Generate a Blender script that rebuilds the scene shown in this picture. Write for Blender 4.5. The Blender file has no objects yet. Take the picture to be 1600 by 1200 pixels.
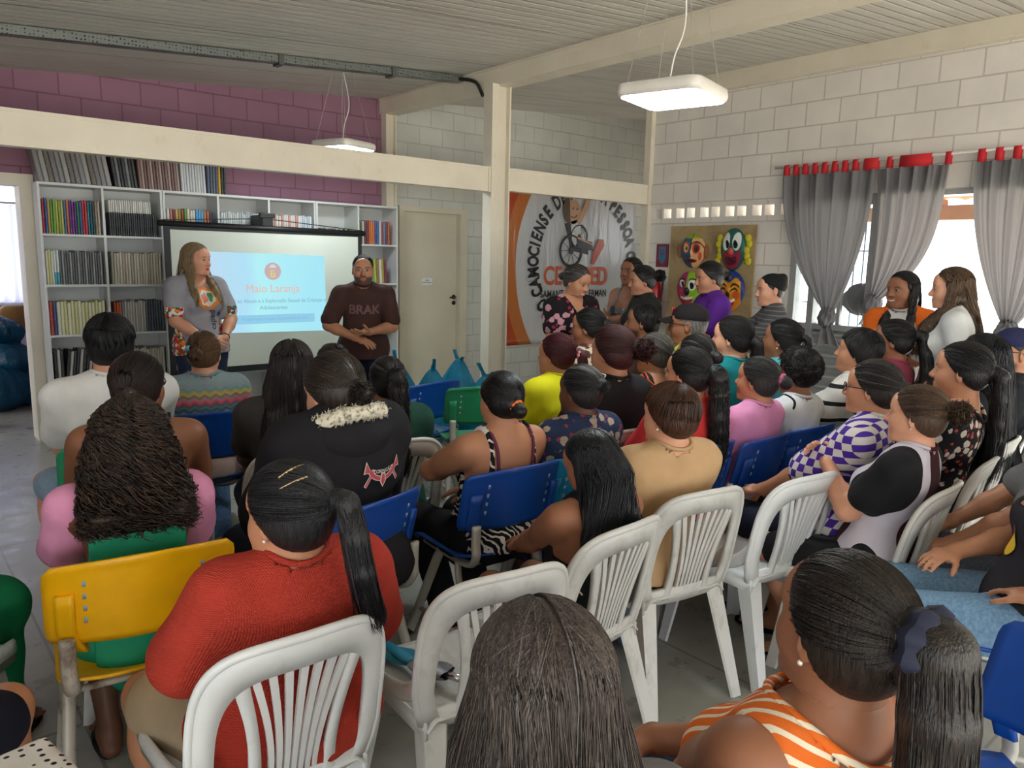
import bpy, bmesh, math, random
import numpy as np
from mathutils import Vector, Matrix
PI = math.pi
rnd = random.Random(7)
SC = bpy.context.scene
COL = SC.collection

# ---------------------------------------------------------------- camera
cam_data = bpy.data.cameras.new('camera')
cam = bpy.data.objects.new('camera', cam_data); COL.objects.link(cam)
cam_data.sensor_fit = 'HORIZONTAL'; cam_data.sensor_width = 36.0
cam_data.lens = 26.64; cam_data.clip_start = 0.02; cam_data.clip_end = 200
def cam_axes(yaw, pitch, roll):
    cy, sy, cp, sp = math.cos(yaw), math.sin(yaw), math.cos(pitch), math.sin(pitch)
    f = Vector((sy*cp, cy*cp, -sp)); r = Vector((cy, -sy, 0)); d = f.cross(r)
    c, s = math.cos(roll), math.sin(roll)
    return c*r + s*d, -s*r + c*d, f
_r, _d, _f = cam_axes(0.71112, 0.16281, -0.02192)
cam.matrix_world = Matrix(((_r.x, -_d.x, -_f.x, 0), (_r.y, -_d.y, -_f.y, 0), (_r.z, -_d.z, -_f.z, 1.58), (0, 0, 0, 1)))
SC.camera = cam

# ---------------------------------------------------------------- world, sun, exposure
W = bpy.data.worlds.new('World'); SC.world = W; W.use_nodes = True
wn = W.node_tree.nodes; wl = W.node_tree.links
bgn = wn['Background']
bgn.inputs['Color'].default_value = (0.93, 0.97, 1.0, 1); bgn.inputs['Strength'].default_value = 2.0
sun_d = bpy.data.lights.new('sun', 'SUN'); sun_d.energy = 12.0; sun_d.angle = 0.01; sun_d.color = (1, 0.95, 0.86)
sun = bpy.data.objects.new('sun', sun_d); COL.objects.link(sun)
sun.rotation_euler = Vector((-0.70, -0.06, -0.70)).to_track_quat('-Z', 'Y').to_euler()
SC.view_settings.view_transform = 'Standard'; SC.view_settings.look = 'None'
SC.view_settings.gamma = 1.0; SC.view_settings.use_curve_mapping = False
SC.view_settings.exposure = 1.1
SC.cycles.max_bounces = 7; SC.cycles.diffuse_bounces = 4; SC.cycles.glossy_bounces = 3
SC.cycles.transmission_bounces = 4; SC.cycles.transparent_max_bounces = 8
SC.cycles.caustics_reflective = False; SC.cycles.caustics_refractive = False
SC.cycles.sample_clamp_indirect = 6.0
try: SC.cycles.use_denoising = True
except Exception: pass

# ---------------------------------------------------------------- materials
def srgb(r, g=None, b=None):
    if g is None: r, g, b = r
    f = lambda c: (c/255/12.92) if c/255 <= 0.04045 else ((c/255+0.055)/1.055)**2.4
    return (f(r), f(g), f(b), 1.0)
MATS = {}
class NT:
    """small node-graph helper"""
    def __init__(s, name):
        s.m = bpy.data.materials.new(name); s.m.use_nodes = True
        s.n = s.m.node_tree.nodes; s.l = s.m.node_tree.links
        s.b = s.n['Principled BSDF']
    def new(s, t, **kw):
        nd = s.n.new(t)
        for k, v in kw.items():
            if k.startswith('i_'):
                key = k[2:]
                nd.inputs[int(key) if key.isdigit() else key.replace('_', ' ')].default_value = v
            else: setattr(nd, k, v)
        return nd
    def link(s, a, b): s.l.new(a, b)
    def obj(s):
        return s.new('ShaderNodeTexCoord').outputs['Object']
    def sep(s, v):
        x = s.new('ShaderNodeSeparateXYZ'); s.link(v, x.inputs[0]); return x.outputs
    def math(s, op, a, b=None, c=None):
        nd = s.new('ShaderNodeMath', operation=op)
        for i, v in enumerate((a, b, c)):
            if v is None: continue
            if isinstance(v, (int, float)): nd.inputs[i].default_value = v
            else: s.link(v, nd.inputs[i])
        return nd.outputs[0]
    def ramp(s, fac, stops, interp='LINEAR'):
        r = s.new('ShaderNodeValToRGB'); r.color_ramp.interpolation = interp
        e = r.color_ramp.elements
        while len(e) < len(stops): e.new(0.5)
        for i, (p, c) in enumerate(stops):
            e[i].position = p; e[i].color = c if len(c) == 4 else (*c, 1)
        s.link(fac, r.inputs[0]); return r.outputs[0]
    def mix(s, fac, a, b, mode='MIX'):
        nd = s.new('ShaderNodeMix', data_type='RGBA', blend_type=mode)
        for sock, v in ((nd.inputs[0], fac), (nd.inputs[6], a), (nd.inputs[7], b)):
            if isinstance(v, (int, float)): sock.default_value = v
            elif isinstance(v, tuple): sock.default_value = v
            else: s.link(v, sock)
        return nd.outputs[2]
    def noise(s, vec, scale, detail=3.0, rough=0.5):
        nd = s.new('ShaderNodeTexNoise'); nd.inputs['Scale'].default_value = scale
        nd.inputs['Detail'].default_value = detail; nd.inputs['Roughness'].default_value = rough
        if vec is not None: s.link(vec, nd.inputs['Vector'])
        return nd.outputs[0]
    def vor(s, vec, scale, feature='F1', rand=1.0):
        nd = s.new('ShaderNodeTexVoronoi', feature=feature); nd.inputs['Scale'].default_value = scale
        nd.inputs['Randomness'].default_value = rand
        s.link(vec, nd.inputs['Vector']); return nd
    def bump(s, h, strength=0.3, dist=0.01):
        nd = s.new('ShaderNodeBump'); nd.inputs['Strength'].default_value = strength
        nd.inputs['Distance'].default_value = dist; s.link(h, nd.inputs['Height'])
        s.link(nd.outputs[0], s.b.inputs['Normal'])
    def mapping(s, vec, scale=(1, 1, 1), rot=(0, 0, 0), loc=(0, 0, 0)):
        nd = s.new('ShaderNodeMapping'); nd.inputs['Scale'].default_value = scale
        nd.inputs['Rotation'].default_value = rot; nd.inputs['Location'].default_value = loc
        s.link(vec, nd.inputs['Vector']); return nd.outputs[0]
    def color(s, c):
        if isinstance(c, tuple): s.b.inputs['Base Color'].default_value = c
        else: s.link(c, s.b.inputs['Base Color'])
    def set(s, rough=None, metal=None, spec=None, emit=None, estr=None, alpha=None):
        if rough is not None: s.b.inputs['Roughness'].default_value = rough
        if metal is not None: s.b.inputs['Metallic'].default_value = metal
        if spec is not None: s.b.inputs['Specular IOR Level'].default_value = spec
        if emit is not None: s.b.inputs['Emission Color'].default_value = emit; s.b.inputs['Emission Strength'].default_value = estr
        if alpha is not None: s.b.inputs['Alpha'].default_value = alpha
def mat(name, c, rough=0.5, metal=0.0, spec=0.5, var=0.06, vscale=12.0, bump=0.0, bscale=60.0, emit=None, estr=0, worn=None):
    """plain procedural material: base colour with slight noise variation and optional fine bump / stains"""
    if name in MATS: return MATS[name]
    t = NT(name); o = t.obj()
    lo = tuple(max(0, v*(1-var)) for v in c[:3]) + (1,); hi = tuple(min(1, v*(1+var)) for v in c[:3]) + (1,)
    n = t.noise(o, vscale, 4)
    cc = t.ramp(n, [(0.3, lo), (0.7, hi)])
    if worn:
        wc, amount = worn
        f = t.ramp(t.noise(t.mapping(o, (1, 1, 0.6)), 14, 6, 0.65), [(1-amount-0.1, (0, 0, 0, 1)), (1-amount+0.1, (1, 1, 1, 1))])
        cc = t.mix(f, cc, wc)
    t.color(cc)
    t.set(rough, metal, spec)
    if emit: t.set(emit=emit, estr=estr)
    if bump: t.bump(t.noise(o, bscale, 3), bump, 0.004)
    MATS[name] = t.m; return t.m

# ---------------------------------------------------------------- object helpers
def link(o, parent=None):
    COL.objects.link(o)
    if parent is not None: o.parent = parent
    return o
def meta(o, label=None, cat=None, group=None, kind=None):
    if label: o['label'] = label
    if cat: o['category'] = cat
    if group: o['group'] = group
    if kind: o['kind'] = kind
    return o
def empty(name, loc=(0, 0, 0), rz=0.0, label=None, cat=None, group=None):
    o = bpy.data.objects.new(name, None); link(o); o.location = loc; o.rotation_euler = (0, 0, rz)
    o.empty_display_size = 0.1
    return meta(o, label, cat, group)
def fastmesh(name, V, F, smooth=True, colors=None):
    me = bpy.data.meshes.new(name)
    V = np.asarray(V, np.float32); F = np.asarray(F, np.int32)
    me.vertices.add(len(V)); me.vertices.foreach_set('co', V.ravel())
    k = F.shape[1]
    me.loops.add(F.size); me.loops.foreach_set('vertex_index', F.ravel())
    me.polygons.add(len(F)); me.polygons.foreach_set('loop_start', np.arange(0, F.size, k, dtype=np.int32))
    if smooth: me.polygons.foreach_set('use_smooth', np.ones(len(F), bool))
    me.update(calc_edges=True)
    if colors is not None:
        a = me.color_attributes.new('Col', 'FLOAT_COLOR', 'POINT')
        c = np.ones((len(V), 4), np.float32); c[:, :3] = colors
        a.data.foreach_set('color', c.ravel())
    return me
def mobj(name, V, F, m, parent=None, smooth=True, colors=None):
    o = bpy.data.objects.new(name, fastmesh(name, V, F, smooth, colors)); o.data.materials.append(m)
    return link(o, parent)
class MB:
    """collects shapes into one mesh"""
    def __init__(s): s.V = []; s.F = []; s.mi = []; s.cur = 0
    def add(s, V, F):
        b = len(s.V); s.V += [tuple(v) for v in V]
        for f in F: s.F.append(tuple(i+b for i in f)); s.mi.append(s.cur)
        return s
    def box(s, x0, x1, y0, y1, z0, z1):
        V = [(x, y, z) for z in (z0, z1) for y in (y0, y1) for x in (x0, x1)]
        return s.add(V, [(0, 2, 3, 1), (4, 5, 7, 6), (0, 1, 5, 4), (1, 3, 7, 5), (3, 2, 6, 7), (2, 0, 4, 6)])
    def obox(s, c, ax, ay, az, hx, hy, hz):
        c, ax, ay, az = map(Vector, (c, ax, ay, az))
        V = [c+ax*(i*hx)+ay*(j*hy)+az*(k*hz) for k in (-1, 1) for j in (-1, 1) for i in (-1, 1)]
        return s.add(V, [(0, 2, 3, 1), (4, 5, 7, 6), (0, 1, 5, 4), (1, 3, 7, 5), (3, 2, 6, 7), (2, 0, 4, 6)])
    def tube(s, pts, r, n=8, caps=True, flat=1.0, up=(0, 0, 1)):
        pts = [Vector(p) for p in pts]
        rs = r if isinstance(r, (list, tuple)) else [r]*len(pts)
        V = []; F = []
        prev = None
        for i, p in enumerate(pts):
            t = (pts[min(i+1, len(pts)-1)]-pts[max(i-1, 0)]).normalized()
            if prev is None:
                a = Vector(up) if abs(t.dot(Vector(up))) < 0.95 else Vector((1, 0, 0))
                u = (a - t*a.dot(t)).normalized()
            else: u = (prev - t*prev.dot(t)).normalized()
            prev = u; w = t.cross(u)
            for k in range(n):
                an = 2*PI*k/n
                V.append(p + u*(math.cos(an)*rs[i]) + w*(math.sin(an)*rs[i]*flat))
        for i in range(len(pts)-1):
            for k in range(n):
                a, b = i*n+k, i*n+(k+1) % n
                F.append((a, b, b+n, a+n))
        if caps:
            F.append(tuple(range(n-1, -1, -1))); F.append(tuple((len(pts)-1)*n+k for k in range(n)))
        return s.add(V, F)
    def grid(s, fn, nu, nv, closed_u=False):
        V = [fn(i/(nu if closed_u else nu-1), j/(nv-1)) for j in range(nv) for i in range(nu)]
        F = []
        for j in range(nv-1):
            for i in range(nu if closed_u else nu-1):
                a, b = j*nu+i, j*nu+(i+1) % nu
                F.append((a, b, b+nu, a+nu))
        return s.add(V, F)
    def slab(s, fn, nu, nv, th):
        """a grid surface fn(u,v)->(point, normal) given thickness th"""
        P = [[fn(i/(nu-1), j/(nv-1)) for i in range(nu)] for j in range(nv)]
        V = [Vector(p)+Vector(n)*(th/2) for row in P for p, n in row] + [Vector(p)-Vector(n)*(th/2) for row in P for p, n in row]
        N = nu*nv; F = []
        for j in range(nv-1):
            for i in range(nu-1):
                a = j*nu+i; F.append((a, a+1, a+1+nu, a+nu)); F.append((N+a, N+a+nu, N+a+1+nu, N+a+1))
        for i in range(nu-1):
            F.append((i+1, i, N+i, N+i+1)); a = (nv-1)*nu+i; F.append((a, a+1, N+a+1, N+a))
        for j in range(nv-1):
            a = j*nu; F.append((a, a+nu, N+a+nu, N+a)); a = j*nu+nu-1; F.append((a+nu, a, N+a, N+a+nu))
        return s.add(V, F)
    def lathe(s, prof, n=24, c=(0, 0, 0)):
        V = [(c[0]+r*math.cos(2*PI*k/n), c[1]+r*math.sin(2*PI*k/n), c[2]+z) for r, z in prof for k in range(n)]
        F = [(i*n+k, i*n+(k+1) % n, (i+1)*n+(k+1) % n, (i+1)*n+k) for i in range(len(prof)-1) for k in range(n)]
        return s.add(V, F)
    def ball(s, c, r, n=12, m=8):
        rx, ry, rz = r if isinstance(r, (tuple, list)) else (r, r, r)
        return s.grid(lambda u, v: (c[0]+rx*math.cos(2*PI*u)*math.sin(PI*(0.002+v*0.996)), c[1]+ry*math.sin(2*PI*u)*math.sin(PI*(0.002+v*0.996)), c[2]-rz*math.cos(PI*(0.002+v*0.996))), n, m, True)
    def build(s, name, m, parent=None, smooth=False, bevel=0.0, mats=None, fix=True):
        me = bpy.data.meshes.new(name); me.from_pydata(s.V, [], s.F); me.update()
        if fix:
            bm = bmesh.new(); bm.from_mesh(me); bmesh.ops.recalc_face_normals(bm, faces=bm.faces); bm.to_mesh(me); bm.free()
        for mm in (mats or [m]): me.materials.append(mm)
        if mats: me.polygons.foreach_set('material_index', s.mi)
        if smooth: me.polygons.foreach_set('use_smooth', [True]*len(me.polygons))
        o = bpy.data.objects.new(name, me); link(o, parent)
        if bevel:
            b = o.modifiers.new('bevel', 'BEVEL'); b.width = bevel; b.segments = 2; b.limit_method = 'ANGLE'; b.angle_limit = 0.6
        if smooth == 'auto' and not bevel: pass
        return o
def copy_tree(o, parent=None):
    c = o.copy(); link(c, parent)
    if parent is not None: c.matrix_parent_inverse = o.matrix_parent_inverse
    for ch in list(KIDS.get(o.name, o.children)): copy_tree(ch, c)
    return c
KIDS = {}
F32 = np.float32
def lin(c): return np.array(srgb(c)[:3])
def unit(a): return a/np.linalg.norm(a)
def v3(*a): return np.array(a if len(a) > 1 else a[0], float)
def smoothpath(P, m):
    """Catmull-Rom through the rows of P -> m points; P (k,3) or (n,k,3)"""
    P = np.asarray(P, float)
    single = P.ndim == 2
    if single: P = P[None]
    k = P.shape[1]; t = np.linspace(0, k-1.0001, m); i = t.astype(int); f = (t-i)[None, :, None]
    p0, p1, p2, p3 = P[:, np.maximum(i-1, 0)], P[:, i], P[:, np.minimum(i+1, k-1)], P[:, np.minimum(i+2, k-1)]
    r = 0.5*(2*p1+(p2-p0)*f+(2*p0-5*p1+4*p2-p3)*f*f+(3*p1-p0-3*p2+p3)*f**3)
    return r[0] if single else r
ORD = 'first second third fourth fifth sixth seventh eighth ninth tenth eleventh twelfth thirteenth fourteenth fifteenth sixteenth seventeenth eighteenth nineteenth twentieth twenty-first twenty-second twenty-third twenty-fourth twenty-fifth twenty-sixth twenty-seventh twenty-eighth twenty-ninth thirtieth'.split()
# ================================================================ the room
def structure(o): o['kind'] = 'structure'; return o
def block_mat(name, c, cm, axis, shift, zshift, bw=0.31, rh=0.196, dirt=None, mort=0.006):
    t = NT(name); o = t.obj(); s = t.sep(o); cx = t.new('ShaderNodeCombineXYZ')
    t.link(t.math('SUBTRACT', s[0] if axis == 'x' else s[1], shift-40*bw), cx.inputs[0]); t.link(t.math('SUBTRACT', s[2], zshift-40*rh), cx.inputs[1])
    b = t.new('ShaderNodeTexBrick'); t.link(cx.outputs[0], b.inputs['Vector'])
    for k, v in (('Scale', 1.0), ('Mortar Size', mort), ('Mortar Smooth', 0.25), ('Bias', 0.0), ('Brick Width', bw), ('Row Height', rh)): b.inputs[k].default_value = v
    lo = tuple(v*0.94 for v in c[:3])+(1,); b.inputs['Color1'].default_value = c; b.inputs['Color2'].default_value = lo; b.inputs['Mortar'].default_value = cm
    n = t.noise(o, 2.2, 5); col = t.mix(1.0, b.outputs['Color'], t.ramp(n, [(0.3, (0.90, 0.90, 0.90, 1)), (0.7, (1.05, 1.05, 1.05, 1))]), 'MULTIPLY')
    if dirt:
        f = t.ramp(t.noise(o, 38, 4, 0.7), [(0.66, (0, 0, 0, 1)), (0.72, (1, 1, 1, 1))]); zf = t.ramp(t.math('MULTIPLY', t.math('ABSOLUTE', t.math('SUBTRACT', s[2], 2.16)), 4), [(0.0, (1, 1, 1, 1)), (1.0, (0, 0, 0, 1))])
        col = t.mix(t.math('MULTIPLY', t.math('MULTIPLY', f, zf), 0.6), col, dirt)
    t.color(col); t.set(0.75, 0, 0.25)
    h = t.math('ADD', t.math('MULTIPLY', b.outputs['Fac'], -1.0), t.math('MULTIPLY', t.noise(o, 90, 4), 0.08)); t.bump(h, 0.7, 0.008)
    MATS[name] = t.m; return t.m
M_PURPLE = block_mat('purple_block_paint', srgb(154, 114, 134), srgb(128, 92, 110), 'x', 0.29, 0.072, dirt=srgb(180, 150, 165))
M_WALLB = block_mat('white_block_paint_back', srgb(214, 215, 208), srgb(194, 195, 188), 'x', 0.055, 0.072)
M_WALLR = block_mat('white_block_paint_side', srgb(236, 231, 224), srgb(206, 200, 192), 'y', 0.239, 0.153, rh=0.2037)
M_LILAC = block_mat('lilac_block_paint', srgb(178, 170, 205), srgb(150, 140, 178), 'x', 0.1, 0.07)
M_CREAM = mat('cream_steel_paint', srgb(228, 220, 202), 0.45, 0, 0.4, worn=(srgb(218, 206, 182), 0.32), vscale=3)
M_CREAM2 = mat('cream_door_paint', srgb(216, 210, 188), 0.5, vscale=2)
M_WHITE = mat('white_lacquer', srgb(214, 216, 214), 0.4, vscale=3)
M_ALU = mat('grey_aluminium', srgb(176, 178, 178), 0.4, 0.35)
M_BLACK = mat('black_plastic', srgb(22, 22, 24), 0.45)
def ceil_z(x): return 2.88+0.0785*x
# floor: trowelled concrete with a few joints and scuffs
t = NT('polished_concrete'); o = t.obj(); s = t.sep(o)
n1 = t.noise(o, 1.1, 6, 0.6); n2 = t.noise(o, 7, 6, 0.7)
col = t.mix(0.5, t.ramp(n1, [(0.3, srgb(140, 140, 131)), (0.7, srgb(178, 176, 165))]), t.ramp(n2, [(0.3, srgb(142, 142, 133)), (0.75, srgb(182, 180, 168))]))
jx = t.math('LESS_THAN', t.math('ABSOLUTE', t.math('SUBTRACT', t.math('FRACT', t.math('MULTIPLY', t.math('ADD', s[0], 0.55), 0.5)), 0.5)), 0.0028)
jy = t.math('LESS_THAN', t.math('ABSOLUTE', t.math('SUBTRACT', t.math('FRACT', t.math('MULTIPLY', t.math('ADD', s[1], 0.3), 0.5)), 0.5)), 0.0028)
t.color(t.mix(t.math('MULTIPLY', t.math('MAXIMUM', jx, jy), 0.55), col, srgb(84, 82, 76)))
r = t.ramp(n2, [(0.3, (0.22, 0.22, 0.22, 1)), (0.8, (0.48, 0.48, 0.48, 1))]); t.link(r, t.b.inputs['Roughness']); t.set(spec=0.45); t.bump(n2, 0.06, 0.01)
M_FLOOR = t.m
structure(MB().box(-3.2, 9.4, -3.6, 10.4, -0.12, 0).build('floor', M_FLOOR))
# back wall, purple to the left of the column and white to the right, each with a door opening
mb = MB(); mb.box(-3.2, 0.10, 7.3, 7.45, 0, 3.2); mb.box(0.10, 1.045, 7.3, 7.45, 2.085, 3.3); mb.box(1.045, 4.44, 7.3, 7.45, 0, 3.3); structure(mb.build('wall_back_purple', M_PURPLE))
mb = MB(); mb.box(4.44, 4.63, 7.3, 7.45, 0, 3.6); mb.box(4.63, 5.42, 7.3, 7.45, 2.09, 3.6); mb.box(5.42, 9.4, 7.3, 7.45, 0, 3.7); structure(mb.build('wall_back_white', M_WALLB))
wa = MB(); wa.box(9.25, 9.4, 5.2, 7.3, 0, 1.6); wa.box(9.25, 9.4, 5.2, 7.3, 2.3, 3.7); wa.box(9.25, 9.4, 5.2, 5.8, 1.6, 2.3); wa.box(9.25, 9.4, 6.6, 7.3, 1.6, 2.3); structure(wa.build('wall_alcove', M_WALLR))  # unseen wall; its opening is added to let daylight into the alcove
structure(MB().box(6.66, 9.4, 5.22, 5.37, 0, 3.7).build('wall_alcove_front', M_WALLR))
# right wall: solid from the pillar to the window, with a pierced row of vent blocks
mb = MB(); X0, X1 = 6.51, 6.66
mb.box(X0, X1, 3.69, 5.37, 0, 2.015); mb.box(X0, X1, 3.69, 5.37, 2.165, 3.7); mb.box(X0, X1, 0.7, 3.69, 2.19, 3.7); mb.box(X0, X1, -3.6, 0.7, 0, 3.7)
holes = []
y = 5.37
for k in range(6):
    for a in (0.035, 0.165):
        holes.append((5.335-0.295*k-a-0.098, 5.335-0.295*k-a))
prev = 5.37
for i, (a, b) in enumerate(holes):
    if i == 0: a, b = b-0.098, b
    mb.box(X0, X1, b, prev, 2.015, 2.165); mb.box(X0, X1, a, b, 2.015, 2.040); mb.box(X0, X1, a, b, 2.140, 2.165); prev = a
mb.box(X0, X1, 3.60, prev, 2.015, 2.165); structure(mb.build('wall_right', M_WALLR))
mb = MB(); mb.box(6.495, 6.51, 3.6, 5.36, 2.17, 2.39); mb.box(6.495, 6.51, 0.7, 3.6, 2.20, 2.39); structure(mb.build('trim_1', M_WALLR))
# sloping ribbed ceiling
t = NT('ribbed_ceiling_panel'); o = t.obj(); s = t.sep(o)
f = t.math('FRACT', t.math('MULTIPLY', s[1], 11.0)); rib = t.ramp(f, [(0.0, (0.05, 0.05, 0.05, 1)), (0.10, (1, 1, 1, 1)), (0.82, (0.85, 0.85, 0.85, 1)), (0.95, (0.1, 0.1, 0.1, 1))])
f2 = t.math('LESS_THAN', t.math('FRACT', t.math('MULTIPLY', t.math('ADD', s[1], 0.22), 0.9)), 0.008)
n = t.noise(t.mapping(o, (0.4, 3, 1)), 3, 5)
t.color(t.mix(f2, t.ramp(n, [(0.3, srgb(206, 202, 194)), (0.7, srgb(222, 219, 212))]), srgb(110, 106, 98))); t.set(0.55, 0, 0.3); t.bump(rib, 0.9, 0.012); M_CEIL = t.m
mb = MB(); x0, x1 = -3.4, 9.6
V = [(x, y, ceil_z(x)+dz) for dz in (0, 0.1) for y in (-3.8, 7.5) for x in (x0, x1)]
mb.add(V, [(0, 2, 3, 1), (4, 5, 7, 6), (0, 1, 5, 4), (1, 3, 7, 5), (3, 2, 6, 7), (2, 0, 4, 6)]); structure(mb.build('ceiling', M_CEIL))
# steelwork: an I-section helper
def isec(mb, a, b, w, h, tf=0.016, tw=0.012, up=(0, 0, 1)):
    """I-section from a to b; w across, h along up"""
    a, b, up = Vector(a), Vector(b), Vector(up); d = (b-a).normalized(); sd = d.cross(up).normalized(); L = (b-a).length/2; c = (a+b)/2
    mb.obox(c+up*(h/2-tf/2), d, sd, up, L, w/2, tf/2); mb.obox(c-up*(h/2-tf/2), d, sd, up, L, w/2, tf/2); mb.obox(c, d, sd, up, L, tw/2, h/2-tf)
def boxbeam(mb, a, b, w, h):
    a, b = Vector(a), Vector(b); d = (b-a).normalized(); up = Vector((0, 0, 1)); up = (up-d*up.dot(d)).normalized(); sd = d.cross(up); mb.obox((a+b)/2, d, sd, up, (b-a).length/2, w/2, h/2)
rb = MB(); rb.box(4.355, 4.365, -3.6, 7.3, 3.085, 3.225); rb.box(4.355, 4.53, -3.6, 7.3, 3.065, 3.085); rb.box(4.43, 4.45, -3.6, 7.3, 3.085, 3.225); rb.box(4.345, 4.355, -3.6, 7.3, 3.205, 3.22)
structure(rb.build('roof_beam', M_CREAM))
rb = MB(); rb.box(6.44, 6.51, -3.6, 5.4, 3.235, 3.385); rb.box(6.42, 6.51, -3.6, 5.4, 3.225, 3.24); structure(rb.build('roof_beam', M_CREAM))
pm = MB(); isec(pm, (4.285, 5.37, 1.53), (4.495, 5.37, 1.53), 0.01, 0.01)
pm = MB(); pm.box(4.285, 4.300, 5.31, 5.43, 0, 3.07); pm.box(4.48, 4.495, 5.31, 5.43, 0, 3.07); pm.box(4.300, 4.48, 5.355, 5.37, 0, 3.07); pm.box(4.30, 4.36, 5.312, 5.318, 0, 3.07); pm.box(4.20, 4.58, 5.22, 5.52, 0, 0.012)
structure(pm.build('steel_post', M_CREAM))
xb = MB(); xb.box(-3.2, 4.267, 5.33, 5.345, 2.18, 2.355); xb.box(-3.2, 4.267, 5.325, 5.42, 2.355, 2.375); xb.box(-3.2, 4.267, 5.325, 5.42, 2.165, 2.18); xb.box(4.267, 4.284, 5.318, 5.425, 2.160, 2.38)
structure(xb.build('cross_beam', M_CREAM))
xb = MB(); xb.box(4.497, 6.42, 5.33, 5.345, 2.20, 2.368); xb.box(4.497, 6.42, 5.325, 5.42, 2.368, 2.385); xb.box(4.497, 6.42, 5.325, 5.42, 2.185, 2.20); xb.box(6.42, 6.445, 5.315, 5.425, 2.17, 2.395)
structure(xb.build('cross_beam', M_CREAM))
structure(MB().box(6.45, 6.515, 5.34, 5.42, 0, 3.4).build('corner_pillar', M_CREAM))
cm_ = MB(); cm_.box(4.375, 4.395, 7.20, 7.30, 0, 3.22); cm_.box(4.485, 4.505, 7.20, 7.30, 0, 3.22); cm_.box(4.395, 4.485, 7.235, 7.25, 0, 3.22); structure(cm_.build('steel_column', M_CREAM))
# closed room on the left: near side walls of the hall
structure(MB().box(-3.35, -3.2, 2.2, 7.45, 0, 3.0).build('wall_left', M_PURPLE))
# ---- left doorway and the lilac room behind it
fr = MB(); fr.box(1.035, 1.135, 7.22, 7.47, 0, 2.165); fr.box(0.10, 1.035, 7.22, 7.47, 2.075, 2.165); fr.box(0.0, 0.10, 7.22, 7.47, 0, 2.165); structure(fr.build('door_1', M_CREAM))
mb = MB(); mb.box(-3.2, 0.30, 10.2, 10.35, 0, 2.9); mb.box(0.3, 1.46, 10.2, 10.35, 0, 0.98); mb.box(0.3, 1.46, 10.2, 10.35, 2.3, 2.9); mb.box(1.46, 4.2, 10.2, 10.35, 0, 2.9); structure(mb.build('wall_far_room', M_LILAC))
structure(MB().box(4.2, 4.35, 7.45, 10.35, 0, 3.0).build('wall_far_side', M_LILAC))
structure(MB().box(-3.2, 4.35, 7.5, 10.35, 2.9, 3.0).build('ceiling_far_room', M_CEIL))
fr = MB(); fr.box(0.26, 0.32, 10.16, 10.24, 0.95, 2.34); fr.box(1.44, 1.50, 10.16, 10.24, 0.95, 2.34); fr.box(0.26, 1.5, 10.16, 10.24, 0.95, 1.0); fr.box(0.26, 1.5, 10.16, 10.24, 2.28, 2.34); fr.box(0.86, 0.9, 10.18, 10.22, 0.95, 2.34); structure(fr.build('window_2', M_WHITE))
def cloth_mat(name, c, tr, mixf=0.4):
    t = NT(name); t.color(c); t.set(0.9, 0, 0.1); out = t.n['Material Output']
    ts = t.new('ShaderNodeBsdfTranslucent'); ts.inputs['Color'].default_value = tr; mx = t.new('ShaderNodeMixShader'); mx.inputs[0].default_value = mixf
    t.link(t.b.outputs[0], mx.inputs[1]); t.link(ts.outputs[0], mx.inputs[2]); t.link(mx.outputs[0], out.inputs['Surface']); t.bump(t.noise(t.obj(), 500, 2), 0.1, 0.001)
    MATS[name] = t.m; return t.m
M_SHEER = cloth_mat('sheer_white_cloth', srgb(205, 205, 228), (0.75, 0.76, 0.95, 1), 0.65)
M_CURT = cloth_mat('grey_curtain_cloth', srgb(122, 121, 125), (0.58, 0.57, 0.58, 1), 0.2)
M_RED = mat('red_cloth', srgb(205, 38, 48), 0.8)
cu = MB(); cu.grid(lambda u, v: (0.2+1.3*u, 10.10+0.025*math.sin(u*75)+0.01*math.sin(u*31+v*3), 2.06-1.08*v), 160, 14)
sc_ = cu.build('window_curtain', M_SHEER, None, True); meta(sc_, 'sheer white curtain over the window of the lilac room', 'curtain')
rd = MB(); rd.tube([(0.05, 10.11, 2.075), (1.62, 10.11, 2.075)], 0.012, 8); rd.build('curtain_rod', M_WHITE, sc_, True)
# ---- plain door in the back wall
fr = MB(); fr.box(4.575, 4.637, 7.26, 7.44, 0, 2.14); fr.box(5.413, 5.51, 7.26, 7.44, 0, 2.14); fr.box(4.637, 5.413, 7.26, 7.44, 2.083, 2.14); d2 = structure(fr.build('door_2', M_CREAM2))
MB().box(4.635, 5.415, 7.345, 7.385, 0.005, 2.085).build('door_leaf', M_CREAM2, d2, bevel=0.003)
hd = MB(); hd.tube([(5.375, 7.345, 1.125), (5.375, 7.30, 1.125), (5.29, 7.295, 1.12)], 0.009, 8); hd.lathe([(0.0, 0), (0.026, 0), (0.026, 0.012), (0, 0.012)], 16)
hd = MB(); hd.tube([(5.375, 7.345, 1.125), (5.375, 7.335, 1.125)], 0.026, 16); hd.tube([(5.375, 7.34, 1.125), (5.375, 7.30, 1.125), (5.29, 7.295, 1.12)], 0.009, 8)
hd.build('door_handle', mat('dark_metal', srgb(60, 60, 62), 0.3, 0.9), d2, True)
hd = MB(); hd.tube([(5.375, 7.345, 1.055), (5.375, 7.333, 1.055)], 0.024, 16); hd.build('lock_rose', mat('dark_metal', srgb(60, 60, 62), 0.3, 0.9), d2, True)
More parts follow.
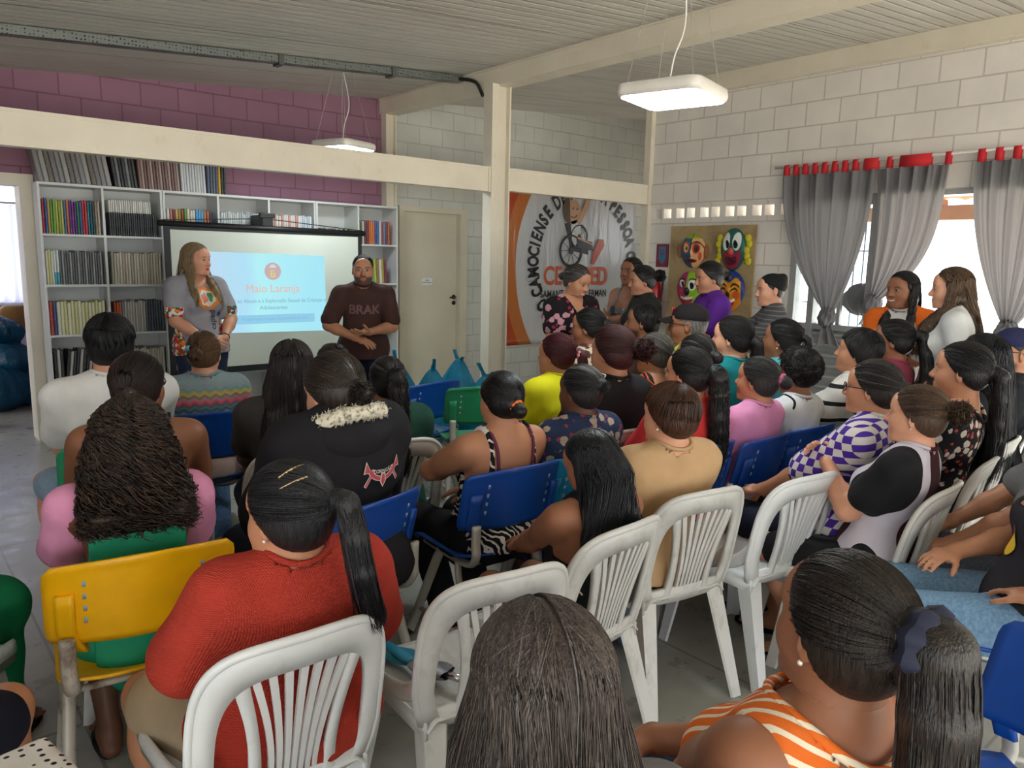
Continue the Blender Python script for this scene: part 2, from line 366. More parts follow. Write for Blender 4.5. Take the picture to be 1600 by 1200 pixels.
# ---- lettering helper
def text_verts(body, size, bold=0.0, align='CENTER', shear=0.0):
    cu = bpy.data.curves.new('text', 'FONT'); cu.body = body; cu.size = size; cu.align_x = align; cu.align_y = 'CENTER'; cu.offset = bold; cu.shear = shear; cu.resolution_u = 4
    ob = bpy.data.objects.new('text', cu); COL.objects.link(ob); bpy.context.view_layer.update()
    me = bpy.data.meshes.new_from_object(ob.evaluated_get(bpy.context.evaluated_depsgraph_get()))
    V = [tuple(v.co) for v in me.vertices]; F = [tuple(p.vertices) for p in me.polygons]
    bpy.data.objects.remove(ob); bpy.data.meshes.remove(me); bpy.data.curves.remove(cu); return V, F
def lettering(mb, body, size, fn, bold=0.0, shear=0.0, align='CENTER'):
    V, F = text_verts(body, size, bold, align, shear); mb.add([fn(x, y) for x, y, _ in V], F)
sg = MB().box(4.925, 5.065, 7.339, 7.345, 1.268, 1.345).build('door_sign', mat('white_paper', srgb(235, 238, 236), 0.5)); meta(sg, 'small white sign on the cream door', 'sign')
mb = MB()
lettering(mb, 'SALA', 0.022, lambda x, y: (4.995+x, 7.3375, 1.322+y), 0.0004); lettering(mb, 'MULTIFUNCIONAL 2', 0.0155, lambda x, y: (4.995+x*0.95, 7.3375, 1.297+y), 0.0003)
mb.build('lettering', mat('navy_ink', srgb(30, 45, 80), 0.6), sg, fix=False)
# ---- window and door on the right
wf = MB()
for a, b in ((3.63, 3.688), (3.44, 3.50), (2.936, 2.99)): wf.box(6.52, 6.62, a, b, 0, 2.10)
wf.box(6.52, 6.62, 2.936, 3.688, 2.10, 2.188); wf.box(6.525, 6.615, 2.99, 3.44, 1.02, 1.07); wf.box(6.525, 6.615, 3.50, 3.63, 1.02, 1.07); wf.box(6.545, 6.59, 3.20, 3.235, 1.07, 2.10)
w1 = structure(wf.build('window_1', M_ALU, bevel=0.004))
lv = MB()
def louv(u, v):
    z = 0.02+1.0*v; ph = (z*10.5) % 1.0; return (6.57-0.045*math.sin(PI*min(ph*1.6, 1)), 2.99+0.45*u, z)
lv.grid(louv, 3, 180); lv.box(6.575, 6.585, 2.99, 3.44, 0, 1.02); lv.build('louvre_panel', M_ALU, w1)
lv = MB(); lv.grid(lambda u, v: (6.57-0.045*math.sin(PI*min((((0.02+1.0*v)*10.5) % 1)*1.6, 1)), 3.50+0.13*u, 0.02+1.0*v), 3, 180); lv.build('louvre_panel', M_ALU, w1)
t = NT('window_glass'); gl = t.new('ShaderNodeBsdfGlossy'); gl.inputs['Roughness'].default_value = 0.02; tr = t.new('ShaderNodeBsdfTransparent'); tr.inputs['Color'].default_value = (0.93, 0.96, 0.97, 1); mx = t.new('ShaderNodeMixShader'); mx.inputs[0].default_value = 0.07
t.link(tr.outputs[0], mx.inputs[1]); t.link(gl.outputs[0], mx.inputs[2]); t.link(mx.outputs[0], t.n['Material Output'].inputs['Surface']); M_GLASS = t.m
for a, b in ((2.99, 3.20), (3.235, 3.44), (3.50, 3.63)): MB().box(6.564, 6.570, a, b, 1.07, 2.10).build('glass', M_GLASS, w1)
gr = MB()
for k in range(9): gr.tube([(6.72, 2.96+0.078*k, 0.9), (6.72, 2.96+0.078*k, 2.15)], 0.006, 6)
for z in (1.25, 1.72): gr.tube([(6.72, 2.93, z), (6.72, 3.66, z)], 0.006, 6)
gr.build('window_grille', mat('pale_blue_steel', srgb(150, 175, 195), 0.4), w1, True)
fr = MB(); fr.box(6.495, 6.668, 2.90, 2.934, 0, 2.188); fr.box(6.495, 6.668, 0.702, 0.76, 0, 2.188); fr.box(6.495, 6.668, 0.76, 2.90, 2.15, 2.188); structure(fr.build('door_3', M_ALU))
# outside: porch with a tiled eave, paving
structure(MB().box(-16, 20, -16, -3.6, -0.14, -0.02).build('added_ground_behind', mat('pale_paving', srgb(226, 220, 208), 0.8, vscale=2)))  # unseen ground, added to bounce sunlight up to the ceiling
structure(MB().box(-3.35, 6.66, -3.75, -3.6, 2.25, 3.6).build('added_wall_front', M_WALLB))  # unseen wall above the open front, added to cut sky light
wl_ = MB(); wl_.box(-3.35, -3.2, -3.6, 2.2, 0, 0.9); wl_.box(-3.35, -3.2, -3.6, 2.2, 2.3, 3.0); wl_.box(-3.35, -3.2, 1.7, 2.2, 0.9, 2.3); wl_.box(-3.35, -3.2, -3.6, -3.2, 0.9, 2.3); structure(wl_.build('unseen_wall_left_near', M_WALLR))  # unseen wall; its openings are added to light the right wall and faces
structure(MB().box(6.66, 20, -3.6, 12, -0.14, -0.02).build('ground_outside', mat('pale_paving', srgb(226, 220, 208), 0.8, vscale=2)))
mb = MB()
def eave(u, v): 
    y = 0.3+3.6*u; x = 6.68+1.10*v; return (x, y, 2.50-0.27*(x-6.68)+0.028*abs(math.sin(y*15)))
mb.grid(eave, 150, 14); structure(mb.build('porch_roof', mat('clay_tile', srgb(196, 132, 96), 0.8, var=0.2)))
mb = MB(); mb.box(7.55, 7.68, 0.3, 3.9, 2.02, 2.15); structure(mb.build('porch_beam', mat('brown_render', srgb(170, 138, 118), 0.8)))
for k in range(5): structure(MB().box(6.68, 7.6, 0.55+0.75*k, 0.61+0.75*k, 2.15, 2.20).build('porch_rafter', mat('rafter_wood', srgb(170, 110, 75), 0.7)))
# ---- curtains on a rod, with red tab loops, each tied in a knot
rod = MB(); rod.tube([(6.43, 3.86, 2.452), (6.43, 1.35, 2.452)], 0.012, 10)
for y in (3.8, 2.34, 1.4): rod.tube([(6.51, y, 2.452), (6.43, y, 2.452)], 0.008, 8)
ro = rod.build('curtain_rod', mat('pale_rod', srgb(214, 210, 208), 0.35), None, True); meta(ro, 'thin pale curtain rod above the window and open doorway', 'curtain rod')
def knot_curtain(name, ya, yb, yk, zk, nf, seed, label, tail, tabs, side=0.0):
    """ya far edge, yb near edge at the rod; gathered into a knot at (yk, zk)"""
    rs = np.random.RandomState(seed); ph = rs.rand(5)*6
    def f(u, v):
        z = 2.375-(2.375-zk)*v; e = v**2.1
        e = v**(2.1 if side == 0 else 3.6)
        y0 = ya+(yb-ya)*u; w = 0.075; y1 = yk+(u-0.5)*w*(1 if yb > ya else -1)
        bow = side*math.sin(PI*min(v, 1))*0.04
        y = y0*(1-e)+y1*e+bow*(u-0.5)
        amp = (0.030*(1-0.55*v)+0.006)
        x = 6.425-amp*(math.sin(u*nf*2*PI+ph[0]+0.8*math.sin(v*3+ph[1]))*0.75+0.35*math.sin(u*nf*4.3*PI+ph[2]))-0.05*v*v*math.sin(PI*u)
        return (x, y, z)
    cm2 = MB(); cm2.grid(f, 150, 40); o = cm2.build(name, M_CURT, None, True); meta(o, label, 'curtain', 'grey curtains tied in knots')
    # knot: a ball of twisted folds, then a hanging tail
    kb = MB(); K = v3(6.40, yk, zk-0.03)
    def ball(u, v):
        a, b = 2*PI*u, PI*(0.02+0.96*v); r = 0.075*(1+0.10*math.sin(a*5+b*4)+0.06*math.sin(a*11-b*3)); return (K[0]+r*0.8*math.cos(a)*math.sin(b), K[1]+r*math.sin(a)*math.sin(b), K[2]-r*1.15*math.cos(b))
    kb.grid(ball, 60, 24, True); kb.build('knot', M_CURT, o, True)
    tl = MB(); tw, tlz, dy = tail
    def tail_f(u, v): return (6.40-0.03*math.sin(u*13+ph[3])*(0.4+v)-0.02*v, yk+dy*v+(u-0.5)*(0.06+tw*v), K[2]-0.04-tlz*v-0.03*v*math.cos(u*4+ph[4]))
    tl.grid(tail_f, 50, 16); tl.build('hanging_end', M_CURT, o, True)
    for (y0, y1) in tabs:
        tb = MB()
        tb.slab(lambda u, v: ((6.43+0.017*math.cos(PI*(1.0-u*1.0)*1.0+PI*0)*(-1 if False else 1)*1.0-0.0, y0+(y1-y0)*v, 2.372+0.095*math.sin(PI*u)**0.5*1.0), (math.cos(PI*(1-u)), 0, math.sin(PI*u)+0.01)), 13, 3, 0.003)
        tb.build('tab_loop', M_RED, o, True)
    return o
def tabsat(a, b, n, w=0.05): return [(a+(b-a)*i/(n-1)-w/2, a+(b-a)*i/(n-1)+w/2) for i in range(n)]
knot_curtain('curtain', 3.76, 2.94, 3.24, 1.17, 5, 1, 'grey curtain farthest along the rod, knotted in front of the louvred panel', (0.17, 0.22, -0.06), tabsat(3.745, 3.12, 8, 0.045)+[(2.93, 3.05)], 0.0)
knot_curtain('curtain', 2.93, 2.38, 2.86, 1.30, 5, 2, 'middle grey curtain bunched at the edge of the open doorway', (0.08, 0.10, 0.02), [(2.82, 2.86), (2.52, 2.76), (2.38, 2.42)], 1.3)
knot_curtain('curtain', 2.20, 1.42, 1.86, 1.16, 6, 3, 'grey curtain nearest the camera, tied back beyond the woman in white', (0.16, 0.16, 0.0), tabsat(2.17, 1.48, 7, 0.05), 0.0)
kb = MB(); K = v3(6.68, 3.08, 1.30)
kb.grid(lambda u, v: (K[0]+0.08*(1+.10*math.sin(2*PI*u*9+v*7))*math.cos(2*PI*u)*math.sin(PI*(.02+.96*v)), K[1]+0.16*(1+.10*math.sin(2*PI*u*6+v*9)+.05*math.sin(2*PI*u*13-v*8))*math.sin(2*PI*u)*math.sin(PI*(.02+.96*v)), K[2]-0.13*(1+.10*math.sin(2*PI*u*3+1))*math.cos(PI*(.02+.96*v))), 90, 40, True)
ba = kb.build('bundled_curtain', M_CURT, None, True); meta(ba, 'grey curtain end bundled into a ball outside the window glass', 'curtain')
# ---- cable tray and its hanging cable
tray = MB()
def tz_(x): return ceil_z(x)-0.004
P0, P1 = Vector((-1.2, 5.84, tz_(-1.2)-0.03)), Vector((4.33, 5.84, tz_(4.33)-0.03))
t = NT('perforated_galvanised'); o = t.obj(); v = t.vor(o, 42, rand=0.15); t.color(t.ramp(v.outputs['Distance'], [(0.30, srgb(40, 42, 42)), (0.42, srgb(125, 130, 128))])); t.set(0.4, 0.5); M_PERF = t.m
boxbeam(tray, P0, P1, 0.09, 0.055); tr_ = tray.build('cable_tray', M_PERF); meta(tr_, 'long perforated grey cable tray under the ceiling', 'cable tray')
b2 = MB(); boxbeam(b2, P0+Vector((0, 0.055, 0.015)), P1+Vector((0, 0.055, 0.015)), 0.02, 0.03); b2.build('backing_strip', mat('tan_wood', srgb(168, 142, 110), 0.7), tr_)
for x in (0.4, 2.6, 3.6):
    b3 = MB(); b3.box(x-0.02, x+0.02, 5.78, 5.90, tz_(x)-0.075, tz_(x)); b3.build('bracket', mat('dark_bracket', srgb(85, 85, 84), 0.5), tr_)
cb = MB(); cb.tube([tuple(p) for p in smoothpath([(4.28, 5.82, 3.18), (4.33, 5.72, 3.165), (4.33, 5.60, 3.12), (4.285, 5.48, 3.03), (4.278, 5.44, 2.98)], 18)], 0.016, 8); meta(cb.build('cable', M_BLACK, None, True), 'thick black cable dropping from the tray to the post', 'cable')
# ---- square pendant lamps on steel wires
t = NT('lamp_diffuser'); t.color((1, 1, 1, 1)); t.set(emit=(0.88, 0.97, 1.0, 1), estr=22.0); M_LAMP = t.m
def lamp(x, y, z, rz, on, label, size=0.36):
    r = empty('pendant_lamp', (x, y, 0), rz, label, 'lamp', 'square pendant lamps'); zc = ceil_z(x)
    def ring(hw, z_, n=8, c=0.05):
        return [(sx*(hw-c)+c*math.cos(a), sy*(hw-c)+c*math.sin(a), z_) for sx, sy, a0 in ((1, 1, 0), (-1, 1, PI/2), (-1, -1, PI), (1, -1, 1.5*PI)) for a in np.linspace(a0, a0+PI/2, n)]
    mb = MB(); rings = [ring(size/2-0.012, z+0.006), ring(size/2, z+0.010), ring(size/2+0.004, z+0.03), ring(size/2, z+0.062), ring(size/2-0.02, z+0.068)]; n = len(rings[0])
    mb.add([p for q in rings for p in q], [(i*n+k, i*n+(k+1) % n, (i+1)*n+(k+1) % n, (i+1)*n+k) for i in range(4) for k in range(n)]+[tuple(range(4*n, 5*n))])
    mb.build('housing', mat('lamp_white', srgb(228, 224, 216), 0.4), r, True)
    mb = MB(); q = ring(size/2-0.010, z+0.004); mb.add(q, [tuple(range(n))]); mb.add([(a, b, c+0.003) for a, b, c in q], [tuple(range(n))]); mb.build('diffuser', M_LAMP, r)
    for sx in (-1, 1):
        for sy in (-1, 1):
            mb = MB(); mb.tube([(sx*(size/2-0.04), sy*(size/2-0.04), z+0.066), (sx*0.05, sy*0.05, zc-0.02)], 0.0014, 5); mb.build('wire', mat('steel_wire', srgb(190, 188, 184), 0.3, 0.6), r)
    mb = MB(); mb.tube([tuple(p) for p in smoothpath([(0.05, 0.05, z+0.06), (0.03, 0.02, z+0.2), (0.05, -0.02, z+0.38), (0.0, 0.0, zc-0.02)], 20)], 0.004, 6); mb.build('power_cord', mat('white_cord', srgb(232, 230, 226), 0.5), r, True)
    mb = MB(); mb.lathe([(0.0, zc-0.045), (0.075, zc-0.042), (0.085, zc-0.02), (0.085, zc+0.01)], 28); mb.build('ceiling_rose', mat('lamp_white', srgb(228, 224, 216), 0.4), r, True)
    return r
lamp(2.97, 2.34, 2.325, math.radians(14), True, 'lit square pendant lamp hanging in front of the white block wall', 0.40)
lamp(3.22, 5.98, 2.46, math.radians(20), True, 'square pendant lamp half hidden behind the long cream beam', 0.40)
# ================================================================ shelves and books
def shelf_unit(x0, x1, ncol, label):
    r = empty('bookshelf', ((x0+x1)/2, 7.15, 0), 0, label, 'bookshelf', 'white shelving units'); w = (x1-x0)/2; th = 0.018
    def pn(name, a, b, c, d, e, f):
        m = MB(); m.box(a, b, c, d, e, f); return m.build(name, M_WHITE, r)
    pn('side_panel', -w, -w+th, -0.15, 0.145, 0, 2.10); pn('side_panel', w-th, w, -0.15, 0.145, 0, 2.10); pn('back_panel', -w+th, w-th, 0.135, 0.145, 0.02, 2.10)
    pn('top_panel', -w+th, w-th, -0.15, 0.135, 2.08, 2.10)
    for z in (0.03, 0.465, 0.88, 1.285, 1.685): pn('shelf_board', -w+th, w-th, -0.15, 0.135, z, z+0.018)
    for k in range(1, ncol):
        x = -w+2*w*k/ncol; pn('divider', x-th/2, x+th/2, -0.148, 0.135, 0.048, 2.08)
    return r
shelf_unit(1.12, 2.04, 2, 'leftmost white shelving unit beside the doorway, packed with binders')
shelf_unit(2.045, 3.455, 3, 'middle white shelving unit behind the projector screen')
shelf_unit(3.46, 4.39, 2, 'right white shelving unit with colourful books beside the cream door')
def book_proto():
    """closed book standing upright, spine toward -Y, unit sized: x thickness, y depth, z height"""
    V = []; F = []
    mb = MB(); c = 0.10
    mb.box(-0.5, -0.5+c, -0.46, 0.5, 0, 1); mb.box(0.5-c, 0.5, -0.46, 0.5, 0, 1)
    n = 6; prof = [(-0.5*math.cos(PI*i/n), -0.46-0.05*math.sin(PI*i/n)) for i in range(n+1)]
    mb.add([(x, y, z) for z in (0, 1) for x, y in prof], [(i, i+1, n+2+i, n+1+i) for i in range(n)]+[tuple(range(n, -1, -1)), tuple(range(n+1, 2*n+2))])
    mb.cur = 1; mb.box(-0.5+c, 0.5-c, -0.455, 0.47, 0.02, 0.97)
    return mb
BOOKM = {}
def book_mesh(c, band=None):
    key = (c, band)
    if key in BOOKM: return BOOKM[key]
    nm = 'book_cover_%d_%d_%d' % c + ('' if band is None else '_%d_%d_%d' % band)
    t = NT(nm); o = t.obj(); s = t.sep(o); col = srgb(c)
    n = t.noise(t.mapping(o, (1, 1, 9)), 2.2, 3); lab = t.ramp(n, [(0.62, (0, 0, 0, 1)), (0.66, (1, 1, 1, 1))])
    col = t.mix(t.math('MULTIPLY', lab, 0.45), col, srgb(tuple(int(255-v) if sum(c) > 380 else 225 for v in c)))
    if band is not None: col = t.mix(t.math('LESS_THAN', s[2], 0.36), col, srgb(band))
    t.color(col); t.set(0.35, 0, 0.4)
    mb = book_proto(); o_ = mb.build('book', t.m, None, mats=[t.m, mat('book_pages', srgb(222, 216, 200), 0.8)])
    me = o_.data; bpy.data.objects.remove(o_); BOOKM[key] = me; return me
CN = {}
def cname(c):
    r, g, b = c
    if max(c)-min(c) < 28: return 'black' if max(c) < 70 else 'dark grey' if max(c) < 120 else 'grey' if max(c) < 185 else 'white'
    if r > 200 and g > 150 and b < 120: return 'yellow'
    if r > 180 and 90 < g <= 150 and b < 110: return 'orange'
    if r > 185 and g > 170 and b > 120: return 'cream'
    if r >= g and r >= b: return 'maroon' if r < 135 and g < 90 else ('brown' if r < 150 else ('red' if b < 110 else 'pink'))
    if g >= r and g >= b: return 'green'
    return 'purple' if r > g+20 else ('navy' if b < 110 else 'blue')
SHELFN = {4: 'top shelf', 3: 'second shelf down', 2: 'third shelf down', 1: 'fourth shelf down', 5: 'very top'}
ZS = {5: 2.10, 4: 1.703, 3: 1.303, 2: 0.898, 1: 0.483}
def fill(x0, x1, row, cols, hgt, cell, thick=None, depth=0.19, lean=0.0, jit=0.012, seed=0, front=-0.145, z=None, pocket=None):
    rs = random.Random(seed*97+row*11+int(x0*100)); n = len(cols); tot = x1-x0; tk = tot/n if thick is None else thick
    zb = ZS[row] if z is None else z; x = x0
    for i, c in enumerate(cols):
        band = None
        if isinstance(c[0], tuple): c, band = c
        o = bpy.data.objects.new('book', book_mesh(c, band)); link(o); hh = hgt*(1+rs.uniform(-jit, jit)*3)
        o.scale = (tk*0.93, depth, hh)
        l = lean if not callable(lean) else lean(i)
        o.rotation_euler = (0, math.radians(l), 0); o.location = (x+tk/2-math.sin(math.radians(l))*hh*0.5*0, 7.15+front+depth*0.5+0.004+rs.uniform(0, 0.008), zb+abs(math.sin(math.radians(l)))*tk*0.5+0.0006)
        meta(o, f'{cname(c)} book, {ORD[i]} from the left {cell}', 'book', 'books '+cell)
        x += tk
G = lambda n, *cs: [cs[i % len(cs)] for i in range(n)]
gry, dgr, wht, blk, crm = (150, 150, 148), (92, 94, 96), (214, 214, 208), (40, 42, 46), (214, 206, 176)
A, B_ = (1.145, 1.565), (1.60, 2.015)
fill(1.145, 1.555, 4, [(170, 40, 40), (40, 90, 160), (200, 150, 70), (90, 150, 60), (120, 170, 70), (190, 180, 70), (130, 160, 80), (200, 190, 110), (60, 110, 150), (200, 100, 60), (90, 40, 120), (110, 50, 140), (80, 40, 110), (40, 120, 80), (50, 90, 150), (180, 40, 45), (190, 50, 50), (30, 110, 130), (20, 80, 100), (30, 60, 60), (150, 130, 110), (180, 170, 160)], 0.265, 'on the top shelf of the first column')
fill(1.62, 1.95, 4, G(20, wht, (200, 200, 192), (222, 220, 214)), 0.10, 'upper row, top shelf, second column', z=1.893)
fill(1.62, 1.99, 4, G(22, (58, 60, 64), (50, 52, 56), (66, 68, 72)), 0.19, 'lower row, top shelf, second column')
fill(1.145, 1.55, 3, [crm, (200, 200, 130), wht, ((225, 230, 230), (90, 170, 190)), ((225, 230, 230), (90, 170, 190))]+G(17, dgr, gry, dgr), 0.265, 'on the second shelf of the first column')
fill(1.615, 2.01, 3, [(150, 148, 130), (190, 184, 160)]+G(16, (196, 188, 168), (206, 200, 186), (180, 172, 150)), 0.262, 'on the second shelf of the second column')
fill(1.145, 1.55, 2, [(180, 70, 50), (60, 80, 120), wht]+G(13, (214, 214, 168), (206, 204, 150), (222, 220, 190)), 0.265, 'on the third shelf of the first column')
fill(1.615, 2.01, 2, [(150, 60, 40), (196, 92, 40), (200, 96, 40), (120, 140, 160)]+G(8, (196, 192, 184), (180, 176, 170))+G(7, (84, 88, 98), (66, 74, 88)), 0.262, 'on the third shelf of the second column')
fill(1.15, 1.50, 1, G(15, (50, 50, 52), (190, 188, 182), (56, 56, 58)), 0.285, 'on the fourth shelf of the first column', lean=lambda i: 0 if i < 3 else 7)
fill(1.62, 2.0, 1, G(5, (140, 160, 164), (150, 170, 172))+G(13, (200, 196, 184), (188, 184, 172)), 0.27, 'on the fourth shelf of the second column')
fill(2.075, 2.46, 4, [wht, (190, 120, 110), (120, 50, 60), (200, 180, 110), (170, 140, 60), (150, 60, 50), (90, 150, 70), ((222, 214, 196), (120, 40, 80)), ((222, 214, 196), (120, 40, 80)), ((222, 214, 196), (120, 40, 80)), (90, 160, 210), (90, 160, 210), (100, 170, 220), (190, 120, 70), (180, 100, 60), (40, 60, 90)], 0.245, 'on the top shelf of the third column')
fill(2.54, 2.95, 4, G(17, (206, 212, 212), (220, 222, 220), (196, 204, 206))+[(200, 130, 120), (210, 190, 180), (196, 60, 40)], 0.245, 'on the top shelf of the fourth column')
fill(3.01, 3.42, 4, G(12, (222, 214, 206), (206, 150, 136), (226, 222, 216))+G(5, (214, 220, 224), (190, 200, 214)), 0.245, 'on the top shelf of the fifth column')
fill(3.49, 3.86, 4, [(60, 60, 70), (190, 180, 140), (40, 140, 140), (180, 200, 190), (200, 140, 120), (190, 100, 60), (80, 120, 150), (210, 200, 180), (60, 150, 170), (220, 214, 200), (70, 70, 80), (196, 190, 100), (40, 50, 60), (190, 190, 110)], 0.145, 'on the top shelf of the sixth column')
fill(3.95, 4.30, 4, [(80, 100, 80), (200, 190, 170), (90, 60, 70), (120, 50, 60), (190, 100, 60), (210, 130, 60), (196, 110, 60), (60, 80, 150), (70, 110, 160), (200, 200, 196), (150, 60, 50), (90, 130, 170), (110, 60, 60), (180, 90, 60)], 0.235, 'on the top shelf of the seventh column')
fill(3.93, 4.27, 3, [(120, 180, 110), (60, 160, 90), (40, 120, 70), (80, 170, 100), (200, 220, 190), (90, 160, 130), (190, 200, 80), (150, 120, 70), (216, 216, 210), (170, 150, 60), (120, 50, 70)], 0.25, 'on the second shelf of the seventh column', lean=-3)
fill(4.10, 4.30, 2, G(6, (220, 220, 214), (200, 120, 110)), 0.24, 'on the third shelf of the seventh column')
fill(1.14, 1.66, 5, G(14, (134, 134, 134), (160, 160, 160), (104, 98, 88), (118, 118, 122)), 0.255, 'in plastic on the leftmost shelf unit', lean=-9)
fill(1.68, 1.86, 5, G(7, (52, 54, 58), (120, 122, 126), (40, 42, 46)), 0.25, 'in the dark group atop the shelving', lean=-6)
fill(1.87, 2.20, 5, G(14, (130, 100, 96), (170, 152, 144), (112, 84, 80)), 0.25, 'in the brown group atop the shelving', lean=-3)
fill(2.21, 2.42, 5, G(9, (214, 216, 218), (196, 200, 204)), 0.25, 'in the white group atop the shelving', lean=-2)
fill(2.43, 2.60, 5, [(90, 100, 120), (80, 90, 110), (90, 96, 110), (84, 90, 104), (200, 160, 40), (40, 44, 44), (48, 54, 50)], 0.25, 'at the right end atop the shelving')
# ================================================================ projector screen with the projected slide
M_FAB = mat('screen_fabric', srgb(206, 212, 200), 0.7, vscale=1.5)
sr = empty('projector_screen', (2.88, 6.72, 0), 0, 'white pull-down projector screen with a black frame in front of the shelves', 'projector screen')
mb = MB(); mb.box(-0.875, 0.875, -0.004, 0.004, 0.585, 1.765); mb.build('screen_sheet', M_FAB, sr)
M_SBLK = mat('screen_black', srgb(20, 20, 23), 0.5)
mb = MB(); mb.box(-0.925, -0.875, -0.007, 0.006, 0.54, 1.80); mb.build('border', M_SBLK, sr)
mb = MB(); mb.box(0.875, 0.915, -0.007, 0.006, 0.54, 1.80); mb.build('border', M_SBLK, sr)
mb = MB(); mb.box(-0.875, 0.875, -0.007, 0.006, 1.765, 1.80); mb.build('border', M_SBLK, sr)
mb = MB(); mb.box(-0.925, 0.915, -0.012, 0.012, 0.53, 0.585); mb.build('bottom_bar', M_SBLK, sr)
mb = MB(); mb.tube([(-0.96, 0, 1.815), (0.95, 0, 1.80)], 0.024, 12); mb.build('roller_case', M_SBLK, sr, True)
mb = MB(); mb.tube([(-0.95, 0.0, 1.84), (-0.03, 0.05, 1.895), (0.93, 0.0, 1.825)], 0.004, 6); mb.build('hanging_cord', M_SBLK, sr)
mb = MB(); mb.box(-0.07, 0.03, 0.02, 0.30, 1.82, 1.93); mb.box(-0.09, 0.05, 0.015, 0.06, 1.90, 1.945); mb.build('hook', M_SBLK, sr, bevel=0.006)
t = NT('projected_slide'); o = t.obj(); s = t.sep(o)
f = t.math('ADD', t.math('MULTIPLY', t.math('ADD', s[0], 0.60), 0.85), t.math('MULTIPLY', t.noise(o, 2.2, 3), 0.25))
cc = t.ramp(f, [(0.12, srgb(190, 218, 240)), (0.42, srgb(176, 224, 246)), (0.52, srgb(178, 240, 246)), (1.0, srgb(166, 230, 246))]); t.color((0.02, 0.02, 0.02, 1))
t.link(cc, t.b.inputs['Emission Color']); t.b.inputs['Emission Strength'].default_value = 0.46; t.set(0.9, 0, 0)  # slide glows by itself, standing in for light from a projector
mb = MB(); mb.add([(x, y, z) for y in (-0.0045, -0.006) for x, z in ((-0.62, 0.885), (0.53, 0.865), (0.51, 1.575), (-0.62, 1.592))], [(0, 1, 2, 3), (4, 5, 6, 7), (0, 1, 5, 4), (1, 2, 6, 5), (2, 3, 7, 6), (3, 0, 4, 7)]); sl = mb.build('projected_slide', t.m, sr)
def emis(name, c, k=0.45):
    if name in MATS: return MATS[name]
    t = NT(name); t.color((0.02, 0.02, 0.02, 1)); t.set(0.9, 0, 0, emit=srgb(c), estr=k); MATS[name] = t.m; return t.m
S_ = lambda x, y: (x, -0.0075, y)
mb = MB(); mb.add([(0.0+0.078*math.cos(a), -0.007, 1.427+0.078*math.sin(a)) for a in np.linspace(0, 2*PI, 36, endpoint=False)], [tuple(range(36))]); mb.build('slide_badge', emis('slide_badge', (200, 176, 178)), sl)
mb = MB(); mb.box(-0.022, -0.012, -0.0085, -0.0075, 1.375, 1.435); mb.box(-0.022, 0.022, -0.0085, -0.0075, 1.375, 1.385); mb.box(0.012, 0.022, -0.0085, -0.0075, 1.375, 1.41); mb.box(-0.022, 0.022, -0.0085, -0.0075, 1.402, 1.412); mb.box(-0.012, 0.018, -0.0085, -0.0075, 1.428, 1.436); mb.build('slide_emblem', emis('slide_emblem', (232, 214, 120)), sl)
mb = MB(); mb.box(-0.03, 0.03, -0.0085, -0.0075, 1.462, 1.472); mb.box(-0.018, 0.018, -0.0085, -0.0075, 1.478, 1.486); mb.build('slide_emblem', emis('slide_white', (226, 240, 244)), sl)
mb = MB(); lettering(mb, 'Maio Laranja', 0.098, lambda x, y: S_(0.0+x*1.02, 1.268+y), 0.0); mb.build('slide_title', emis('slide_title', (236, 186, 172)), sl, fix=False)
mb = MB(); lettering(mb, 'Combate ao Abuso e à Exploração Sexual de Crianças e', 0.049, lambda x, y: S_(0.0+x*0.93, 1.160+y), 0.0006); lettering(mb, 'Adolescentes', 0.049, lambda x, y: S_(0.0+x, 1.098+y), 0.0006); mb.build('slide_subtitle', emis('slide_text', (134, 188, 208)), sl, fix=False)
mb = MB(); mb.box(-0.42, 0.40, -0.0075, -0.007, 0.955, 1.035); mb.build('slide_panel', emis('slide_panel', (146, 206, 236)), sl)
mb = MB(); lettering(mb, 'W', 0.05, lambda x, y: (-0.36+x, -0.0085, 0.995+y), 0.001); lettering(mb, 'Proteger nossas crianças é responsabilidade de todos', 0.034, lambda x, y: (0.02+x*0.86, -0.0085, 0.997+y)); mb.build('slide_caption', emis('slide_caption', (128, 184, 216)), sl, fix=False)
# ================================================================ banner on the back wall
BX0, BX1, BZ0, BZ1 = 6.12, 8.52, 0.50, 2.62
t = NT('banner_vinyl'); o = t.obj(); s = t.sep(o)
d = t.math('SQRT', t.math('ADD', t.math('POWER', t.math('SUBTRACT', s[0], 8.1), 2), t.math('MULTIPLY', t.math('POWER', t.math('SUBTRACT', s[2], 1.5), 2), 1.0)))
cc = t.ramp(t.math('MULTIPLY', d, 0.3), [(0.0, srgb(208, 210, 214)), (0.54, srgb(196, 116, 58)), (0.594, srgb(190, 76, 40))], 'CONSTANT')
t.color(cc); t.set(0.25, 0, 0.5); n = t.noise(t.mapping(o, (3, 1, 0.7), rot=(0, 0.5, 0)), 2.4, 4); t.bump(n, 0.55, 0.05); M_BAN = t.m
bn = MB(); bn.slab(lambda u, v: ((BX0+(BX1-BX0)*u, 7.286+0.005*math.sin(u*23+v*9), BZ0+(BZ1-BZ0)*v), (0, 1, 0)), 50, 30, 0.004); ban = bn.build('banner', M_BAN, None, True); meta(ban, 'large orange and white vinyl banner with a circle of black lettering', 'banner')
BY = 7.276
mb = MB(); C0 = (7.53, 1.56); RR = 0.94
msg = 'CENTRO CAMOCIENSE DE APOIO A PESSOA COM DEFICIÊNCIA'
a0, a1 = math.radians(-103), math.radians(-103-347)
wd = [0.62 if c == ' ' else 0.55 if c in 'IÊ' and c == 'I' else 1.25 if c == 'M' else 1.0 for c in msg]; cum = np.cumsum([0]+wd); 
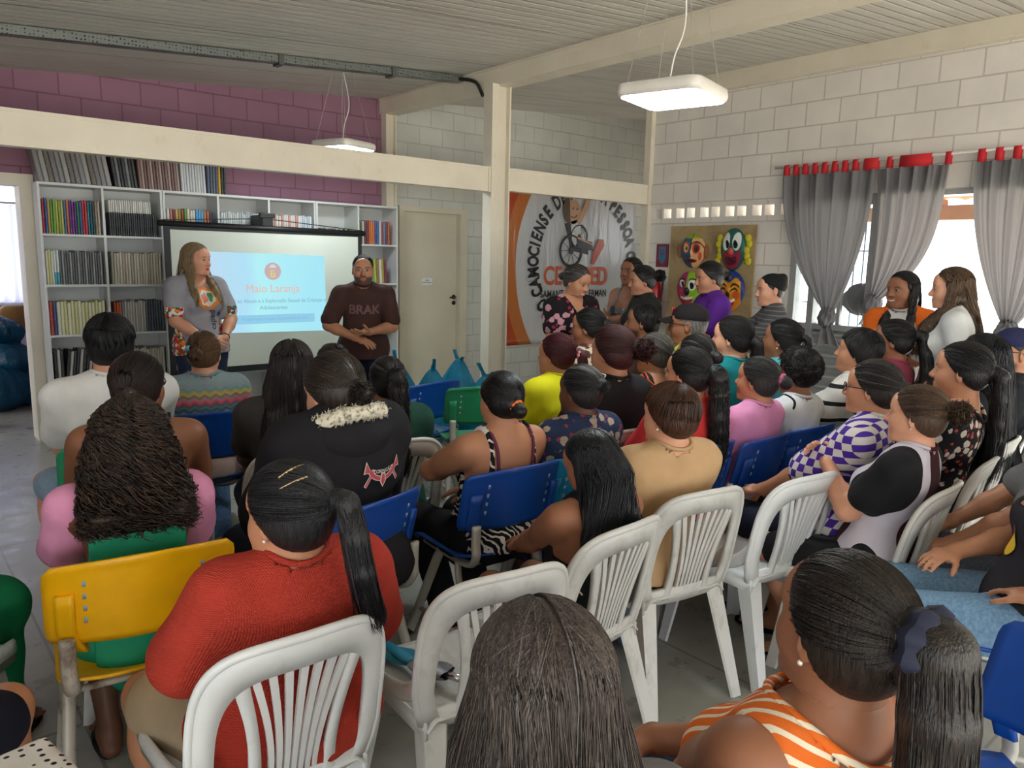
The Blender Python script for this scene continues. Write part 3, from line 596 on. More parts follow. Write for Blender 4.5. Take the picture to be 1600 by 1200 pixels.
for i, c in enumerate(msg):
    if c == ' ': continue
    a = a0+(a1-a0)*(cum[i]+wd[i]/2)/cum[-1]; ca, sa = math.cos(a), math.sin(a)
    V, F = text_verts(c, 0.255, 0.011)
    mb.add([(C0[0]+(RR+y)*ca+x*0.66*sa, BY, C0[1]+(RR+y)*sa-x*0.66*ca) for x, y, _ in V], F)
mb.build('lettering', mat('banner_black', srgb(30, 30, 33), 0.4), ban, fix=False)
mb = MB(); lettering(mb, 'CECAPED', 0.33, lambda x, y: (7.38+x*0.86, BY, 1.37+y), 0.010); mb.build('lettering', mat('banner_orange', srgb(214, 98, 62), 0.4), ban, fix=False)
mb = MB(); lettering(mb, 'SAMANT', 0.135, lambda x, y: (6.93+x*0.80, BY, 1.14+y), 0.002); mb.build('lettering', mat('banner_black', srgb(30, 30, 33), 0.4), ban, fix=False); mb = MB(); lettering(mb, 'ERMAN', 0.135, lambda x, y: (7.80+x*0.80, BY, 1.14+y), 0.002); mb.build('lettering', mat('banner_black', srgb(30, 30, 33), 0.4), ban, fix=False)
def TB(x, z): return 7.25+(x-7.20)*1.1, 1.71+(z-1.62)*1.06
def flat(name, pts, m, dy=0.0):
    pts = [TB(x, z) for x, z in pts]
    mb = MB(); n = len(pts); mb.add([(x, BY-dy, z) for x, z in pts]+[(x, BY-dy+0.003, z) for x, z in pts], [tuple(range(n)), tuple(range(2*n-1, n-1, -1))]+[(i, (i+1) % n, n+(i+1) % n, n+i) for i in range(n)]); return mb.build(name, m, ban)
def disc(cx, cz, rx, rz, a0=0, a1=2*PI, n=32): return [(cx+rx*math.cos(a), cz+rz*math.sin(a)) for a in np.linspace(a0, a1, n, endpoint=(a1-a0) < 6.2)]
mS, mK, mO = mat('print_skin', srgb(206, 160, 122), 0.4), mat('print_black', srgb(44, 46, 50), 0.4), mat('print_red', srgb(206, 84, 56), 0.4)
def wheel(cx, cz, r):
    cx, cz = TB(cx, cz); mb = MB(); mb.tube([(cx+r*math.cos(a), BY-0.006, cz+r*math.sin(a)) for a in np.linspace(0, 2*PI, 40)], r*0.10, 6, False, flat=0.2)
    for k in range(10): mb.tube([(cx, BY-0.006, cz), (cx+r*math.cos(k*PI/5), BY-0.006, cz+r*math.sin(k*PI/5))], r*0.016, 5)
    mb.tube([(cx, BY-0.010, cz), (cx, BY-0.002, cz)], r*0.22, 12); return mb.build('printed_wheel', mK, ban)
wheel(7.20, 1.62, 0.20); wheel(7.33, 1.80, 0.15)
flat('printed_seat', [(7.08, 1.95), (7.18, 1.98), (7.24, 1.72), (7.50, 1.64), (7.50, 1.58), (7.22, 1.62)], mK, 0.004)
flat('printed_shirt', [(7.18, 1.98), (7.34, 2.02), (7.36, 1.80), (7.26, 1.68), (7.20, 1.75)], mat('print_white', srgb(222, 222, 224), 0.4), 0.008)
flat('printed_arm', [(7.28, 1.98), (7.33, 1.94), (7.47, 2.16), (7.50, 2.26), (7.44, 2.30), (7.40, 2.20)], mS, 0.010)
flat('printed_leg', [(7.28, 1.78), (7.56, 1.74), (7.58, 1.63), (7.30, 1.66)], mK, 0.010); flat('printed_belt', [(7.30, 1.80), (7.56, 1.72), (7.56, 1.70), (7.30, 1.77)], mS, 0.013)
flat('printed_shoe', [(7.56, 1.46), (7.60, 1.45), (7.78, 1.70), (7.76, 1.78), (7.68, 1.78), (7.58, 1.60)], mO, 0.012)
flat('printed_head', disc(7.21, 2.10, 0.13, 0.15), mS, 0.008); flat('printed_hair', disc(7.14, 2.12, 0.10, 0.16, 0.5*PI, 1.6*PI), mat('print_brown', srgb(92, 68, 52), 0.4), 0.011)
L3 = lambda q: [(TB(x, z)[0], BY-0.012, TB(x, z)[1]) for x, z in q]
mb = MB(); mb.tube(L3([(7.22+0.06*math.cos(a), 2.09+0.06*math.sin(a)) for a in np.linspace(-2.2, -0.4, 10)]), 0.006, 5); mb.tube(L3([(7.20, 2.13), (7.22, 2.15)]), 0.006, 5); mb.tube(L3([(7.27, 2.13), (7.29, 2.14)]), 0.006, 5); mb.build('printed_face_lines', mK, ban)
mb = MB(); mb.box(BX0-0.0, BX1, 7.262, 7.279, 2.595, 2.63); mb.build('batten', mat('batten_grey', srgb(170, 170, 164), 0.6), ban)
# ================================================================ board with four painted masks
bo = MB(); bo.box(6.468, 6.488, 4.035, 5.03, 0.55, 1.955)
t = NT('painted_board'); o = t.obj(); n = t.noise(o, 3.2, 5, 0.65); n2 = t.noise(o, 6.5, 3)
col = t.ramp(n, [(0.3, srgb(132, 110, 78)), (0.55, srgb(176, 152, 110)), (0.75, srgb(160, 136, 96))])
col = t.mix(t.ramp(n2, [(0.62, (0, 0, 0, 1)), (0.74, (0.7, 0.7, 0.7, 1))]), col, srgb(128, 132, 62)); t.color(col); t.set(0.6)
board = bo.build('mask_board', t.m); meta(board, 'tall brown painted board with four colourful relief masks', 'board')
board.location = (0, 0, 0)
def mask(cy, cz, ry, rz, painter, ears=None, hairf=None):
    nu, nv = 96, 96; V = []; C = []
    for j in range(nv):
        for i in range(nu):
            r = j/(nv-1); a = 2*PI*i/nu; x, z = r*math.cos(a), r*math.sin(a)
            dome = 0.055*math.sqrt(max(0, 1-r*r*0.985)); w = 1.0-0.16*max(0, -z)
            nose = 0.020*math.exp(-((x/0.14)**2+((z+0.08)/0.20)**2)); br = 0.012*math.exp(-(((abs(x)-0.38)/0.3)**2+((z-0.42)/0.12)**2)); ey = -0.012*math.exp(-(((abs(x)-0.38)/0.2)**2+((z-0.16)/0.17)**2)); lp = 0.014*math.exp(-((x/0.4)**2+((z+0.5)/0.10)**2))
            V.append((6.468-dome-nose-br-ey-lp, cy-x*ry*w, cz+z*rz)); C.append(lin(painter(x, z)))
    F = [(j*nu+i, j*nu+(i+1) % nu, (j+1)*nu+(i+1) % nu, (j+1)*nu+i) for j in range(nv-1) for i in range(nu)]
    if 'mask_paint' not in MATS:
        t = NT('mask_paint'); a = t.new('ShaderNodeVertexColor', layer_name='Col'); t.color(a.outputs[0]); t.set(0.35, 0, 0.4); MATS['mask_paint'] = t.m
    return mobj('mask', V, F, MATS['mask_paint'], board, True, np.array(C))
def E_(x, z, cx, cz, rx, rz): return ((x-cx)/rx)**2+((z-cz)/rz)**2 < 1
def face1(x, z):
    L = x < 0.05; c = (24, 92, 122) if L else (226, 172, 118)
    if z > 0.74: c = (150, 176, 40)
    if L and E_(x, z, -0.36, 0.20, 0.30, 0.36): c = (196, 70, 50)
    if L and E_(x, z, -0.36, 0.18, 0.20, 0.26): c = (232, 200, 120)
    if E_(x, z, -0.36, 0.14, 0.10, 0.12): c = (30, 60, 60)
    if not L and E_(x, z, 0.42, 0.14, 0.28, 0.32): c = (196, 72, 44)
    if not L and E_(x, z, 0.42, 0.12, 0.18, 0.22): c = (90, 40, 40)
    if E_(x, z, 0.42, 0.06, 0.09, 0.12): c = (24, 40, 60)
    if not L and abs(z-(0.52-(x-0.42)**2*1.3)) < 0.05: c = (60, 50, 30)
    if abs(x-0.05) < 0.02: c = (20, 30, 36)
    if E_(x, z, 0.0, -0.58, 0.52-0.0, 0.12) or E_(x, z, -0.3, -0.50, 0.25, 0.10): c = (110, 30, 44)
    if not L and E_(x, z, 0.72, -0.3, 0.12, 0.25): c = (206, 84, 66)
    return c
def face2(x, z):
    c = (22, 96, 88) if z > -0.1 else (26, 80, 78)
    if E_(abs(x), z, 0.40, 0.38, 0.30, 0.42): c = (228, 232, 228)
    if E_(abs(x), z, 0.30, 0.24, 0.15, 0.20): c = (16, 16, 18)
    if E_(x, z, 0.0, -0.12, 0.22, 0.20): c = (206, 56, 52)
    m = ((x/0.72)**2+((z+0.30)/0.60)**2 < 1) and z < -0.24+0.55*x*x
    if m: c = (150, 40, 66)
    if m and (x/0.5)**2+((z+0.46)/0.26)**2 < 1 and z < -0.36+0.4*x*x: c = (84, 20, 44)
    return c
def face3(x, z):
    L = x < -0.02; c = (170, 44, 106) if L else (150, 200, 44)
    if E_(x, z, -0.42, 0.32, 0.24, 0.20) or E_(x, z, 0.42, 0.24, 0.30, 0.30): c = (232, 236, 228)
    if E_(x, z, -0.34, 0.28, 0.13, 0.16) or E_(x, z, 0.38, 0.20, 0.15, 0.20): c = (14, 14, 18)
    if abs(z-(0.58-(abs(x)-0.42)**2)) < 0.04 and 0.15 < abs(x) < 0.75: c = (20, 20, 22)
    if E_(x, z, 0.05, -0.14, 0.20, 0.24): c = (30, 34, 30) if x > 0 else (90, 24, 70)
    if E_(x, z, -0.55, -0.2, 0.2, 0.2) and L: c = (210, 60, 70)
    m = (x/0.55)**2+((z+0.48)/0.34)**2 < 1 and z < -0.46+0.3*x*x
    if m: c = (190, 40, 60)
    if m and z > -0.60+0.3*x*x: c = (236, 236, 232)
    return c
def face4(x, z):
    c = (232, 158, 30) if z > -0.1 else (220, 130, 30)
    if z > 0.52-0.5*math.cos(x*7)*0.25 or abs(x) > 0.80-0.1*z: c = (30, 60, 140)
    for s in (-1, 1):
        if abs(z-(0.34-((x-s*0.42)*1.4)**2)) < 0.05 and abs(x-s*0.42) < 0.28: c = (24, 28, 60)
        if abs(z-(0.12-((x-s*0.40)*1.6)**2)) < 0.05 and abs(x-s*0.40) < 0.26: c = (20, 20, 30)
    if E_(x, z, 0.02, -0.20, 0.13, 0.20): c = (60, 30, 20)
    if E_(abs(x), z, 0.55, -0.2, 0.22, 0.22): c = (206, 96, 30)
    m = (x/0.5)**2+((z+0.46)/0.36)**2 < 1 and z < -0.46+0.5*x*x
    if m: c = (190, 40, 40)
    if m and z > -0.60+0.4*x*x: c = (238, 238, 234)
    return c
mask(4.735, 1.705, 0.155, 0.170, face1); mask(4.265, 1.72, 0.145, 0.205, face2); mask(4.755, 1.32, 0.150, 0.180, face3); mask(4.265, 1.325, 0.160, 0.195, face4)
for cy, s in ((4.265, 1), (4.265, -1)):
    mb = MB()
    for k in range(5): mb.ball((6.46, cy+s*(0.155+0.015*math.sin(k*2)), 1.83-0.055*k), (0.02, 0.035, 0.040), 12, 8)
    mb.build('mask_hair', mat('mask_yellow', srgb(206, 196, 44), 0.5), board, True)
for s in (1, -1):
    mb = MB(); mb.ball((6.46, 4.735+s*0.16, 1.70), (0.02, 0.03, 0.07), 12, 8); mb.build('mask_ear', mat('mask_brown', srgb(150, 90, 50), 0.5), board, True)
mb = MB(); mb.ball((6.46, 4.76, 0.94), (0.03, 0.14, 0.17), 20, 12); mb.build('mask', mat('mask_navy', srgb(60, 60, 130), 0.5), board, True)
mb = MB(); mb.ball((6.46, 4.28, 0.92), (0.03, 0.14, 0.17), 20, 12); mb.build('mask', mat('mask_red', srgb(190, 70, 40), 0.5), board, True)
# ---- extinguisher and its sign
r = empty('fire_extinguisher', (6.42, 5.17, 0), 0, 'red fire extinguisher hung on the wall near the corner', 'fire extinguisher')
mR = mat('extinguisher_red', srgb(176, 26, 40), 0.3)
mb = MB(); mb.lathe([(0.0, 0.92), (0.070, 0.925), (0.078, 0.95), (0.078, 1.30), (0.066, 1.36), (0.030, 1.40), (0.022, 1.43), (0.0, 1.43)], 24); mb.build('cylinder', mR, r, True)
mb = MB(); mb.lathe([(0.0, 1.42), (0.024, 1.42), (0.024, 1.47), (0.0, 1.47)], 14); mb.build('valve', M_BLACK, r, True)
for dz in (0, 0.035):
    mb = MB(); mb.tube([(0, 0.0, 1.455+dz*.6), (-0.03, 0.02, 1.47+dz), (-0.10, 0.05, 1.48+dz*1.3)], 0.008, 6); mb.build('handle', mR, r, True)
mb = MB(); mb.tube([tuple(p) for p in smoothpath([(0, -0.02, 1.45), (0.0, -0.09, 1.44), (-0.02, -0.12, 1.32), (-0.03, -0.10, 1.10)], 16)], 0.011, 8); mb.build('hose', M_BLACK, r, True)
sg = MB().box(6.502, 6.51, 5.075, 5.235, 1.535, 1.775).build('extinguisher_sign', mat('sign_red', srgb(132, 40, 58), 0.5)); meta(sg, 'square red sign with a blue arrow above the extinguisher', 'sign')
mb = MB(); mb.add([(6.500, 5.155+y, z) for y, z in ((-0.045, 1.75), (0.045, 1.75), (0.045, 1.64), (0.06, 1.64), (0, 1.56), (-0.06, 1.64), (-0.045, 1.64))], [tuple(range(7))]); mb.build('arrow', mat('sign_blue', srgb(60, 120, 160), 0.5), sg)
mb = MB(); mb.box(6.498, 6.4995, 5.135, 5.175, 1.665, 1.675); mb.box(6.498, 6.4995, 5.135, 5.143, 1.665, 1.72); mb.box(6.498, 6.4995, 5.167, 5.175, 1.665, 1.72); mb.build('pictogram', mat('sign_red', srgb(132, 40, 58), 0.5), sg)
# ================================================================ plastic bags
def bag_mat(nm, c, alpha):
    t = NT(nm); o = t.obj(); t.color(t.ramp(t.noise(o, 9, 4), [(0.3, tuple(v*0.6 for v in c[:3])+(1,)), (0.7, c)])); t.set(0.22, 0, 0.5); t.bump(t.noise(t.mapping(o, (1, 1, 0.4)), 22, 4, 0.6), 0.9, 0.03)
    out = t.n['Material Output']; ts = t.new('ShaderNodeBsdfTranslucent'); ts.inputs['Color'].default_value = c; mx = t.new('ShaderNodeMixShader'); mx.inputs[0].default_value = alpha
    t.link(t.b.outputs[0], mx.inputs[1]); t.link(ts.outputs[0], mx.inputs[2]); t.link(mx.outputs[0], out.inputs['Surface']); return t.m
M_BAGT = bag_mat('teal_bin_bag', srgb(12, 96, 128), 0.15); M_BAGB = bag_mat('blue_carrier_bag', srgb(30, 158, 196), 0.3)
def sack(x, y, z, rx, ry, rz, seed, label, group, m, tied=True, ears=0):
    rs = np.random.RandomState(seed); ph = rs.rand(12)*6.28
    def f(u, v):
        a, b = 2*PI*u, PI*(0.01+0.98*v); d = v3(math.cos(a)*math.sin(b), math.sin(a)*math.sin(b), -math.cos(b))
        w = 1+0.07*math.sin(a*3+ph[0]+2*v)+0.05*math.sin(a*5+ph[1]-3*v)+0.035*math.sin(a*9+ph[2]+5*v)+0.03*math.sin(a*14+ph[3])*(v > .5)
        t_ = 1.0
        if tied and v > 0.62: k = (v-0.62)/0.38; t_ = (1-k)**0.8*0.9+0.12; d = v3(math.cos(a)*math.sin(PI*(0.01+0.98*0.62))*t_, math.sin(a)*math.sin(PI*(0.01+0.98*0.62))*t_, -math.cos(PI*0.62)+k*0.75)
        return (rx*d[0]*w, ry*d[1]*w, max(-rz*0.85, rz*d[2])*1.0+rz*0.85)
    r = empty('plastic_bag', (x, y, z), rs.rand()*6, label, 'bag', group)
    mb = MB(); mb.grid(f, 64, 40, True); mb.build('bag_body', m, r, True)
    zt = rz*0.85+rz*(0.37+0.75)-0.01
    for k in range(ears):
        s = 1 if k else -1; a = rs.uniform(-.3, .3)
        mb = MB(); hgt = 0.10+0.05*rs.rand()
        mb.slab(lambda u, v: ((s*(0.01+0.06*v)+(u-.5)*0.05*(1-.4*v), 0.012*math.sin(u*9+v*4)+0.02*v*math.sin(a*8), zt-0.03+hgt*v-0.05*v*v*(k*1.6)), (0.2, 1, 0.1)), 8, 10, 0.004); mb.build('bag_handle', m, r, True)
    return r
PILE = 'bin bags piled in the lilac room'
sack(0.95, 8.95, 0.0, 0.33, 0.30, 0.24, 1, 'dark teal bag at the bottom right of the pile in the lilac room', PILE, M_BAGT, False)
sack(0.52, 9.05, 0.0, 0.34, 0.32, 0.26, 2, 'dark teal bag at the bottom left of the pile in the lilac room', PILE, M_BAGT, False)
sack(1.05, 9.15, 0.30, 0.30, 0.27, 0.19, 3, 'dark teal bag in the middle of the pile, right side', PILE, M_BAGT, False)
sack(0.70, 9.2, 0.36, 0.28, 0.28, 0.18, 4, 'dark teal bag in the middle of the pile, left side', PILE, M_BAGT, False)
sack(1.0, 9.3, 0.58, 0.27, 0.24, 0.17, 5, 'shiny tied teal bag on top of the pile', PILE, M_BAGT, True)
sack(1.30, 9.1, 0.0, 0.24, 0.24, 0.20, 6, 'dark teal bag half hidden behind the door frame', PILE, M_BAGT, False)
sack(0.72, 8.0, 0.0, 0.13, 0.11, 0.06, 7, 'small teal bag lying alone on the floor by the doorway', PILE, M_BAGT, False)
CB = 'blue carrier bags by the cream door'
for i, (x, y, z, h) in enumerate(((3.28, 5.25, 0.0, 0.37), (3.34, 4.82, 0.28, 0.37), (3.74, 5.02, 0.28, 0.385), (3.72, 4.62, 0.22, 0.345))):
    sack(x, y, 0.0 if True else z, 0.20, 0.18, h, 20+i, ('blue carrier bag with knotted handles, leftmost by the cream door', 'blue carrier bag with one tall upright handle', 'blue carrier bag with a twisted handle before the door frame', 'low blue carrier bag nearest the steel post')[i], CB, M_BAGB, True, 2)
# ---- swivel chair in the lilac room
r = empty('office_chair', (1.29, 9.75, 0), 0.3, 'swivel chair with a tan back behind the bags', 'chair'); mT = mat('tan_leatherette', srgb(170, 132, 72), 0.5)
mb = MB(); mb.slab(lambda u, v: (((u-.5)*0.36*(1-0.35*abs(2*v-1)**4), 0.04*(2*u-1)**2, 0.70+0.27*v*(1-0.0*u)), (0, 1, 0)), 14, 10, 0.05); mb.build('backrest', mT, r, True, bevel=0.01)
mb = MB(); mb.tube([(0, 0.02, 0.74), (0, 0.02, 0.50), (0, -0.15, 0.44)], 0.02, 8); mb.build('back_support', M_BLACK, r, True)
mb = MB(); mb.lathe([(0, 0.44), (0.20, 0.44), (0.22, 0.47), (0.20, 0.51), (0, 0.52)], 24, (0, -0.2, 0)); mb.build('seat', mT, r, True)
mb = MB(); mb.tube([(0, -0.2, 0.44), (0, -0.2, 0.1)], 0.025, 10); mb.build('gas_lift', M_BLACK, r, True)
for k in range(5):
    a = 2*PI*k/5; mb = MB(); mb.tube([(0, -0.2, 0.11), (0.26*math.cos(a), -0.2+0.26*math.sin(a), 0.06)], 0.016, 8); l = mb.build('leg', M_BLACK, r, True)
    c = MB(); c.ball((0.26*math.cos(a), -0.2+0.26*math.sin(a), 0.028), 0.027, 12, 8); c.build('caster', M_BLACK, l, True)
mb = MB(); mb.box(0.15, 1.0, 9.55, 9.95, 0.72, 0.76)
# ================================================================ chairs
M_WPL = mat('white_plastic', srgb(205, 203, 198), 0.42, worn=(srgb(176, 172, 165), 0.36), vscale=6)
M_WPL2 = mat('clean_white_plastic', srgb(222, 224, 224), 0.35, worn=(srgb(196, 196, 192), 0.3), vscale=6)
M_TUBE = mat('painted_steel_tube', srgb(196, 192, 182), 0.4, 0.1, worn=(srgb(120, 105, 90), 0.22))
M_TUBE2 = mat('rusty_painted_tube', srgb(196, 190, 178), 0.45, 0.1, worn=(srgb(96, 68, 48), 0.40))
PLA = {'blue': mat('blue_plastic', srgb(16, 72, 160), 0.36), 'green': mat('green_plastic', srgb(44, 150, 104), 0.38), 'light blue': mat('light_blue_plastic', srgb(18, 128, 176), 0.38), 'yellow': mat('yellow_plastic', srgb(246, 184, 8), 0.36)}
def back_pt(x, z):
    """surface of a stacking-chair back: local x, height z -> point and normal"""
    v = (z-0.40)/0.40
    y = -0.185-0.10*v-0.012*v*v+0.055*(x/0.22)**2*(0.35+0.65*v)
    n = Vector((-0.055*2*x/0.22**2*(0.35+0.65*v), 1, 0.26)).normalized()
    return Vector((x, y, z)), n
def strip(mb, path, th, n=None):
    """solid strip on the chair back: path = list of ((x0,z0),(x1,z1)) edges"""
    k = len(path)
    def f(u, v):
        i = min(int(u*(k-1)+1e-6), k-2) if k > 1 else 0; t = u*(k-1)-i
        a, b = path[i], path[i+1]; p0 = [a[0][j]*(1-t)+b[0][j]*t for j in (0, 1)]; p1 = [a[1][j]*(1-t)+b[1][j]*t for j in (0, 1)]
        x, z = p0[0]*(1-v)+p1[0]*v, p0[1]*(1-v)+p1[1]*v
        return back_pt(x, z)
    mb.slab(f, k, 3, th)
def white_chair_proto(m, name='plastic_chair'):
    root = empty(name)
    # frame of the back: a wide band up both sides and over the top
    mb = MB(); path = []
    for i in range(41):
        t = i/40; a = PI*(1-t)
        cs, sn = math.cos(a), math.sin(a); p = 0.42
        ox = 0.215*math.copysign(abs(cs)**p, cs); oz = 0.50+0.300*abs(sn)**p
        if abs(cs) > 0.999: oz = 0.50
        wx = 0.046; wz = 0.066
        ix = (0.215-wx)*math.copysign(abs(cs)**(p+.05), cs); iz = 0.50+(0.300-wz)*abs(sn)**(p+.1)
        path.append(((ox, oz+0.018*(1-(ox/0.215)**2)), (ix, iz+0.012*(1-(ix/0.215)**2))))
    lo = [((-0.190+0.0*0, 0.40), (-0.140, 0.40)), ((-0.205, 0.45), (-0.158, 0.45))]
    path = lo+path+[((0.205, 0.45), (0.158, 0.45)), ((0.190, 0.40), (0.140, 0.40))]
    strip(mb, path, 0.016)
    # stiffening lip round the outside edge
    mb.tube([back_pt(a[0][0], a[0][1])[0] for a in path], 0.011, 8)
    mb.build('back_frame', m, root, True)
    # two curved ribs from the top corners to the seat, with the fan of slats between them
    for s in (-1, 1):
        mb = MB(); pth = []
        for i in range(13):
            t = i/12; z = 0.742-0.345*t; x = 0.128-0.050*math.sin(min(t*1.15, 1)*PI/2)+0.012*t*t; w = 0.032-0.008*math.sin(t*PI)
            pth.append(((s*(x+w/2), z), (s*(x-w/2), z)))
        strip(mb, pth, 0.014); mb.build('back_rib', m, root, True)
    for k in range(7):
        u = (k-3)/3.0; mb = MB(); pth = []
        for i in range(9):
            t = i/8; z = 0.748-0.31*t-0.004*abs(u); x = u*(0.100-0.050*math.sin(min(t*1.1, 1)*PI/2)); w = 0.0165-0.006*t
            pth.append(((x+w/2, z), (x-w/2, z)))
        strip(mb, pth, 0.011); mb.build('back_slat', m, root, False)
    mb = MB(); strip(mb, [((-0.19, 0.44), (-0.19, 0.39)), ((-0.1, 0.445), (-0.1, 0.385)), ((0, 0.447), (0, 0.383)), ((0.1, 0.445), (0.1, 0.385)), ((0.19, 0.44), (0.19, 0.39))], 0.014); mb.build('lower_back', m, root, True)
    # seat: dished shell with turned-down edges
    mb = MB()
    def seat(u, v):
        y = -0.20+0.42*v; hw = 0.185+0.028*v; x = (u-0.5)*2*hw; e = max(abs(u-0.5)*2, abs(v-0.5)*2*(1 if v > .5 else .6))
        z = 0.415-0.012*(1-((u-.5)*2)**2)*(1-((v-.45)*2)**2)-0.028*max(0, e-0.86)/0.14+0.0022*(math.sin(u*58) > 0.2)*(0.15 < v < 0.85)
        if v > .9: y += 0.004
        return Vector((x, y, z)), Vector((0, 0, 1))
    mb.slab(seat, 41, 25, 0.006); 
    pts = [(-0.185, -0.19, 0.385), (-0.215, 0.215, 0.385), (0.215, 0.215, 0.385), (0.185, -0.19, 0.385)]
    for a, b in zip(pts, pts[1:]): mb.obox((Vector(a)+Vector(b))/2, (Vector(b)-Vector(a)).normalized(), (Vector(b)-Vector(a)).normalized().cross(Vector((0, 0, 1))), (0, 0, 1), (Vector(b)-Vector(a)).length/2, 0.004, 0.024)
    mb.build('seat', m, root, True)
    # sides: sweep from the back frame down to the front corner of the seat
    for s in (-1, 1):
        mb = MB(); P = smoothpath([(s*0.190, -0.200, 0.585), (s*0.196, -0.178, 0.525), (s*0.203, -0.12, 0.468), (s*0.210, -0.02, 0.436), (s*0.216, 0.10, 0.422), (s*0.216, 0.215, 0.404)], 18)
        mb.tube([tuple(p) for p in P], [0.004+0.0055*min(1, i/4) for i in range(18)], 8, flat=2.6, up=(1, 0, 0)); mb.build('side_rail', m, root, True)
    for sx in (-1, 1):
        for sy in (-1, 1):
            mb = MB(); top = Vector((sx*0.185, 0.185 if sy > 0 else -0.175, 0.405)); bot = Vector((sx*(0.225 if sy > 0 else 0.215), 0.235 if sy > 0 else -0.285, 0.0))
            W0, W1 = 0.056, 0.034
            def leg(u, v, top=top, bot=bot):
                p = top.lerp(bot, v); bend = 0.012*math.sin(PI*v); w = W0+(W1-W0)*v
                c = [(1, -1), (0, 0), (-1, 1)]
                x = (-sx*w*1.15*(1-min(1, u*2)), 0); y = max(0, u*2-1)*w*1.15
                q = p+Vector((-sx*w*1.15*(1-min(1, u*2)), -sy*y, 0))+Vector((sx*bend*0, sy*bend*0, 0))
                return q, Vector((sx*0.7, sy*0.7, 0))
            mb.slab(leg, 9, 8, 0.010); mb.build('leg', m, root, False)
    return root
def tube_chair_proto(color, name='school_chair', tube=None):
    """moulded seat and curved back panel on a steel tube frame"""
    root = empty(name); m = PLA[color]; tm = tube or M_TUBE
    mb = MB()
    def bk(u, v):
        x = (u-0.5)*0.44; cv = 0.062*(x/0.22)**2; z = 0.545+0.235*v-0.020*(2*u-1)**2*v
        hw = 0.22-0.018*(max(0, v-0.86)/0.14)**2-0.012*(max(0, 0.14-v)/0.14)**2; x = (u-0.5)*2*hw
        y = -0.215-0.055*v+cv-0.010*max(0, v-0.9)/0.1
        return Vector((x, y, z)), Vector((-0.5*x/0.22, 1, 0.25)).normalized()
    mb.slab(bk, 25, 13, 0.009)
    for s in (-1, 1):     # moulded sockets that take the frame, on the rear face
        mb.slab(lambda u, v: (bk(0.5+s*(0.40+0.09*(u-.5)), -0.10+v*0.74)[0]+Vector((0, -0.010, 0)), bk(0.5+s*.4, v)[1]), 5, 6, 0.020)
    mb.cur = 1
    for s in (-1, 1):
        for k in range(4):
            p, n = bk(0.5+s*0.30, 0.30+0.15*k); t = Vector((1, 0, 0)); mb.obox(p, (1, 0, 0), n, n.cross(t), 0.005, 0.0056, 0.008)
    mb.build('backrest', m, root, True, mats=[m, mat('slot_light', srgb(150, 165, 185), 0.6)])
    mb = MB()
    def st(u, v):
        x = (u-0.5)*0.41; y = -0.205+0.41*v; e = abs(2*u-1)
        z = 0.425+0.016*e**3-0.040*max(0, v-0.82)/0.18*max(0, v-0.82)/0.18+0.020*max(0, 0.15-v)/0.15
        hw = 0.205-0.03*max(0, (v-.9)/.1)**2-0.03*max(0, (.1-v)/.1)**2
        return Vector(((u-.5)*2*hw, y, z)), Vector((0, 0, 1))
    mb.slab(st, 17, 17, 0.010); mb.build('seat', m, root, True)
    for s in (-1, 1):
        mb = MB(); P = smoothpath([(s*0.165, 0.14, 0.408), (s*0.168, -0.08, 0.406), (s*0.172, -0.185, 0.418), (s*0.176, -0.222, 0.46), (s*0.178, -0.222, 0.50), (s*0.178, -0.226, 0.575)], 22)
        mb.tube([tuple(p) for p in P], 0.0125, 8, flat=1.5); mb.build('back_support', tm, root, True)
        for yt, yb in ((0.02, 0.205), (-0.10, -0.235)):
            mb = MB(); P = smoothpath([(s*0.165, yt, 0.402), (s*0.180, yt+(yb-yt)*0.08, 0.375), (s*0.205, yb*0.97, 0.02), (s*0.206, yb, 0.006)], 10)
            mb.tube([tuple(p) for p in P], 0.0125, 8, flat=1.5); lg = mb.build('leg', tm, root, True)
            c = MB(); c.tube([(s*0.206, yb, 0.0), (s*0.2055, yb*0.992, 0.03)], 0.017, 10); c.build('foot_cap', mat('black_rubber', srgb(35, 35, 36), 0.7), lg, True)
        mb = MB(); mb.tube([(s*0.195, 0.14, 0.13), (s*0.195, -0.17, 0.13)], 0.009, 8); mb.build('side_bar', tm, root, True)
    for y in (0.10, -0.14):
        mb = MB(); mb.tube([(-0.165, y, 0.398), (0.165, y, 0.398)], 0.010, 8); mb.build('cross_bar', tm, root, True)
    return root
PROTO = {}
def chair(kind, x, y, heading, label, group):
    """kind: white, clean, blue, green, yellow, light blue"""
    if kind not in PROTO:
        if kind in ('white', 'clean'): o = white_chair_proto(M_WPL if kind == 'white' else M_WPL2)
        else: o = tube_chair_proto(kind, 'school_chair', M_TUBE2 if kind == 'yellow' else None)
        PROTO[kind] = o
    else: o = copy_tree(PROTO[kind])
    o.location = (x, y, 0); o.rotation_euler = (0, 0, math.radians(-heading))
    if kind not in ('white', 'clean'): o.scale = (1.05, 1.05, 1.05)
    meta(o, label, 'chair', group)
    return o
def seat_under(who, kind, label, group, dh=0, dx=0, dy=0.0, h=None):
    r = REG[who]; h = r['heading']+dh if h is None else h; a = math.radians(h)
    # the seat centre lies a little ahead of the hips
    f = (math.sin(a), math.cos(a)); q = 0.07+dy
    return chair(kind, r['loc'].x+f[0]*q+f[1]*dx, r['loc'].y+f[1]*q-f[0]*dx, h, label, group)
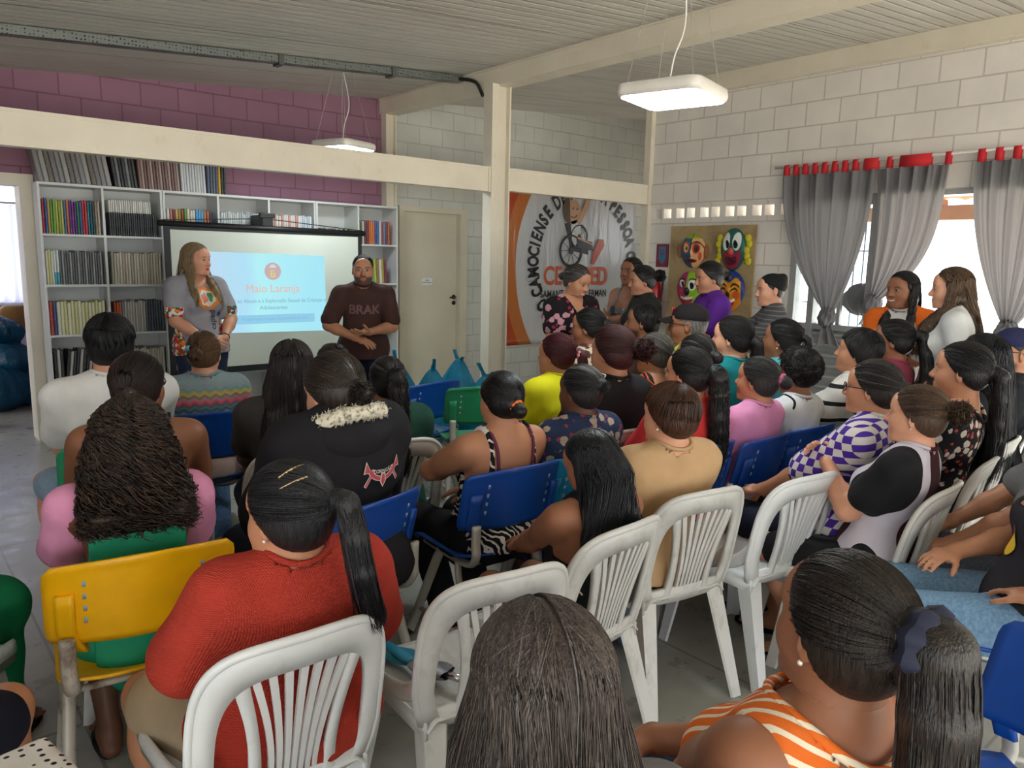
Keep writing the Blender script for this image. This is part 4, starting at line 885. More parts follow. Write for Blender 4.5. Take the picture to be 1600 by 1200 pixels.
# ================================================================ people: signed-distance bodies meshed as one continuous surface
def surfnet(D, o, h):
    s = D < 0
    c = np.zeros(tuple(n-1 for n in D.shape), np.uint8)
    nx, ny, nz = c.shape
    for i in (0, 1):
        for j in (0, 1):
            for k in (0, 1): c += s[i:nx+i, j:ny+j, k:nz+k]
    act = (c > 0) & (c < 8)
    ijk = np.argwhere(act)
    if len(ijk) == 0: return np.zeros((0, 3), F32), np.zeros((0, 4), np.int32)
    idx = np.full(c.shape, -1, np.int32); idx[act] = np.arange(len(ijk), dtype=np.int32)
    acc = np.zeros((len(ijk), 3), F32); cnt = np.zeros(len(ijk), F32)
    cr = [(i, j, k) for i in (0, 1) for j in (0, 1) for k in (0, 1)]
    val = {q: D[ijk[:, 0]+q[0], ijk[:, 1]+q[1], ijk[:, 2]+q[2]] for q in cr}
    for a in cr:
        for ax in range(3):
            if a[ax]: continue
            b = list(a); b[ax] = 1; b = tuple(b)
            da, db = val[a], val[b]; m = (da < 0) != (db < 0)
            t = np.where(m, da/np.where(m, da-db, 1), 0)
            p = np.tile(np.array(a, F32), (len(ijk), 1)); p[:, ax] += t
            acc += np.where(m[:, None], p, 0); cnt += m
    V = (ijk + acc/cnt[:, None])*h + np.asarray(o)
    Q = []
    for ax in range(3):
        sl0 = [slice(1, -1)]*3; sl1 = [slice(1, -1)]*3
        sl0[ax] = slice(0, -1); sl1[ax] = slice(1, None)
        ch = s[tuple(sl0)] != s[tuple(sl1)]
        e = np.argwhere(ch)
        if len(e) == 0: continue
        off = np.ones(3, int); off[ax] = 0; e = e + off
        b, d = [(1, 2), (2, 0), (0, 1)][ax]
        def cell(db, dd):
            q = e.copy(); q[:, b] -= db; q[:, d] -= dd
            return idx[q[:, 0], q[:, 1], q[:, 2]]
        quad = np.stack([cell(1, 1), cell(0, 1), cell(0, 0), cell(1, 0)], 1)
        inside = s[e[:, 0], e[:, 1], e[:, 2]]
        quad = np.where(inside[:, None], quad, quad[:, ::-1])
        Q.append(quad[(quad >= 0).all(1)])
    return V.astype(F32), (np.concatenate(Q) if Q else np.zeros((0, 4), np.int32))

class Prim:
    __slots__ = ('t', 'a', 'b', 'ra', 'rb', 'R', 'k', 'tag', 'neg')
def cone(a, b, ra, rb, k=0.02, tag='', neg=False):
    p = Prim(); p.t = 0; p.a, p.b, p.ra, p.rb, p.R, p.k, p.tag, p.neg = v3(a), v3(b), ra, rb, None, k, tag, neg; return p
def ell(c, r, k=0.02, R=None, tag='', neg=False):
    p = Prim(); p.t = 1; p.a, p.b, p.ra, p.rb = v3(c), v3(r) if not isinstance(r, (int, float)) else v3(r, r, r), 0, 0
    p.R = np.eye(3) if R is None else np.asarray(R); p.k, p.tag, p.neg = k, tag, neg; return p
def prim_box(p, inf):
    if p.t == 0:
        r = max(p.ra, p.rb)+inf; return np.minimum(p.a, p.b)-r, np.maximum(p.a, p.b)+r
    e = np.sqrt(((p.R.T)**2 @ ((p.b+inf)**2)))
    return p.a-e, p.a+e
def prim_eval(p, X, Y, Z, inf):
    if p.t == 0:
        d = p.b-p.a; L = float(d@d)+1e-12
        ax, ay, az = X-F32(p.a[0]), Y-F32(p.a[1]), Z-F32(p.a[2])
        t = np.clip((ax*F32(d[0])+ay*F32(d[1])+az*F32(d[2]))/F32(L), 0, 1)
        q = (ax-t*F32(d[0]))**2+(ay-t*F32(d[1]))**2+(az-t*F32(d[2]))**2
        return np.sqrt(q)-(F32(p.ra+inf)+t*F32(p.rb-p.ra))
    ax, ay, az = X-F32(p.a[0]), Y-F32(p.a[1]), Z-F32(p.a[2])
    r = p.b+inf; k0 = 0; k1 = 0
    for i in range(3):
        u = ax*F32(p.R[i, 0])+ay*F32(p.R[i, 1])+az*F32(p.R[i, 2])
        k0 = k0+(u/F32(r[i]))**2; k1 = k1+(u/F32(r[i]*r[i]))**2
    k0 = np.sqrt(k0); k1 = np.sqrt(k1)+F32(1e-9)
    return k0*(k0-1)/k1
def field(prims, lo, hi, h, inf=0.0, inftag=None):
    lo = np.asarray(lo, float); n = np.maximum(np.ceil((np.asarray(hi)-lo)/h).astype(int)+1, 4)
    D = np.full(n, 1.0, F32)
    ax = [(lo[i]+h*np.arange(n[i])).astype(F32) for i in range(3)]
    for p in prims:
        inn = inf if inftag is None else inftag(p)
        if inn is None: continue
        a, b = prim_box(p, inn); m = max(p.k, 2.5*h)
        i0 = np.maximum(np.floor((a-m-lo)/h).astype(int), 0); i1 = np.minimum(np.ceil((b+m-lo)/h).astype(int)+1, n)
        if (i1 <= i0).any(): continue
        X, Y, Z = ax[0][i0[0]:i1[0], None, None], ax[1][None, i0[1]:i1[1], None], ax[2][None, None, i0[2]:i1[2]]
        d = prim_eval(p, X, Y, Z, inn)
        S = D[i0[0]:i1[0], i0[1]:i1[1], i0[2]:i1[2]]
        k = F32(p.k)
        if p.neg:
            d = -d; hh = np.maximum(k-np.abs(S-d), 0)/k; S[...] = np.maximum(S, d)+hh*hh*k*F32(0.25)
        else:
            hh = np.maximum(k-np.abs(S-d), 0)/k; S[...] = np.minimum(S, d)-hh*hh*k*F32(0.25)
    return D, ax
def bounds(prims, inf=0.0, pad=0.03):
    bs = [prim_box(p, inf) for p in prims if not p.neg]
    return np.min([b[0] for b in bs], 0)-pad, np.max([b[1] for b in bs], 0)+pad
def eval_pts(prims, P, inf=0.0):
    """field at scattered points"""
    D = np.full(len(P), 1.0, F32); X, Y, Z = (P[:, i].astype(F32) for i in range(3))
    for p in prims:
        d = prim_eval(p, X, Y, Z, inf); k = F32(p.k)
        if p.neg: d = -d; hh = np.maximum(k-np.abs(D-d), 0)/k; D = np.maximum(D, d)+hh*hh*k*F32(.25)
        else: hh = np.maximum(k-np.abs(D-d), 0)/k; D = np.minimum(D, d)-hh*hh*k*F32(.25)
    return D
_wr = np.random.RandomState(5)
WK = [(unit(_wr.randn(3))*w, _wr.rand()*6.28, a) for w, a in ((16, 1.0), (24, 1.0), (33, 0.8), (47, 0.6), (70, 0.4), (95, 0.25))]
def wrinkle(X, Y, Z, amp, st=(1, 1, 1)):
    s = 0
    for k, ph, a in WK: s = s + F32(a)*np.sin(F32(k[0]*st[0])*X+F32(k[1]*st[1])*Y+F32(k[2]*st[2])*Z+F32(ph))
    return s*F32(amp/2.2)
def rotm(axis, deg):
    return np.array(Matrix.Rotation(math.radians(deg), 3, axis))
def ik(S, Wt, a, b, pole):
    d = Wt-S; L = np.linalg.norm(d); L2 = min(L, (a+b)*0.995); u = d/max(L, 1e-6); Wt = S+u*L2
    x = (a*a-b*b+L2*L2)/(2*L2); y = math.sqrt(max(a*a-x*x, 1e-5))
    p = v3(pole); p = unit(p-u*(p@u))
    return S+u*x+p*y, Wt

SKIN = {'light': (226, 172, 146), 'fair': (214, 156, 126), 'tan': (190, 134, 102), 'brown': (152, 101, 74), 'dark': (106, 68, 50)}
def skin_mat():
    if 'skin' in MATS: return MATS['skin']
    t = NT('skin'); a = t.new('ShaderNodeVertexColor', layer_name='Col'); o = t.obj()
    n = t.ramp(t.noise(o, 9, 4), [(0.3, (0.9, 0.88, 0.86, 1)), (0.7, (1.06, 1.05, 1.04, 1))])
    t.color(t.mix(1.0, a.outputs[0], n, 'MULTIPLY')); t.set(0.48, 0, 0.4)
    t.bump(t.noise(o, 260, 2), 0.08, 0.002); MATS['skin'] = t.m; return t.m
def hair_mat(rough=0.38):
    nm = 'hair_%02d' % int(rough*100)
    if nm in MATS: return MATS[nm]
    t = NT(nm); a = t.new('ShaderNodeVertexColor', layer_name='Col')
    n = t.noise(t.mapping(t.obj(), (1, 1, 0.09)), 330, 3); k = t.ramp(n, [(0.3, (0.5, 0.5, 0.5, 1)), (0.7, (1.25, 1.25, 1.25, 1))])
    t.color(t.mix(1.0, a.outputs[0], k, 'MULTIPLY')); t.set(rough, 0, 0.4); t.bump(n, 0.55, 0.006); MATS[nm] = t.m; return t.m

def hand_prims(w, d, n, side, curl=0.5, s=1.0, spread=1.0):
    """palm, four fingers and a thumb. w wrist, d finger direction, n direction the palm faces, side +1 when the thumb lies toward +(d x n)"""
    d = unit(v3(d)); n = v3(n); n = unit(n-d*(n@d)); x = np.cross(d, n)*side
    P = []; R = np.array([x, d, n])
    P.append(ell(w+d*0.047*s, (0.040*s, 0.054*s, 0.0155*s), 0.016, R, 'hand'))
    P.append(cone(w+d*0.06*s-x*0.024*s, w+d*0.06*s+x*0.022*s, 0.016*s, 0.017*s, 0.012, 'hand'))
    P.append(ell(w+d*0.036*s+x*0.024*s+n*0.006*s, (0.017*s, 0.032*s, 0.016*s), 0.012, R, 'hand'))
    for i, (off, L) in enumerate(((0.028, 0.071), (0.0095, 0.080), (-0.0095, 0.074), (-0.0275, 0.058))):
        p = w+d*(0.088-0.006*(i == 3)-0.003*(i == 0))*s+x*off*s
        dd = unit(d+x*(off*4.5*spread)); a = curl*(0.55+0.06*i)
        r = (0.0092-0.0008*(i == 3))*s
        for j, (fl, ang) in enumerate(((0.45, a), (0.31, a*1.15), (0.24, a*0.8))):
            dd = unit(dd*math.cos(ang)+n*math.sin(ang)); q = p+dd*L*fl*s
            P.append(cone(p, q, r*(1-0.10*j), r*(0.93-0.12*j), 0.004, 'nail' if j == 2 else 'finger')); p = q
    p = w+d*0.028*s+x*0.030*s+n*0.004*s; dd = unit(d*0.72+x*0.62+n*0.30)
    for L, r0, r1, bend in ((0.036, 0.0125, 0.0108, 0), (0.029, 0.0105, 0.0095, 0.35), (0.022, 0.0095, 0.0078, 0.3)):
        dd = unit(dd+(d*0.55+n*0.35-x*0.25)*bend*(0.5+curl)); q = p+dd*L*s
        P.append(cone(p, q, r0*s, r1*s, 0.006, 'finger')); p = q
    return P

def head_prims(fat=0.0, male=False, smile=0.0, old=0.0):
    """in head space: +Y is the face, origin between the ears, metres"""
    j = 1.08 if male else 1.0
    P = [ell((0, -0.014, 0.034), (0.0745, 0.094, 0.083), 0.03),
         ell((0, 0.030, -0.030), (0.0600*j, 0.0600, 0.0800), 0.045),
         ell((0, 0.006, -0.045), (0.056*j+fat*0.012, 0.064, 0.056), 0.03),
         cone((-0.026*j, 0.062, -0.088), (0.026*j, 0.062, -0.088), 0.019, 0.019, 0.03),
         ell((0, 0.074, -0.092), (0.019*j, 0.017, 0.016), 0.02),
         ell((-0.037, 0.052, -0.030), (0.026+fat*.01, 0.028, 0.030+fat*.01), 0.03), ell((0.037, 0.052, -0.030), (0.026+fat*.01, 0.028, 0.030+fat*.01), 0.03),
         cone((-0.042, 0.066, 0.030), (0.042, 0.066, 0.030), 0.013, 0.013, 0.02),
         ell((0, 0.063, 0.055), (0.052, 0.024, 0.035), 0.03),
         ell((0, 0.074, -0.062), (0.028, 0.018, 0.022), 0.02)]
    if fat: P.append(ell((0, 0.028, -0.100), (0.045, 0.045, 0.026), 0.03))
    for s in (-1, 1): P.append(ell((s*0.0320, 0.099, 0.010), (0.019, 0.017, 0.0125), 0.018, neg=True))
    P += [cone((0, 0.0835, 0.014), (0, 0.103, -0.020), 0.0085, 0.0125, 0.012),
          ell((0, 0.1045, -0.0235), (0.0125, 0.0120, 0.0105), 0.008),
          ell((-0.0125, 0.0945, -0.0275), (0.0085, 0.0105, 0.0080), 0.006), ell((0.0125, 0.0945, -0.0275), (0.0085, 0.0105, 0.0080), 0.006)]
    for s in (-1, 1): P.append(ell((s*0.0320, 0.0745, 0.009), 0.0140, 0.003))
    for s in (-1, 1): P.append(cone((s*0.0215, 0.0825, 0.0175), (s*0.0435, 0.0770, 0.0165), 0.0050, 0.0045, 0.006))
    for s in (-1, 1): P.append(cone((s*0.0215, 0.0825, 0.0010), (s*0.0430, 0.0765, 0.0025), 0.0042, 0.0040, 0.006))
    w = 0.021+0.006*smile; u = 0.005*smile
    P += [cone((0, 0.0905, -0.0540), (-w, 0.0805, -0.0580+u), 0.0062, 0.0030, 0.005), cone((0, 0.0905, -0.0540), (w, 0.0805, -0.0580+u), 0.0062, 0.0030, 0.005),
          cone((0, 0.0885, -0.0655), (-w, 0.0800, -0.0600+u), 0.0070, 0.0030, 0.005), cone((0, 0.0885, -0.0655), (w, 0.0800, -0.0600+u), 0.0070, 0.0030, 0.005),
          cone((-0.018, 0.098, -0.0600), (0.018, 0.098, -0.0600), 0.0022, 0.0022, 0.004, neg=True)]
    for s in (-1, 1):
        R = rotm('Z', -s*22) @ rotm('X', 12)
        P += [ell((s*0.0765, -0.012, -0.002), (0.0075, 0.0185, 0.0310), 0.006, R.T, 'ear'),
              ell((s*0.0745, -0.008, -0.026), (0.0070, 0.0095, 0.0120), 0.006, R.T, 'ear'),
              ell((s*0.0850, -0.007, 0.000), (0.0055, 0.0085, 0.0160), 0.005, R.T, 'ear', True)]
    return P
def head_color(q, base, male=False, lip=None, brow=(45, 30, 22), beard=None, smile=0.0):
    """vertex colours of the head: q points in head space"""
    x, y, z = q[:, 0], q[:, 1], q[:, 2]; ax = np.abs(x)
    c = np.tile(base, (len(q), 1))
    def lay(m, col): 
        nonlocal c
        m = np.clip(m, 0, 1)[:, None]; c = c*(1-m)+np.asarray(col)*m
    ss = lambda d, e: np.clip(0.5-d/e, 0, 1)
    front = y > 0.055
    lay(ss(np.hypot((ax-0.04)/1.0, (z+0.03))-0.018, 0.03)*0.22*front, base*np.array([1.12, 0.80, 0.78]))
    lay(ss(np.hypot(x, z+0.024)-0.012, 0.02)*0.2*(y > 0.09), base*np.array([1.1, 0.8, 0.78]))
    if beard is not None:
        m = ss(z+0.042+0.25*np.maximum(0, 0.02-ax)*0, 0.02)*ss(-(y-0.005), 0.02)
        m = np.maximum(m, ss(np.abs(z+0.043)-0.006, 0.006)*ss(ax-0.024, 0.008)*(y > 0.08))
        m = m*(1-ss(np.hypot(x/1.5, z+0.060)-0.009, 0.006)); lay(m*0.85, lin(beard))
    w = 0.022+0.006*smile; zl = -0.0598+0.005*smile*(ax/w)**2
    lipc = np.minimum(base*np.array([0.92, 0.55, 0.55]), 1) if lip is None else lin(lip)
    hh = 0.0105*np.sqrt(np.maximum(0, 1-(ax/w)**2))
    lay(ss(np.abs(z-zl)-hh, 0.004)*(y > 0.078)*(ax < w), lipc)
    lay(ss(np.abs(z-zl)-(0.0016 if smile < .5 else 0.0042)*np.sqrt(np.maximum(0, 1-(ax/w)**2)), 0.002)*(y > 0.076)*(ax < w*0.95), (lipc*0.3 if smile < .5 else np.array([.8, .78, .72])))
    ex = ax-0.032
    inside = (np.abs(z-0.0092)-0.0056*np.sqrt(np.maximum(0, 1-(ex/0.0145)**2)))
    eye = (np.abs(ex) < 0.0145)*(y > 0.068)
    lay(ss(inside-0.0022, 0.002)*eye*0.8, base*0.25)
    lay(ss(inside+0.0004, 0.0016)*eye, (0.36, 0.34, 0.31))
    lay(ss(np.hypot(ex, z-0.0098)-0.0064, 0.0012)*ss(inside, 0.001)*eye, (0.030, 0.016, 0.010))
    lay(ss(np.hypot(ex, z-0.0095)-0.0026, 0.0010)*eye, (0.004, 0.004, 0.004))
    bz = 0.0290-((ax-0.034)/0.02)**2*0.004
    lay(ss(np.abs(z-bz)-(0.0036 if male else 0.0026), 0.003)*ss(np.abs(ax-0.033)-0.017, 0.006)*(y > 0.06)*0.85, lin(brow))
    lay(ss(np.hypot(ax-0.0085, z+0.0335)-0.0028, 0.002)*(y > 0.088), base*0.22)
    return c

CAPC = v3(0, -0.014, 0.034)        # centre of the skull in head space
CAPR = v3(0.0745, 0.094, 0.083)
def cap_surface(U, off):
    """points on the skull ellipsoid along unit directions U, pushed out by off"""
    r = CAPR+off
    k = 1/np.sqrt(((U/r)**2).sum(-1, keepdims=True)); return CAPC+U*k
def slerp(a, b, t):
    d = np.clip((a*b).sum(-1, keepdims=True), -1, 1); th = np.arccos(d); s = np.sin(th)+1e-6
    return (np.sin((1-t)*th)*a+np.sin(t*th)*b)/s
def tubes(paths, rad, sides=3):
    """paths (n, m, 3) -> one mesh of thin tapering tubes"""
    n, m, _ = paths.shape
    T = np.gradient(paths, axis=1); T /= np.linalg.norm(T, axis=2, keepdims=True)+1e-9
    ref = np.where(np.abs(T[..., 2:3]) < 0.9, np.array([0, 0, 1.0]), np.array([1.0, 0, 0]))
    U = np.cross(T, ref); U /= np.linalg.norm(U, axis=2, keepdims=True)+1e-9; Wv = np.cross(T, U)
    prof = np.ones(m); prof[-1] = 0.15; prof[0] = 0.6
    if m > 4: prof[-2] = 0.6
    R = np.asarray(rad).reshape(-1, 1)*prof[None]
    an = 2*PI*np.arange(sides)/sides
    V = paths[:, :, None, :]+R[:, :, None, None]*(np.cos(an)[None, None, :, None]*U[:, :, None, :]+np.sin(an)[None, None, :, None]*Wv[:, :, None, :])
    base = (np.arange(n)[:, None, None]*m+np.arange(m-1)[None, :, None])*sides; k = np.arange(sides)[None, None, :]
    a = base+k; b = base+(k+1) % sides
    F = np.stack([a, b, b+sides, a+sides], -1).reshape(-1, 4)
    return V.reshape(-1, 3), F

FABRIC = {}
def fabric(name, kind, c1, c2=(255, 255, 255), c3=(0, 0, 0), scale=1.0, rough=0.85, weave=0.25):
    """procedural cloth materials in the wearer's own space"""
    if name in MATS: return MATS[name]
    t = NT(name); o = t.obj(); a, b, c = srgb(c1), srgb(c2), srgb(c3)
    s = t.sep(o); bumph = t.noise(t.mapping(o, (1, 1, 1)), 420*scale if kind != 'waffle' else 100, 2)
    var = t.ramp(t.noise(o, 7, 3), [(0.3, (0.88, 0.88, 0.88, 1)), (0.7, (1.08, 1.08, 1.08, 1))])
    if kind == 'plain': col = a
    elif kind == 'waffle':
        col = a; w = t.math('ADD', t.math('SINE', t.math('MULTIPLY', s[2], 1150)), t.math('SINE', t.math('MULTIPLY', t.math('ADD', s[0], t.math('MULTIPLY', s[1], 0.7)), 1150)))
        bumph = w
    elif kind == 'stripes':      # horizontal bands: thin dark line every so often
        f = t.math('FRACT', t.math('MULTIPLY', t.math('ADD', s[2], t.math('MULTIPLY', t.noise(o, 5), 0.02)), 14*scale))
        col = t.ramp(f, [(0.0, b), (0.22, b), (0.24, a), (0.98, a)], 'CONSTANT')
    elif kind == 'rainbow':      # wavy knitted bands
        z = t.math('ADD', s[2], t.math('MULTIPLY', t.math('SINE', t.math('MULTIPLY', s[0], 120)), 0.006))
        z = t.math('ADD', z, t.math('MULTIPLY', t.noise(o, 30), 0.012))
        f = t.math('MULTIPLY', t.math('SUBTRACT', z, 0.84), 5.4)
        cs = [(200, 175, 165), (205, 180, 165), (95, 130, 135), (70, 95, 115), (105, 140, 135), (80, 105, 125), (200, 85, 105), (220, 110, 125), (175, 140, 150), (120, 125, 120), (205, 180, 90), (185, 165, 95), (110, 150, 160), (130, 165, 170), (150, 150, 160), (140, 160, 165)]
        col = t.ramp(f, [(i/len(cs), srgb(q)) for i, q in enumerate(cs)])
        bumph = t.math('SINE', t.math('MULTIPLY', z, 700))
    elif kind == 'check':
        def par(v): return t.math('FLOOR', t.math('MULTIPLY', v, 26*scale))
        u = t.math('ADD', s[0], t.math('MULTIPLY', s[1], 1.0)); w = t.math('SUBTRACT', t.math('MULTIPLY', s[2], 1.25), t.math('MULTIPLY', s[0], 0.15))
        k = t.math('PINGPONG', t.math('ADD', par(u), par(w)), 1.0)
        col = t.mix(k, a, b)
    elif kind == 'floral':
        v1 = t.vor(t.mapping(o, (1, 1, 1)), 11*scale); v2 = t.vor(t.mapping(o, (1, 1, 1), loc=(3, 1, 2)), 17*scale)
        w = t.noise(o, 40*scale, 3); d1 = t.math('ADD', v1.outputs['Distance'], t.math('MULTIPLY', w, 0.35)); d2 = t.math('ADD', v2.outputs['Distance'], t.math('MULTIPLY', w, 0.35))
        col = t.mix(t.ramp(d1, [(0.50, (1, 1, 1, 1)), (0.53, (0, 0, 0, 1))]), t.mix(t.ramp(d2, [(0.42, (1, 1, 1, 1)), (0.46, (0, 0, 0, 1))]), a, c), b)
    elif kind == 'leaves':       # curved feather strokes
        n = t.noise(t.mapping(o, (1, 1, 1)), 4.5*scale, 1); w = t.math('SINE', t.math('ADD', t.math('MULTIPLY', t.math('ADD', t.math('ADD', s[0], s[1]), t.math('MULTIPLY', s[2], 0.6)), 190*scale), t.math('MULTIPLY', n, 42)))
        col = t.mix(t.ramp(w, [(0.50, (0, 0, 0, 1)), (0.56, (1, 1, 1, 1))]), a, b)
    elif kind == 'dots':
        v = t.vor(o, 38*scale, rand=0.35); col = t.mix(t.ramp(v.outputs['Distance'], [(0.20, (1, 1, 1, 1)), (0.26, (0, 0, 0, 1))]), a, b)
    elif kind == 'zebra':
        n = t.noise(o, 9*scale, 2); w = t.math('SINE', t.math('ADD', t.math('MULTIPLY', t.math('ADD', s[2], s[0]), 120*scale), t.math('MULTIPLY', n, 26)))
        col = t.mix(t.ramp(w, [(0.48, (0, 0, 0, 1)), (0.52, (1, 1, 1, 1))]), a, b)
    elif kind == 'denim':
        n = t.noise(t.mapping(o, (1, 1, 0.5)), 110, 5); col = t.mix(t.ramp(n, [(0.3, (0.15, 0.15, 0.15, 1)), (0.75, (0.85, 0.85, 0.85, 1))]), a, b)
    elif kind == 'panel':        # vertical colour panels split across the width: a middle, b flanks, c sides and sleeves
        f = t.math('ABSOLUTE', s[0]); f = t.math('ADD', f, t.math('MULTIPLY', t.math('SUBTRACT', s[2], 0.8), 0.18))
        col = t.ramp(t.math('MULTIPLY', f, 2.5), [(0.0, a), (0.22*scale, b), (0.36*scale, c), (0.99, c)], 'CONSTANT')
    elif kind == 'raglan':       # a body, b sleeves
        f = t.math('ADD', t.math('ABSOLUTE', s[0]), t.math('MULTIPLY', t.math('SUBTRACT', s[2], 1.30*scale), 0.42))
        col = t.ramp(t.math('MULTIPLY', f, 2.5), [(0.0, a), (0.335, b), (0.99, b)], 'CONSTANT')
    elif kind == 'sleeve':       # a body, print on the lower sleeves
        v = t.vor(o, 52); spot = t.ramp(v.outputs['Color'], [(0.0, srgb(200, 40, 50)), (0.3, srgb(235, 235, 235)), (0.55, srgb(60, 110, 70)), (0.7, srgb(230, 140, 40)), (0.85, srgb(60, 90, 160))], 'CONSTANT')
        f = t.math('MULTIPLY', t.math('GREATER_THAN', t.math('ABSOLUTE', s[0]), 0.165), t.math('LESS_THAN', s[2], 1.19*scale))
        col = t.mix(f, a, spot)
        sp2 = t.math('MULTIPLY', t.math('LESS_THAN', s[2], 1.0*scale), t.ramp(t.vor(o, 22, rand=0.8).outputs['Distance'], [(0.22, (1, 1, 1, 1)), (0.25, (0, 0, 0, 1))]))
        col = t.mix(sp2, col, spot)
    else: col = a
    t.color(t.mix(1.0, col, var, 'MULTIPLY')); t.set(rough, 0, 0.25)
    t.bump(bumph, weave if kind not in ('waffle',) else 0.5, 0.002)
    MATS[name] = t.m; return t.m

REG = {}
def person(name, head, heading, label, group=None, seated=True, skin='tan', sex='f', g=1.0, lean=-6, twist=0, hyaw=0, hpitch=0, hroll=0,
           armL='lap', armR='lap', legs='normal', top=None, bottom=None, hair=None, face=None, res=0.010, hres=0.0042, hands=False,
           extras=(), headscale=1.0, feet=None, bust=1.0, neckz=0.0):
    if face is None: face = {}
    R1 = rotm('X', -lean) @ np.eye(3)
    Ux, Fw = R1 @ v3(0, 0, 1), R1 @ v3(0, 1, 0); Rt = np.array(Matrix.Rotation(math.radians(-twist), 3, 'Z'))
    Rx = Rt @ v3(1, 0, 0); Fw = Rt @ Fw; Ux = Rt @ Ux
    TR = np.array([Rx, Fw, Ux])                       # rows: torso axes
    if seated and name[0] in 'CL' and legs == 'normal': legs = 'back'
    Pz = 0.555 if seated else 0.90
    P = v3(0, 0, Pz); male = sex == 'm'
    T = lambda x, y, z: P+Rx*x+Fw*y+Ux*z
    sw = (0.178 if male else 0.160)+0.018*(g-1)
    body = []; hv = max(0, g-1)
    A = body.append
    A(ell(T(0, -0.01, 0.0), (0.158*g, 0.118*g, 0.125), 0.05, TR, 'torso'))
    A(ell(T(0, 0.012+0.05*hv, 0.12), (0.130*g+.01*male, 0.098*g+.02*hv, 0.14), 0.06, TR, 'torso'))
    A(ell(T(0, 0.0, 0.29), (0.136*(1+.8*hv)+.012*male, 0.098*(1+.7*hv), 0.175), 0.06, TR, 'torso'))
    A(ell(T(0, -0.012, 0.375), (0.140*(1+.6*hv)+.014*male, 0.080*(1+.6*hv), 0.085), 0.05, TR, 'torso'))
    SH = {s: T(s*sw, -0.012, 0.405) for s in (-1, 1)}
    A(ell(T(0, -0.030, 0.425), (0.085*(1+.3*hv), 0.042*(1+.3*hv), 0.058), 0.05, TR, 'torso'))
    for s in (-1, 1):
        A(cone(T(s*0.03, -0.012, 0.425), SH[s], 0.046*(1+.3*hv), 0.050*(1+.4*hv), 0.05, 'torso'))
        A(cone(T(s*0.022, -0.022, 0.475), T(s*sw*0.75, -0.02, 0.425), 0.034, 0.030, 0.05, 'torso'))
        A(ell(T(s*0.075, -0.065, 0.33), (0.062*g, 0.028, 0.09), 0.05, TR, 'torso'))
        if not male: A(ell(T(s*0.070*(1+.3*hv), 0.085*(1+.6*hv), 0.285), (0.066*bust*(1+.3*hv), 0.058*bust*(1+.3*hv), 0.066*bust*(1+.3*hv)), 0.04, TR, 'torso'))
    # legs
    hipx = 0.088*g; foot = []
    legp = {}
    for s in (-1, 1):
        if seated:
            H = v3(s*hipx, 0.02, Pz-0.045)
            if legs == 'normal': K, An = v3(s*0.115*g**.5, 0.435, 0.505), v3(s*0.105, 0.42, 0.085)
            elif legs == 'wide': K, An = v3(s*0.20*g**.5, 0.42, 0.50), v3(s*0.19, 0.40, 0.085)
            elif legs == 'splay': K, An = v3(s*0.29, 0.36, 0.49), v3(s*0.28, 0.33, 0.085)
            elif legs == 'back': K, An = v3(s*0.11, 0.43, 0.49), v3(s*0.09, 0.22, 0.085)
            else: K, An = v3(s*0.11, 0.435, 0.505), v3(s*0.10, 0.50, 0.085)
        else:
            H = v3(s*hipx*0.95, 0, Pz-0.05); K, An = v3(s*0.095, 0.015, 0.49), v3(s*0.095, -0.015, 0.085)
        legp[s] = (H, K, An)
        A(cone(H, K, 0.082*g, 0.056*g**.6, 0.04, 'thigh'))
        A(cone(K, K+(An-K)*0.36+v3(0, -0.012, 0), 0.053*g**.5, 0.053*g**.5, 0.03, 'calf'))
        A(cone(K+(An-K)*0.30+v3(0, -0.012, 0), An, 0.052*g**.5, 0.034, 0.03, 'calf'))
        toe = An+v3(s*0.02, 0.15, -0.055)
        A(cone(An+v3(0, -0.035, -0.045), toe, 0.034, 0.024, 0.03, 'foot')); A(cone(An, An+v3(0, 0.07, -0.045), 0.033, 0.030, 0.03, 'foot'))
        for q in range(5): A(cone(toe+v3((q-2)*0.0145, -0.01, -0.002), toe+v3((q-2)*0.016, 0.028-0.004*abs(q-(0 if s > 0 else 4)), -0.006), 0.0095, 0.0085, 0.006, 'foot'))
        foot.append((An, toe))
    # head frame
    nb = T(0, -0.018, 0.468+neckz)
    RH = np.array(Matrix.Rotation(math.radians(-(hyaw+twist)), 3, 'Z') @ Matrix.Rotation(math.radians(-hpitch), 3, 'X') @ Matrix.Rotation(math.radians(hroll), 3, 'Y'))
    nd = unit(Ux*0.6+v3(0, 0, 0.4)+RH @ v3(0, 0.12, 0))
    hs = headscale*(1.03 if male else 0.99)
    HC = nb+nd*(0.085-0.045*hv)+RH @ v3(0, 0.016, 0.052)*hs
    Hw = lambda q: HC+(RH @ v3(q))*hs
    def hp(prims):
        out = []
        for p in prims:
            if p.t == 0: n = cone(Hw(p.a), Hw(p.b), p.ra*hs, p.rb*hs, p.k*hs, p.tag or 'head', p.neg)
            else: n = ell(Hw(p.a), p.b*hs, p.k*hs, p.R @ RH.T, p.tag or 'head', p.neg)
            out.append(n)
        return out
    hprims = hp(head_prims(face.get('fat', 0.35*hv), male, face.get('smile', 0)))
    nr = (0.056 if male else 0.047)+0.012*hv
    neck = [cone(nb-Ux*0.03, nb+(HC-nb)*0.62+RH @ v3(0, -0.022, 0), nr*1.08, nr, 0.035, 'neck')]
    # arms
    ua, fa = (0.265, 0.235) if not male else (0.28, 0.25)
    arms = {}
